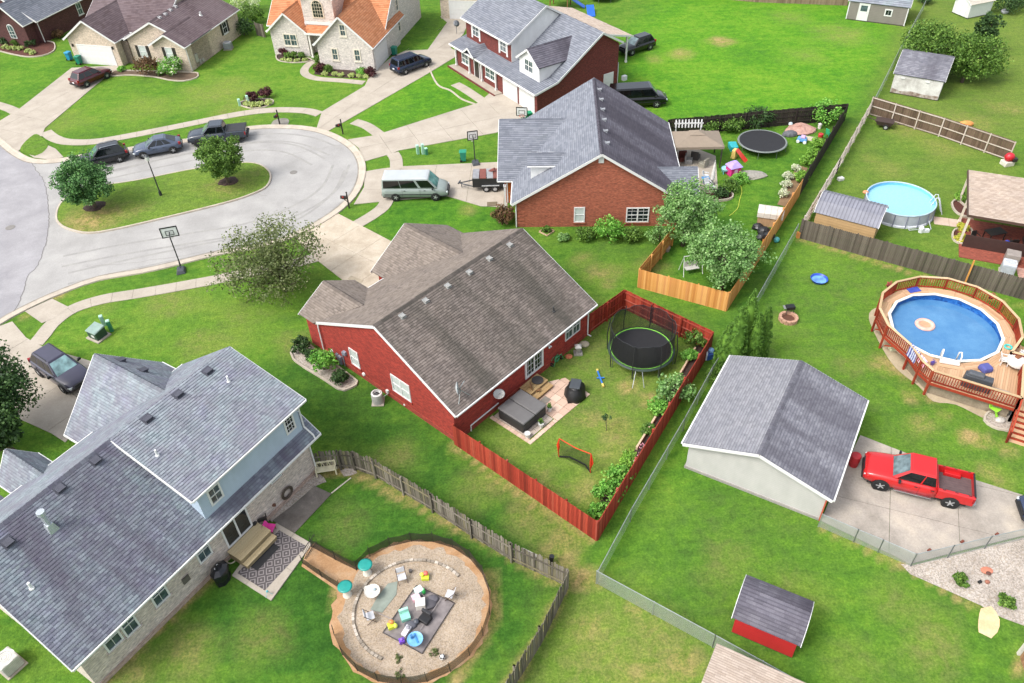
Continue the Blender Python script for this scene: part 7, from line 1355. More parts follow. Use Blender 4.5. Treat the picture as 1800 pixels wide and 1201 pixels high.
def chair(label, p, rz, c, group=None, arms=True, hb=.85):
    T = thing('chair', label, 'chair', p, rz, group); mt = M(c, .5); MB().box(0, 0, .38, .5, .48, .05).obj('seat', mt, T, bevel=.02); m_ = MB(); m_.hexa([(-.25, .2, .4), (.25, .2, .4), (.25, .25, .4), (-.25, .25, .4)], [(-.24, .32, hb), (.24, .32, hb), (.24, .36, hb), (-.24, .36, hb)]); m_.obj('backrest', mt, T, bevel=.02)
    for x, y in ((-.22, -.2), (.22, -.2), (-.22, .2), (.22, .2)): MB().box(x, y, 0, .05, .05, .4).obj('leg', mt, T)
    if arms:
        for x in (-.26, .26): MB().bar((x, -.2, .6), (x, .26, .62), .05).obj('arm', mt, T)
    return T
chair('white plastic chair left of the deck table', deckpt(1763, 640), 1.2, '#d3d1cd'); chair('white plastic chair behind the deck table at the picture edge', deckpt(1798, 628), 3.5, '#d3d1cd')
def towel(label, a, b, c, c2, drop=.55):
    A_, B_ = Vector(a), Vector(b); n = (B_ - A_).cross(Vector((0, 0, 1))).normalized(); T = thing('towel', label, 'towel', A_); W_ = B_ - A_; m_ = MB(); P = []
    for k_, zz, oo in ((0, -drop, .14), (0, -.1, .11), (0, .05, .0), (0, -.12, -.1), (0, -drop * .5, -.12)):
        P.append([tuple(W_ * u + n * (oo + .02 * math.sin(u * 9)) + Vector((0, 0, zz))) for u in (0, .25, .5, .75, 1)])
    for r0, r1 in zip(P, P[1:]):
        b_ = len(m_.v); m_.v += r0 + r1
        for j in range(4): m_.f.append((b_ + j, b_ + j + 1, b_ + 6 + j, b_ + 5 + j))
    t = NT('towel_print'); s_ = t.n('SeparateXYZ'); t.l(t.coord('UV'), s_.inputs[0]); f_ = t.math('FRACT', t.math('MULTIPLY', s_.outputs[0], 5)); w_ = t.noise(t.coord(), 4, 3); t.col(t.mix(t.ramp(t.math('ADD', f_, t.math('SUBTRACT', w_, .5)), [(.45, (0, 0, 0, 1)), (.55, (1, 1, 1, 1))]), S(c), S(c2))); m_.obj('cloth', t.set(.9), T, smooth=True)
zr = DZ + 1.0; pA = PC + Pp[5].to_3d() + Vector((-.1, 0, zr)); pB = PC + Pp[0].to_3d() + Vector((0, 0, zr)); towel('blue and white striped towel over the left deck railing', pA.lerp(pB, .05), pA.lerp(pB, .4), '#4a4f8f', '#b9bccb', .9); towel('pink and white towel over the left deck railing beside the striped one', pA.lerp(pB, .45), pA.lerp(pB, .72), '#d48fae', '#e0c9d2', .5)
T = tag(MB().box(0, 0, 0, .9, .55, .06, .2).obj('towel', M('#34479f', .9, 0, .25, 6), None, bevel=.02), 'crumpled blue towel on the deck behind the pool', 'towel'); T.location = deckpt(1606, 510)
T = thing('potted_plant', 'small purple potted flower by the deck ladder', 'plant pot', deckpt(1638, 641)); MB().lathe([(.1, 0), (.14, .2), (.01, .19)], n=10).obj('pot', M('#5f4a86', .6), T); leaves(T, [(0, 0, .28), (.1, .05, .25)], .14, 20, .08, M('#5b4ba3', .6), 'petals')
tag(MB().box(0, 0, 0, 1.3, .22, .05, math.atan2(ux.y, ux.x)).obj('deck_bench', M('#8a8178', .7), None), 'grey flat bench board along the front railing right of the grill', 'bench').location = deckpt(1755, 686)
tag(MB().torus((0, 0, .05), .22, .06, 16, 6).obj('pool_toy', M('#3fb5ae', .4), None), 'turquoise pool toy on the deck corner rail', 'pool toy').location = deckpt(1772, 611, DZ)
for lab, px, py in (('red flower basket hanging outside the deck left of the cedar post', 1562, 505), ('red flower basket hanging outside the deck right of the cedar post', 1741, 525)): T = thing('flower_basket', lab, 'flower basket', G(px, py, .8)); MB().lathe([(.12, 0), (.2, .22), (.01, .2)], n=10).obj('basket', M('#5a3524', .8), T); leaves(T, [(0, 0, .3), (.12, .05, .3), (-.1, -.06, .28)], .22, 26, .09, M('#9c3b3d', .6), 'petals'); MB().cone((0, 0, -.8), (0, 0, 0), .03, .03, 6).obj('stake', M('#3b2a22'), T)
tag(MB().bar((0, 0, 0), (.05, .12, 2.3), .1).obj('wooden_post', CED, None), 'slim cedar post leaning on the dark fence behind the pool', 'post').location = G(1694, 503)
T = thing('lounge_chair', 'lime green plastic garden chair standing below the deck', 'chair', G(1746, 728), .5); LM = M('#8fce3c', .4); MB().hexa([(-.3, -.25, .55), (.3, -.25, .55), (.3, .2, .5), (-.3, .2, .5)], [(-.42, -.3, .62), (.42, -.3, .62), (.4, .25, .58), (-.4, .25, .58)]).obj('seat', LM, T, bevel=.04); MB().hexa([(-.4, .2, .58), (.4, .2, .58), (.4, .26, .58), (-.4, .26, .58)], [(-.3, .4, 1.0), (.3, .4, 1.0), (.3, .45, 1.0), (-.3, .45, 1.0)]).obj('backrest', LM, T, bevel=.03); MB().tube([(0, 0, .55), (0, -.1, .25), (-.1, -.35, 0)], [.12, .08, .1], 8).obj('leg', LM, T, smooth=True)
tag(MB().sph((0, 0, .45), (.28, .2, .62), 10, 8).obj('boulder', M('#77757a', .9, 0, .3, 5), None, smooth=True), 'upright grey boulder beside the red deck stairs', 'stone').location = G(1780, 735); tag(MB().sph((0, 0, .12), (.35, .25, .18), 9, 6).obj('boulder', M('#b1aca4', .9, 0, .25, 5), None, smooth=True), 'pale flat stone in the bed below the lime green chair', 'stone').location = G(1757, 741)
tag(MB().hexa([(-.3, -.2, 0), (.3, -.2, 0), (.3, .2, 0), (-.3, .2, 0)], [(-.25, -.15, .5), (.25, -.15, .5), (.25, .15, .45), (-.25, .15, .45)]).obj('pump_cover', M('#c3c5a6', .6), None, bevel=.04), 'pale pump cover under the left side of the pool deck', 'pump').location = G(1570, 615)
# kiddie pool and fire pit
T = thing('paddling_pool', 'small blue plastic paddling pool on the lawn', 'paddling pool', G(1439, 494)); MB().lathe([(.5, 0), (.62, .24), (.66, .26), (.62, .22), (.52, .06), (.01, .05)], n=24).obj('basin', M('#2547a8', .4), T, smooth=True); MB().lathe([(.01, .12), (.55, .12)], n=24).obj('water', m_glass('#5f8fd4', .08), T)
T = thing('fire_pit', 'round stone fire pit on the lawn left of the pool', 'fire pit', G(1385, 562)); CL = M('#b08a73', .85, 0, .25, 6)
for r_i in range(2):
    for i in range(12): a = 2 * math.pi * (i + .5 * r_i) / 12; MB().box(.58 * math.cos(a), .58 * math.sin(a), r_i * .15, .2, .28, .14, a).obj('stone', CL, T)
MB().lathe([(.01, .08), (.5, .08)], n=16).obj('ash', M('#5a3a2c', .9), T)
T = thing('grill', 'small black kettle grill standing behind the fire pit', 'grill', G(1386, 553)); MB().box(0, 0, .55, .62, .42, .28, .1, 1.06).obj('firebox', M('#17181a', .5), T, bevel=.04)
for x, y in ((-.25, -.15), (.25, -.15), (-.25, .15), (.25, .15)): MB().cone((x, y, 0), (x, y, .56), .02, .02, 6).obj('leg', M('#2a2b2d'), T)
MB().box(-.42, 0, .7, .16, .4, .03).obj('side_shelf', M('#7b7d7e'), T)

# ================================================================== FRAME POOL AND TAN HOUSE YARD
T = thing('swimming_pool', 'pale blue frame pool with grey white walls beside the tan shed', 'swimming pool', (33.58, 57.79, 0)); R2 = 2.78
t = NT('pool_water_aqua'); n1_ = t.noise(t.coord(), 14, 3, .7); t.col(t.ramp(n1_, [(.3, S('#7aaec4')), (.7, S('#90c0d2'))])); AQW = t.set(.12, 0, .35)
MB().lathe([(R2, .1), (R2, 1.15)], n=44).obj('pool_wall', M('#a9adb6', .5, 0, .08), T, smooth=True); MB().lathe([(R2 + .1, 0), (R2 + .08, .14), (R2 - .02, .2)], n=44).obj('base_band', M('#c5c8ce', .5), T); MB().lathe([(R2 - .05, .1), (R2 - .05, 1.13)], n=44).obj('liner', M('#6db7da', .5), T, smooth=True); MB().lathe([(.01, .88), (R2 - .04, .88)], n=44).obj('water', AQW, T, smooth=True); MB().torus((0, 0, 1.15), R2 - .01, .06, 44, 8).obj('rim', M('#a3b9c6', .5), T, smooth=True)
for i in range(18): a = 2 * math.pi * i / 18; MB().tube([((R2 + .12) * math.cos(a), (R2 + .12) * math.sin(a), 0), ((R2 + .03) * math.cos(a), (R2 + .03) * math.sin(a), 1.12)], .035, 6).obj('leg', M('#75788b', .5), T)
a = math.radians(-12); d = Vector((math.cos(a), math.sin(a), 0)); n_ = Vector((-d.y, d.x, 0)); m_ = MB()
for s in (-.28, .28): m_.tube([d * (R2 + .75) + n_ * s, d * (R2 + .1) + n_ * s + Vector((0, 0, 1.6)), d * (R2 - .1) + n_ * s + Vector((0, 0, 1.6)), d * (R2 - .45) + n_ * s + Vector((0, 0, .6))], .035, 6)
for zz in (.3, .6, .9, 1.2): kf = zz / 1.6; m_.bar(d * (R2 + .75 - .65 * kf) - n_ * .28 + Vector((0, 0, zz)), d * (R2 + .75 - .65 * kf) + n_ * .28 + Vector((0, 0, zz)), .1, .04)
m_.obj('ladder', M('#c3c7cc', .5), T)
T = thing('pool_pump', 'white pool filter pump with hoses in front of the pale blue pool', 'pump', G(1618, 408)); MB().lathe([(.2, 0), (.22, .4), (.12, .55), (.01, .58)], n=12).obj('filter', M('#d3d6d8', .5), T); MB().box(.4, 0, 0, .5, .3, .25).obj('motor', M('#c9ccce', .5), T)
for x in (-1, 1): MB().tube([(x * .1, .1, .2), (x * .9, .15, .12), (x * 1.0, .9, .35), (x * .9, 1.3, .5)], .035, 6).obj('hose', M('#b7bcc0', .5), T, smooth=True)
tag(MB().sph((0, 0, .12), (.25, .2, .14), 10, 6).obj('pool_float', M('#d88b63', .5), None), 'orange and white toy at the rim of the pale blue pool', 'toy').location = G(1521, 340, 1.0)
drive('garden_walk', [(1640, 381), (1684, 386), (1684, 400), (1642, 394)], (1.2, 1.2), -20, m_ground('pink_concrete', [(.3, S('#b09a8a')), (.7, S('#c5b1a1'))], 2, 14, .12), .04)
sheet('flower_bed', [(1673, 358), (1682, 353), (1694, 362), (1712, 378), (1709, 384), (1690, 380), (1678, 372)], .03, RMULCH, .3, .14); sheet('flower_bed', [(1674, 412), (1682, 404), (1706, 404), (1704, 428), (1690, 430), (1677, 424)], .03, RMULCH, .3, .14); sheet('brick_walk', [(1686, 384), (1712, 380), (1712, 402), (1686, 402)], .035, m_brick('brick_walk', '#8f6a5a', '#a07c6c', '#9b8a7c', .22, .11)); sheet('flower_bed', [(1706, 430), (1770, 440), (1764, 444), (1707, 435)], .03, RMULCH)
sheet('brick_walk', [(1780, 440), (1800, 400), (1860, 410), (1860, 520), (1790, 490)], .03, m_brick('brick_side_walk', '#a78072', '#b79184', '#b09c8e', .22, .11))
T = thing('patio_table', 'dark table and chairs under the tan roofed patio', 'table', FR_TAN.M @ Vector((2.6, 1.5, .06)), .2); MB().box(0, 0, .7, 1.5, .9, .05).obj('tabletop', M('#26221f', .4), T)
for x, y in ((-.65, -.38), (.65, -.38), (-.65, .38), (.65, .38)): MB().box(x, y, 0, .06, .06, .7).obj('leg', M('#26221f'), T)
for i, (x, y, r_) in enumerate(((1.2, .6, .2), (4.0, .9, 2.9), (3.4, .3, 2.5))): chair(['left', 'right', 'front'][i] + ' dark chair under the tan roofed patio', FR_TAN.M @ Vector((x, y, .06)), r_, '#24211f')
tag(MB().sph((0, 0, .25), (.26, .26, .26), 12, 8).obj('gazing_ball', m_glass('#3f50b0', .1), None, smooth=True), 'blue ball in the bed beside the tan roofed patio', 'ball').location = G(1768, 432)
T = thing('grill_cart', 'red topped grill on a white base beside the brown fence', 'grill', G(1769, 290)); MB().box(0, 0, 0, .95, .8, .45, .2).obj('base', M('#c4bfb2', .6), T, bevel=.05); MB().sph((0, 0, .8), (.45, .4, .42), 12, 8).obj('lid', M('#b51f2d', .4), T, smooth=True); MB().box(.42, -.2, .45, .4, .4, .35).obj('side_box', M('#2a2728'), T, bevel=.03)
T = thing('handcart', 'brown tub wheelbarrow with a white hubbed wheel below the brown fence', 'cart', G(1555, 224), -.5); MB().hexa([(-.7, -.4, .3), (.5, -.4, .3), (.5, .4, .3), (-.7, .4, .3)], [(-1.0, -.55, .75), (.75, -.55, .75), (.75, .55, .75), (-1.0, .55, .75)]).obj('tub', M('#3d2f2a', .7), T); w_ = link('wheel', wheel_mesh(.26, .14)[0], None, T, loc=(.1, -.55, .26)); link('rim', wheel_mesh(.26, .14)[1], None, w_); w_ = link('wheel', wheel_mesh(.26, .14)[0], None, T, loc=(.1, .55, .26)); MB().bar((-.8, 0, .5), (-1.9, .3, .7), .06).obj('handle', M('#4d4038'), T); MB().bar((.7, 0, .5), (1.7, .1, .55), .07).obj('drawbar', M('#4d4038'), T)
tag(MB().sph((0, 0, .25), (.75, .4, .3), 12, 6).obj('tarp_heap', M('#cf8a4a', .7), None, smooth=True), 'orange rounded object behind the brown fence', 'tarp').location = G(1697, 222)
tag(MB().box(0, 0, 0, .55, .4, .3, .3).obj('stepping_block', M('#c3c3bf', .7), None, bevel=.06), 'white block lying on the lawn above the tan shed', 'block').location = G(1477, 317)
tag(MB().box(0, 0, 0, .25, .22, .55).obj('cedar_block', CED, None), 'short cedar post end at the left end of the dark fence', 'post').location = G(1402, 418)
c = G(1765, 24); tag(MB().sph((0, 0, .3), (.5, .4, .35), 10, 6).obj('stone', M('#a9aab2', .8), None), 'pale stone at the top right beside the white plastic shed', 'stone').location = c

# ================================================================== ORANGE HOUSE BACK YARD
drive('patio_slab', [(1190, 262), (1230, 264), (1258, 275), (1262, 340), (1232, 340), (1186, 335)], (1.5, 1.5), -5, CONC, .05)
c = G(1219, 282); T = thing('gazebo', 'tan canopy gazebo on the patio behind the orange house', 'gazebo', (c.x, c.y, 0), math.radians(-3)); CT = M('#857869', .8, 0, .08); w2, d2 = 2.35, 1.6
for x in (-w2 + .15, w2 - .15):
    for y in (-d2 + .15, d2 - .15): MB().box(x, y, 0, .1, .1, 2.25).obj('post', M('#3a332d', .6), T)
for (a, b) in (((-w2, -d2), (w2, -d2)), ((w2, -d2), (w2, d2)), ((w2, d2), (-w2, d2)), ((-w2, d2), (-w2, -d2))): MB().poly([(a[0], a[1], 2.2), (b[0], b[1], 2.2), (b[0] * .25, b[1] * .25, 2.85), (a[0] * .25, a[1] * .25, 2.85)]).obj('canopy_panel', CT, T); MB().extr([(a[0], a[1], 2.22), (b[0], b[1], 2.22), (b[0], b[1], 1.98), (a[0], a[1], 1.98)], (.004, .004, 0)).obj('valance', CT, T, fix=True)
MB().hexa([(-.7, -.5, 2.86), (.7, -.5, 2.86), (.7, .5, 2.86), (-.7, .5, 2.86)], [(-.1, -.08, 3.1), (.1, -.08, 3.1), (.1, .08, 3.1), (-.1, .08, 3.1)]).obj('canopy_top', CT, T)
c = G(1207, 250); T = thing('pergola', 'small white slatted arbour behind the tan gazebo', 'arbour', (c.x, c.y, 0), math.radians(-3))
for x in (-1.2, 1.2): MB().box(x, 0, 0, .1, .1, 2.2).obj('post', WHITE, T)
for i in range(9): MB().bar((-1.25 + i * .31, -.1, 1.6), (-1.25 + i * .31, .1, 2.35), .12, .05).obj('slat', WHITE, T)
MB().bar((-1.4, 0, 2.0), (1.4, 0, 2.0), .06, .12).obj('beam', WHITE, T)
T = thing('closed_umbrella', 'closed white patio umbrella beside the pink toys', 'umbrella', G(1251, 325)); MB().lathe([(.03, .3), (.2, .6), (.16, 1.3), (.07, 2.1), (.01, 2.4)], n=8).obj('canopy', M('#cfcdc8', .7), T); MB().cone((0, 0, 0), (0, 0, 2.5), .03, .02, 8).obj('pole', WHITE, T); MB().lathe([(.3, 0), (.3, .1), (.01, .14)], n=12).obj('base', M('#55524e'), T)
for i, (px, py, r_) in enumerate([(1243, 330, .3), (1252, 336, 2.0), (1240, 316, 1.2)]): chair(['white patio chair nearest the flower bed', 'white patio chair at the patio corner', 'white patio chair in front of the closed umbrella'][i], G(px, py, .05), r_, '#c9cbcc')
for i, (px, py, c_) in enumerate([(1200, 282, '#6b3a33'), (1210, 286, '#8e8d8b'), (1222, 279, '#4a4644'), (1236, 292, '#8d8a7d')]): T = thing('armchair', ['dark red', 'grey', 'dark brown', 'beige'][i] + ' cushioned armchair under the tan gazebo', 'armchair', G(px, py, .05), i * 1.3); MB().box(0, 0, 0, .75, .7, .42).obj('seat', M(c_, .8), T, bevel=.05); MB().box(0, .3, .4, .75, .16, .45).obj('backrest', M(c_, .8), T, bevel=.05)
T = thing('side_table', 'blue table with items on the patio by the umbrella', 'table', G(1239, 322, .05)); MB().box(0, 0, .5, .7, .5, .04).obj('tabletop', M('#4a7fae', .5), T); MB().box(0, 0, 0, .3, .3, .5).obj('pedestal', M('#35658f', .5), T)
tag(MB().box(0, 0, 0, .75, 1.15, .5).obj('storage_chest', M('#2fa3ab', .5), None, bevel=.04), 'turquoise plastic chest on the lawn left of the grey trampoline', 'chest').location = G(1288, 262)
T = thing('toy_slide', 'yellow and red toddler slide beside the pink playhouse', 'toy slide', G(1302, 281), .9); MB().hexa([(-.3, -.6, 0), (.3, -.6, 0), (.3, -.5, 0), (-.3, -.5, 0)], [(-.3, .5, .9), (.3, .5, .9), (.3, .55, .95), (-.3, .55, .95)]).obj('slide', M('#c43a2c', .4), T, fix=True); MB().box(0, .7, 0, .7, .45, .9, 0, .8).obj('tower', M('#d6b96b', .5), T, bevel=.06)
T = thing('toy_playhouse', 'pink and lilac toy playhouse on the lawn behind the orange house', 'playhouse', G(1288, 306), .3); MB().box(0, 0, 0, 1.1, 1.0, .85, 0, .95).obj('wall', M('#c8327c', .45), T, bevel=.04); MB().hexa([(-.65, -.6, .85), (.65, -.6, .85), (.65, .6, .85), (-.65, .6, .85)], [(-.25, -.2, 1.3), (.25, -.2, 1.3), (.25, .2, 1.3), (-.25, .2, 1.3)]).obj('roof', M('#a58fd0', .5), T, bevel=.04); MB().box(-.05, -.5, .1, .35, .06, .6).obj('door', M('#d9a8c4', .5), T)
T = thing('toy_table', 'pale blue toy water table at the pink playhouse', 'toy table', G(1275, 304)); MB().lathe([(.4, .35), (.45, .5), (.4, .44), (.01, .42)], n=16).obj('tray', M('#8fc4cf', .5), T)
for x, y in ((-.25, -.25), (.25, -.25), (.25, .25), (-.25, .25)): MB().cone((x, y, 0), (x, y, .4), .04, .04, 6).obj('leg', M('#6fb0c0'), T)
m_ = MB(); m_.sph((0, 0, .05), (1.5, .8, .28), 16, 7); m_.sph((-.6, .2, .08), (.7, .5, .3), 10, 6); me_ = m_
for i, v in enumerate(m_.v): m_.v[i] = (v[0] * random.uniform(.9, 1.1), v[1] * random.uniform(.9, 1.1), max(0, v[2]))
tag(m_.obj('tarp_heap', M('#8d8980', .8, 0, .25, 5), None), 'grey crumpled tarpaulin lying on the lawn near the playhouse', 'tarp').location = G(1320, 309)
m_ = MB(); m_.sph((0, 0, .1), (1.5, 1.1, .4), 14, 7)
for i, v in enumerate(m_.v): m_.v[i] = (v[0] * random.uniform(.85, 1.15), v[1] * random.uniform(.85, 1.15), max(0, v[2] * random.uniform(.7, 1.2)))
tag(m_.obj('tarp_heap', M('#a98478', .8, 0, .3, 4), None), 'dusty pink heap of covers beside the grey trampoline', 'covers').location = G(1407, 230); m_ = MB(); m_.sph((0, 0, .1), (.8, .5, .4), 10, 6); tag(m_.obj('covered_grill', M('#56575c', .7, 0, .3, 5), None), 'grey covered object right of the grey trampoline', 'covered grill').location = G(1388, 238)
T = thing('toy_car', 'blue and purple toddler ride on car on the lawn by the trampoline', 'toy car', G(1409, 250), -.5); MB().box(0, 0, .15, 1.0, .6, .35, 0, .85).obj('body', M('#5c8fc2', .4), T, bevel=.06); MB().box(.05, 0, .5, .5, .5, .2, 0, .8).obj('seat', M('#b59ac9', .5), T, bevel=.05)
for x in (-.32, .32):
    for y in (-.3, .3): MB().tube([(x, y - .05, .16), (x, y + .05, .16)], .16, 12).obj('wheel', M('#d3d6d4'), T)
chair('green high backed toy chair by the dark fence corner', G(1456, 242), 2.0, '#2f9c6b', hb=1.0); tag(MB().lathe([(.2, 0), (.26, .55), (.22, .6), (.01, .58)], n=12).obj('bucket', M('#b02a2c', .5), None), 'red bucket with dark base in front of the green toy chair', 'bucket').location = G(1441, 245); tag(MB().box(0, 0, 0, 1.6, .9, .03, -.4).obj('play_mat', M('#b0a892', .9, 0, .3, 6), None), 'beige mat on the ground by the red bucket', 'mat').location = G(1430, 245); tag(MB().sph((0, 0, .22), .22, 12, 8).obj('ball', M('#b9cad0', .4), None, smooth=True), 'pale ball by the dark fence behind the trampoline', 'ball').location = G(1389, 222); tag(MB().lathe([(.16, 0), (.2, .5), (.01, .6)], n=10).obj('jug', M('#d3c9c4', .5), None), 'pale jug beside the green toy chair', 'jug').location = G(1440, 226)
T = thing('storage_hood', 'white arched storage hood on wooden walls by the cedar fence', 'storage box', G(1351, 392), math.radians(-20)); MB().box(0, 0, 0, 1.9, 1.3, .9).obj('wall', m_wood('hood_wood', ['#a98a6a', '#b99a79']), T); pr = [(-.72, .85), (.72, .85), (.66, 1.25), (.3, 1.5), (-.3, 1.5), (-.66, 1.25)]; MB().extr([(-1.05, y, z) for y, z in pr], (2.1, 0, 0)).obj('hood', M('#bdb6ac', .6), T, fix=True); m_ = MB()
for x in (-.5, 0, .5): m_.extr([(x - .02, y * 1.015, z * 1.008) for y, z in pr], (.04, 0, 0))
m_.obj('seam', M('#9c958a'), T, fix=True, kind='stuff')
for i, (px, py, s_) in enumerate([(1332, 402, .5), (1342, 410, .6), (1350, 418, .55), (1338, 420, .45)]):
    m_ = MB(); m_.sph((0, 0, .3 * s_), (s_, s_ * .8, s_ * .7), 10, 7)
    for j, v in enumerate(m_.v): m_.v[j] = (v[0] * random.uniform(.85, 1.15), v[1] * random.uniform(.85, 1.15), max(0, v[2]))
    tag(m_.obj('rubbish_bag', M('#1f2022', .4), None), ['leftmost', 'largest', 'nearest', 'front left'][i] + ' black bag piled below the white storage hood', 'bag').location = G(px, py)
tag(MB().sph((0, 0, .25), .25, 12, 8).obj('ball', M('#4a9aa0', .4), None, smooth=True), 'teal ball at the cedar fence below the black bags', 'ball').location = G(1364, 426)
MB_ = MB(); pts = [Vector((random.uniform(-.15, .15), 0, .02)) for _ in range(2)]; hp = spline(GP([(1298, 318), (1304, 335), (1300, 352), (1296, 368), (1282, 380)]), .5); b0 = hp[0]; tag(MB().tube([p - b0 + Vector((0, 0, .03)) for p in hp], .035, 5).obj('garden_hose', M('#a9b53f', .6), None), 'yellow green hose trailing across the lawn behind the orange house', 'hose').location = b0
T = thing('garden_swing', 'white metal garden swing under the fruit trees', 'swing', G(1214, 478), .2)
for s in (-.8, .8): MB().tube([(s, -.5, 0), (s * .9, 0, 1.6), (s, .5, 0)], .03, 6).obj('leg', WHITE, T)
MB().tube([(-.75, 0, 1.6), (.75, 0, 1.6)], .03, 6).obj('top_bar', WHITE, T); MB().box(0, -.1, .45, 1.1, .45, .05).obj('seat', M('#b9b7b0', .6), T); MB().box(0, .15, .5, 1.1, .05, .5).obj('backrest', M('#b9b7b0', .6), T)
tag(MB().lathe([(.22, 0), (.3, .35), (.01, .33)], n=12).obj('plant_pot', M('#9a8a83', .6), None), 'round pot at the inside corner of the cedar fence', 'plant pot').location = G(1172, 441)
T = thing('plant_surround', 'diamond shaped wooden frame round a small plant by the brick wall', 'plant frame', G(961, 408), .78)
for i in range(4): a = i * math.pi / 2; MB().box(.45 * math.cos(a), .45 * math.sin(a), 0, .06, .95, .12, a).obj('board', m_wood('frame_wood', ['#b59b80']), T)
# play set and far items at the top
c = G(985, 12); T = thing('play_set', 'wooden play set with blue slide and tarpaulin at the top edge', 'play set', (c.x, c.y, 0), -.3)
for x in (-1.2, 1.2):
    for y in (-1, 1): MB().box(x, y, 0, .12, .12, 2.6).obj('post', m_wood('play_wood', ['#7a5638', '#8a6544']), T)
MB().box(0, 0, 1.3, 2.6, 2.2, .08).obj('platform', m_wood('play_floor', ['#8a6544']), T); MB().extr([(-1.4, -1.2, 2.5), (-1.4, 0, 3.2), (-1.4, 1.2, 2.5)], (2.8, 0, 0)).obj('roof', M('#3a6fb5', .6), T, fix=True); MB().hexa([(1.2, -.4, 1.35), (3.4, -.4, .1), (3.4, .4, .1), (1.2, .4, 1.35)], [(1.2, -.4, 1.45), (3.4, -.4, .2), (3.4, .4, .2), (1.2, .4, 1.45)]).obj('slide', M('#1f56b0', .4), T, fix=True); MB().bar((1.2, 0, 2.5), (4.2, 0, 2.4), .12).obj('swing_beam', m_wood('beam_wood', ['#a58a62']), T)
c = G(1038, 24); tag(MB().hexa([(-.5, -1.2, 0), (.5, -1.2, 0), (.5, 1.0, .7), (-.5, 1.0, .7)], [(-.5, -1.2, .1), (.5, -1.2, .1), (.5, 1.0, .8), (-.5, 1.0, .8)]).obj('slide', M('#1f5cc0', .4), None, fix=True), 'blue plastic slide lying on the grass beyond the tan roof', 'slide').location = c
T = thing('satellite_dish', 'small dark satellite dish on a post by the maroon house driveway', 'satellite dish', G(803, 60)); MB().cone((0, 0, 0), (0, 0, 1.2), .04, .04, 8).obj('pole', M('#77797a', .5), T); d_ = MB().lathe([(.01, 0), (.3, .05), (.42, .12), (.01, -.02)], n=16).obj('dish', M('#6c6f72', .5), T, smooth=True); d_.location = (0, 0, 1.3); d_.rotation_euler = (.9, 0, .5)
tag(MB().lathe([(.26, 0), (.3, .5), (.3, .9), (.26, .95), (.01, .96)], n=16).obj('fuel_drum', M('#a8242a', .5), None), 'red drum at the garage corner in front of the red pickup', 'drum').location = G(1499, 818)
for i, (px, py) in enumerate([(1734, 1004), (1737, 1009)]): tag(MB().sph((0, 0, .06), (.34 if i == 0 else .14, .24 if i == 0 else .12, .06), 10, 5).obj('stone', M('#b7745c' if i == 0 else '#5a3a30', .8), None), ['flat terracotta stepping stone', 'small dark red stone on the terracotta stone'][i] + ' in the gravel bed', 'stone').location = G(px, py, .03 + i * .05)
tag(MB().box(0, 0, 0, .2, .14, .1, .4).obj('black_brick', M('#191919'), None), 'small black object in the gravel bed', 'garden light').location = G(1722, 1024, .03); tag(MB().sph((0, 0, .06), (.14, .12, .1), 8, 5).obj('stone', M('#8c5a48', .8), None), 'small brown stone in the gravel bed by the black object', 'stone').location = G(1735, 1024, .03)
for i, (px, py) in enumerate([(1633, 968), (1691, 953), (1752, 940)]): tag(MB().box(0, 0, 0, .2, .12, .1, .5).obj('brick', M('#6f3c2d', .9), None), ['left', 'middle', 'right'][i] + ' loose brown brick on the parking pad by the fence', 'brick').location = G(px, py, .055)
T = thing('wooden_gate', 'white post and brown gate at the right edge below the gravel bed', 'gate', G(1790, 1150), 1.35); MB().box(0, 0, 0, .14, .14, 2.1).obj('post', M('#c9c3ba', .6), T)
for i in range(7): MB().box(-.1 + -.15 * (i + 1), 0, .1, .13, .03, 1.5).obj('board', m_wood('gate_boards', ['#7d5a42', '#8d6a50', '#a07c5e']), T)
tag(MB().box(0, 0, 0, .9, .3, .12, -.55).obj('white_board', M('#b9b4a8', .8), None), 'pale plank lying behind the grey picket fence corner', 'board').location = G(930, 975); tag(MB().tube([(0, 0, 0), (.1, .05, .7)], .14, 12).obj('drain_pipe', M('#24262a', .5), None), 'short black pipe standing behind the grey picket fence', 'pipe').location = G(967, 992)
T = thing('propane_tank', 'blue and white children toys stacked behind the red fence corner', 'toys', G(1246, 630)); MB().box(0, 0, 0, .5, .4, .5, .3).obj('box', M('#3a5da8', .5), T, bevel=.04); MB().sph((.1, .1, .65), (.22, .22, .2), 10, 6).obj('ball', M('#7fa8d4', .4), T, smooth=True); MB().box(-.25, -.15, 0, .14, .14, .75).obj('handle_post', M('#cfd4da', .5), T); T.name = 'toy_pile'
# ================================================================== SLATE ROOFED HOUSE BACK YARD
fr = FR_BLUE; RB = fr.a; PIT = Vector((-5.85, 22.2, 0))
DIRT = m_ground('orange_dirt', [(.25, S('#8d6a47')), (.5, S('#a58260')), (.75, S('#b0987c'))], 3, 14, .25); PEA = m_pebble('pea_gravel', ['#8f8272', '#a09180', '#ab9d8c', '#9a8870', '#857866'], 20)
neck = GP([(540, 962), (553, 955), (628, 1000), (660, 1010), (610, 1060), (592, 1038), (530, 996)])
def circ(r, n=40, wob=.0): return [(PIT.x + (r + random.uniform(-wob, wob)) * math.cos(2 * math.pi * i / n), PIT.y + (r + random.uniform(-wob, wob)) * math.sin(2 * math.pi * i / n)) for i in range(n)]
struct('dirt_path', MB().poly([(p.x, p.y, .026) for p in neck]), DIRT, fix=True); struct('dirt_ring', MB().poly([(x, y, .03) for x, y in circ(4.22, 70, .13)]), DIRT); struct('gravel_floor', MB().poly([(x, y, .036) for x, y in circ(3.78, 70, .2)]), PEA)
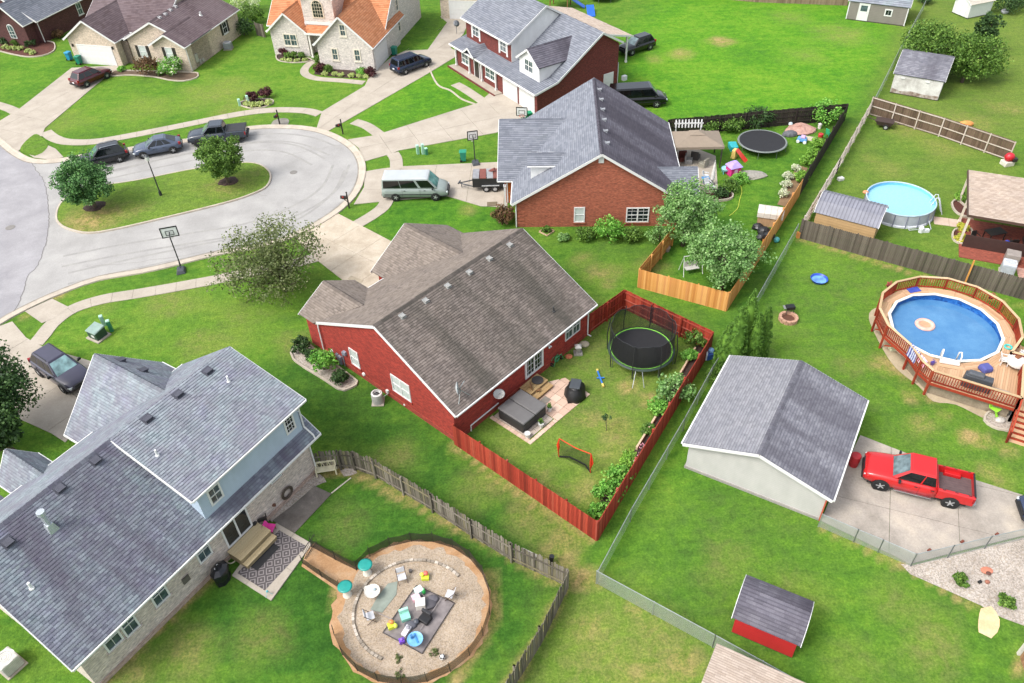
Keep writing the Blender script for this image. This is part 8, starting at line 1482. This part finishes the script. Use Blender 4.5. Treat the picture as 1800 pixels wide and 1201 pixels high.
T = thing('stone_edging', 'curved edging of small stones inside the gravel play circle', 'edging', PIT)
for i in range(46):
    a = math.radians(40 + i * 4.5)
    MB().box(3.05 * math.cos(a), 2.95 * math.sin(a) - .1, .0, .14, .21, .12 + random.uniform(0, .05), a).obj('stone', M(random.choice(['#9a9083', '#b7ada0', '#857b6e']), .9, 0, .2, 6), T)
NETB = m_mesh('net_garden_black', '#141714', .06, .48)
def netfence(label, pts, h=.85):
    o = pts[0]; T = thing('net_fence', label, 'fence', o)
    for i, p in enumerate(pts): MB().cone((0, 0, 0), (random.uniform(-.04, .04), random.uniform(-.04, .04), h + .12), .022, .018, 6).obj('post', M('#1d1c1a', .7), T, loc=p - o)
    for a, b in zip(pts, pts[1:]):
        m = (a + b) / 2 - o; a, b = a - o, b - o; sg = -.07; z = Vector((0, 0, 1)); MB().add([a, m, b, b + z * h, m + z * (h + sg), a + z * h], [(0, 1, 4, 5), (1, 2, 3, 4)]).obj('net', NETB, T)
rp = [PIT + Vector((4.12 * math.cos(math.radians(a)), 4.12 * math.sin(math.radians(a)), 0)) for a in range(128, -164, -17)]
netfence('black net fence round the gravel play circle', [G(548, 962), G(590, 985), G(627, 1003)] + rp); netfence('low black net fence along the lower side of the dirt path', [G(533, 992), G(566, 1015), G(597, 1035)], .7)
T = thing('baby_gate', 'dark metal gate between the rug patio and the dirt path', 'gate', G(538, 982), heading((532, 990), (551, 962), 0)); L_ = (G(551, 962) - G(532, 990)).length
for z in (.1, .8): MB().bar((-.1, 0, z), (L_, 0, z), .03).obj('rail', M('#2a2725', .5), T)
for i in range(10): MB().cone((i * L_ / 9, 0, 0), (i * L_ / 9, 0, .85), .012, .012, 5).obj('bar', M('#2a2725', .5), T)
# patio, rug, steps
root = bpy.data.objects.new('patio', None); COL.objects.link(root); root['kind'] = 'structure'
slabs(root, [tuple(p[:2]) for p in GP([(408, 1013), (477, 1057), (549, 957), (487, 921), (470, 930)])], (1.9, 1.9), RB, -.03, .08, CONC, .01)
t = NT('rug_print'); uv = t.mapped(t.coord(), (1.55, 1.55, 1.55)); s_ = t.n('SeparateXYZ'); t.l(uv, s_.inputs[0]); a_ = t.math('ABSOLUTE', t.math('SUBTRACT', t.math('FRACT', s_.outputs[0]), .5)); b_ = t.math('ABSOLUTE', t.math('SUBTRACT', t.math('FRACT', s_.outputs[1]), .5)); d_ = t.math('FRACT', t.math('MULTIPLY', t.math('ADD', a_, b_), 3)); t.col(t.mix(t.ramp(d_, [(.6, (0, 0, 0, 1)), (.66, (1, 1, 1, 1))]), S('#4c4747'), S('#827b7a'))); RUG = t.set(.95)
P4 = [fr.L(x, y, .1) for x, y in ((417, 1008), (467, 1038), (536, 960), (491, 931))]; x0, x1 = sum(p.x for p in (P4[0], P4[1])) / 2, sum(p.x for p in (P4[2], P4[3])) / 2; y0, y1 = (P4[1].y + P4[2].y) / 2, (P4[0].y + P4[3].y) / 2
o = tag(MB().box((x0 + x1) / 2, (y0 + y1) / 2, 0, x1 - x0, y1 - y0, .012).obj('outdoor_rug', RUG, None), 'dark outdoor rug with pale diamond trellis pattern behind the slate roofed house', 'rug'); o.location = fr.o + Vector((0, 0, .085)); o.rotation_euler = (0, 0, RB)
P4 = [fr.L(x, y, .1) for x, y in ((437, 991), (457, 1000), (490, 965), (470, 954))]; cx = sum(p.x for p in P4) / 4; cy = sum(p.y for p in P4) / 4; o = tag(MB().box(0, 0, 0, 1.75, .75, .015).obj('door_mat', M('#262627', .9), None), 'plain black mat below the wooden steps on the patterned rug', 'mat'); o.location = fr.M @ Vector((cx, cy, .1)); o.rotation_euler = (0, 0, RB)
a = fr.W(397, 957, 'y', 0).x; b = fr.W(446, 918, 'y', 0).x; T = thing('door_steps', 'pale wooden steps below the sliding door of the slate roofed house', 'steps', fr.M @ Vector(((a + b) / 2, -.06, .08)), RB); SW = m_wood('step_pale_wood', ['#b5a27d', '#c2b08b', '#a89570'])
for y, z, dd, n_ in ((-.55, .58, 1.1, 6), (-1.28, .28, .36, 2)):
    for j in range(n_): MB().box(0, y + dd / 2 - (j + .5) * dd / n_, z, b - a + .3, dd / n_ - .012, .04).obj('plank', SW, T)
    MB().box(0, y, 0, b - a + .24, dd - .06, z).obj('riser', M('#8a7a5c', .85), T)
T = thing('stool', 'bright pink child chair on the corner of the rug', 'chair', G(477, 934, .08), RB + .4); MB().box(0, 0, .3, .55, .5, .08).obj('seat', M('#d93a92', .5), T, bevel=.03); MB().hexa([(-.27, .2, .36), (.27, .2, .36), (.27, .26, .36), (-.27, .26, .36)], [(-.25, .32, .62), (.25, .32, .62), (.25, .37, .62), (-.25, .37, .62)]).obj('backrest', M('#d93a92', .5), T)
for x, y in ((-.2, -.2), (.2, -.2), (-.2, .2), (.2, .2)): MB().cone((x, y, 0), (x, y, .3), .025, .025, 6).obj('leg', M('#8a3a2e'), T)
chair('dark metal chair beside the pink child chair', G(463, 918, .08), RB + 2.6, '#3a3836'); m_ = MB(); m_.sph((0, 0, .2), (.2, .12, .2), 8, 6); m_.sph((.15, .05, .3), (.1, .09, .1), 8, 6); tag(m_.obj('boots', M('#161616', .6), None), 'black boots on the wooden steps by the sliding door', 'boots').location = G(446, 926, .5)
T = thing('barbecue_grill', 'grill under a shiny black cover beside the rug patio', 'grill', G(393, 1018), RB + .4); m_ = MB(); m_.lathe([(.55, 0), (.5, .3), (.62, .75), (.6, .95), (.3, 1.15), (.02, 1.2)], n=8, sy=.72, cap=True); m_.obj('cover', M('#1c1c20', .3), T); MB().box(-.12, .1, 1.14, .09, .07, .03).obj('label', WHITE, T); MB().box(.12, .1, 1.14, .09, .07, .03).obj('label', WHITE, T)
sheet('paving_strip', [(479, 916), (518, 938), (583, 869), (553, 855), (520, 885)], .05, m_ground('dark_worn_paving', [(.3, S('#57514b')), (.6, S('#6e6862')), (.8, S('#8f867a'))], 2, 12, .2)); sheet('gravel_strip', [(470, 912), (479, 918), (553, 856), (574, 848), (562, 834), (552, 832)], .03, GRAVEL, .3); sheet('gravel_corner', [(598, 828), (622, 822), (628, 832), (605, 838)], .03, GRAVEL, .3)
tag(MB().tube([(0, 0, .05), G(617, 841) - G(583, 868) + Vector((0, 0, .05))], .04, 6).obj('white_pipe', M('#c9bfae', .6), None), 'thin pale pipe lying on the lawn at the end of the paving strip', 'pipe').location = G(583, 868)
T = thing('garden_bench', 'cream plastic garden bench at the fence corner beside the slate roofed house', 'bench', G(575, 832), math.radians(-172)); CRM = M('#cfc8a9', .5); MB().box(0, 0, .4, 1.2, .45, .05).obj('seat', CRM, T, bevel=.02); MB().bar((-.6, -.24, .82), (.6, -.24, .82), .08).obj('back_rail', CRM, T)
for i in range(6): MB().bar((-.45 + i * .18, -.22, .44), (-.45 + i * .18 + (.1 if i % 2 else -.05), -.24, .82), .05, .03).obj('slat', CRM, T)
for x in (-.58, .58): MB().bar((x, -.24, 0), (x, -.24, .84), .08).obj('leg', CRM, T); MB().bar((x, .2, 0), (x, .2, .6), .08).obj('leg', CRM, T); MB().bar((x, -.24, .6), (x, .24, .6), .08, .05).obj('arm', CRM, T)
p = fr.W(504, 866, 'y', -.08); T = thing('hose_reel', 'coiled dark garden hose hanging on the pale brick wall', 'hose reel', fr.M @ Vector((p.x, -.1, p.z)), RB)
for r_ in (.3, .36, .42): o = MB().torus((0, 0, 0), r_, .035, 22, 6).obj('hose_coil', M('#4d4238', .7), T); o.rotation_euler = (1.57, 0, 0); o.location = (0, -.03, 0)
p = fr.W(481, 889, 'y', 0); tag(MB().box(0, 0, 0, .2, .1, .18).obj('outlet_box', M('#6b4a3a', .7), None), 'small brown outlet box low on the pale brick wall', 'outlet').location = fr.M @ Vector((p.x, -.05, p.z)); tag(MB().torus((0, 0, .06), .24, .04, 18, 6).obj('garden_hose', M('#b9b29a', .6), None), 'coiled pale hose between the black grill and the steps', 'hose').location = G(407, 985); T = thing('sprinkler', 'small teal tripod sprinkler on the patio corner', 'sprinkler', G(472, 1045, .08)); MB().sph((0, 0, .3), .07, 8, 6).obj('head', M('#4f9aa0', .4), T)
for i in range(3): MB().tube([(0, 0, .28), (.22 * math.cos(i * 2.1), .22 * math.sin(i * 2.1), 0)], .014, 5).obj('leg', M('#7fb0b0', .4), T)
# play circle
def planter(label, px, py): T = thing('bird_bath', label, 'bird bath', G(px, py)); MB().lathe([(.26, 0), (.2, .25), (.14, .6), (.2, .7)], n=12).obj('stand', M('#d3cfc2', .6), T, smooth=True); MB().lathe([(.1, .68), (.36, .78), (.4, .84), (.3, .86), (.01, .88)], n=18).obj('bowl', M('#1f8a80', .35), T, smooth=True)
planter('teal topped white pedestal by the upper side of the net fence', 646, 1008); planter('teal topped white pedestal at the mouth of the dirt path', 611, 1046)
c4 = [(673, 1113), (742, 1150), (799, 1061), (732, 1030)]; W4 = [G(x, y, .05) for x, y in c4]
tag(MB().prism([(p.x, p.y) for p in W4], .04, .055).obj('ground_mat', M('#77706f', .9, 0, .35, 2.5), None, fix=True), 'large grey ground sheet with toys in the gravel play circle', 'ground sheet')
T = thing('fallen_frame', 'thin dark tube frame lying over the grey ground sheet', 'frame', W4[0]); o0 = W4[0]
for a, b in ((0, 1), (1, 2), (2, 3), (3, 0)): MB().tube([W4[a] - o0 + Vector((0, 0, .06)), W4[b] - o0 + Vector((0, 0, .06))], .022, 6).obj('tube', M('#3f3a3a', .6), T)
for a, b in (((776, 1052), (739, 1108)), ((736, 1040), (764, 1066)), ((651, 1073), (690, 1090))): MB().tube([G(*a, .1) - o0 + Vector((0, 0, .06)), G(*b, .1) - o0 + Vector((0, 0, .06))], .02, 6).obj('tube', M('#8f8785', .6), T)
tag(MB().prism([p[:2] for p in GP([(651, 1073), (672, 1078), (697, 1046), (699, 1023), (682, 1027), (664, 1050)])], .04, .06).obj('ground_mat', M('#7d857b', .9, 0, .2, 3), None), 'pale green grey mat left of the toys in the gravel circle', 'mat')
def fchair(label, px, py, rz): T = thing('folding_chair', label, 'chair', G(px, py), rz); MB().box(0, 0, .42, .45, .4, .03).obj('seat', M('#b9b9bb', .5), T); MB().hexa([(-.22, .2, .6), (.22, .2, .6), (.22, .23, .6), (-.22, .23, .6)], [(-.22, .28, .88), (.22, .28, .88), (.22, .31, .88), (-.22, .31, .88)]).obj('backrest', M('#b9b9bb', .5), T); [MB().tube([(s * .24, .32, .9), (s * .24, -.25, 0)], .018, 5).obj('leg', M('#4a3a32', .5), T) for s in (-1, 1)]; [MB().tube([(s * .24, -.2, .43), (s * .24, .3, 0)], .018, 5).obj('leg', M('#4a3a32', .5), T) for s in (-1, 1)]
fchair('metal folding chair at the upper left of the gravel circle', 708, 1022, .3); fchair('metal folding chair at the left side of the gravel circle', 653, 1090, 1.9); fchair('metal folding chair at the right side of the gravel circle', 792, 1052, -1.9)
def toy(label, cat, px, py, parts, rz=0, z=.055):
    T = thing('toy', label, cat, G(px, py, z), rz); T.scale = (.82,) * 3
    for nm, kind, c, a in parts:
        m_ = MB(); (m_.box(*a) if kind == 'b' else m_.sph(*a) if kind == 's' else m_.lathe(*a)); m_.obj(nm, M(c, .45), T, bevel=.02 if kind == 'b' else 0, smooth=kind == 's')
toy('yellow and red flower shaped toy at the top of the gravel circle', 'toy', 748, 1016, [('base', 'b', '#c3cf3a', (0, 0, 0, .5, .45, .25)), ('top', 's', '#d2695a', ((.05, .1, .4), (.17, .17, .15))), ('petal', 's', '#cfd64a', ((-.2, .05, .35), (.15, .15, .12)))]); toy('yellow toy on the left corner of the grey ground sheet', 'toy', 689, 1102, [('base', 'b', '#cdd63c', (0, 0, 0, .5, .4, .3, .4)), ('top', 's', '#d0874a', ((.0, .1, .42), (.18, .15, .14))), ('petal', 's', '#dbe05a', ((.25, -.05, .2), (.14, .14, .2)))])
toy('mint green child armchair on the grey ground sheet', 'armchair', 713, 1086, [('seat', 'b', '#86c4b0', (0, 0, 0, .6, .55, .3, .35)), ('backrest', 'b', '#9fd4c2', (-.1, .25, .28, .6, .16, .34, .35))]); toy('black child armchair on the grey ground sheet', 'armchair', 748, 1090, [('seat', 'b', '#1b1a1c', (0, 0, 0, .7, .6, .3, -.6)), ('backrest', 'b', '#2b2a2d', (.1, .28, .28, .7, .18, .3, -.6))])
toy('white toy box in the middle of the grey ground sheet', 'toy', 740, 1066, [('body', 'b', '#d6d0c6', (0, 0, 0, .6, .55, .5, .1)), ('lid', 'b', '#e0dbd2', (0, 0, .5, .64, .58, .05, .1))]); toy('pale mint toy bin at the top corner of the ground sheet', 'toy', 737, 1042, [('body', 'b', '#b9d6d0', (0, 0, 0, .5, .45, .4, .6)), ('lid', 'b', '#cfe0da', (0, 0, .4, .52, .47, .04, .6))]); toy('pink toy box beside the white toy box', 'toy', 732, 1054, [('body', 'b', '#c99aa6', (0, 0, 0, .5, .4, .35, .5)), ('lid', 'b', '#d6b0ba', (0, 0, .35, .52, .42, .04, .5))])
toy('green bottle shaped toy at the edge of the ground sheet', 'toy', 746, 1044, [('body', 's', '#2fa04a', ((0, 0, .25), (.12, .12, .25))), ('cap', 's', '#7fc98a', ((0, 0, .55), (.07, .07, .08)))]); toy('white and grey ride on toy near the blue water table', 'toy', 715, 1112, [('body', 'b', '#d0cdd0', (0, 0, .08, .35, .7, .22, -.5)), ('seat', 's', '#8d8a92', ((.1, .15, .34), (.14, .14, .08)))]); toy('purple toy at the lower edge of the ground sheet', 'toy', 707, 1129, [('body', 'b', '#6a3fae', (0, 0, 0, .35, .3, .3, .3)), ('knob', 's', '#8a63c4', ((0, 0, .34), (.1, .1, .1)))])
toy('round blue water table with white rim on the ground sheet', 'toy table', 731, 1130, [('tray', 'l', '#6fa9d0', ([(.2, .0), (.25, .3), (.48, .42), (.5, .48), (.4, .44), (.01, .4)], (0, 0, 0), 18)), ('slide', 'b', '#3f86c4', (.05, .05, .44, .12, .7, .06, .4)), ('tower', 'b', '#3a6f9f', (-.2, .1, .44, .16, .16, .3, .4))]); toy('white basin table at the left edge of the gravel circle', 'toy table', 656, 1046, [('tray', 'l', '#c3beb4', ([(.45, .4), (.52, .48), (.45, .45), (.01, .42)], (0, 0, 0), 18)), ('pedestal', 'b', '#a39c90', (0, 0, 0, .3, .3, .4)), ('cup', 's', '#9fb0b6', ((.15, .1, .5), (.1, .1, .1)))]); toy('white lid leaning by the white basin table', 'toy', 650, 1036, [('lid', 'b', '#cfccc2', (0, 0, 0, .75, .5, .12, .2)), ('handle', 's', '#b9b6ac', ((0, 0, .13), (.1, .05, .03)))]); toy('grey plush toys piled on the ground sheet behind the mint chair', 'toy', 722, 1100, [('pile', 's', '#55555c', ((0, 0, .1), (.4, .3, .16))), ('head', 's', '#4a4d55', ((.35, .2, .12), (.2, .2, .16)))]); toy('dark grey blanket heap between the white box and the black chair', 'blanket', 752, 1062, [('fold', 's', '#4f4c50', ((0, 0, .08), (.6, .45, .16))), ('fold_top', 's', '#5a575c', ((.3, .3, .1), (.4, .3, .12)))])
T = tag(MB().sph((0, 0, .15), .15, 14, 10).obj('football', M('#c9c9c7', .4), None, smooth=True), 'black and white football on the gravel at the lower right of the circle', 'ball'); T.location = G(778, 1158, .03)
for i in range(6): a = i * 1.05; MB().sph((.1 * math.cos(a), .1 * math.sin(a), .15 + .075 * (1 if i % 2 else 1.2)), (.055, .055, .04), 7, 5).obj('black_patch', M('#1a1a1a', .5), T)
for i, (px, py) in enumerate([(700, 1160), (703, 1185), (763, 1148)]): bush(['upper', 'lower', 'right'][i] + ' patch of low weeds in the gravel of the play circle', px, py, .28, LF['olive'], .12, per=18, size=.07, n=10)
tag(MB().lathe([(.08, 0), (.1, .2), (.01, .2)], n=10).obj('bucket', M('#5a5552', .6), None), 'small dark bucket beside the upper folding chair', 'bucket').location = G(722, 1006)
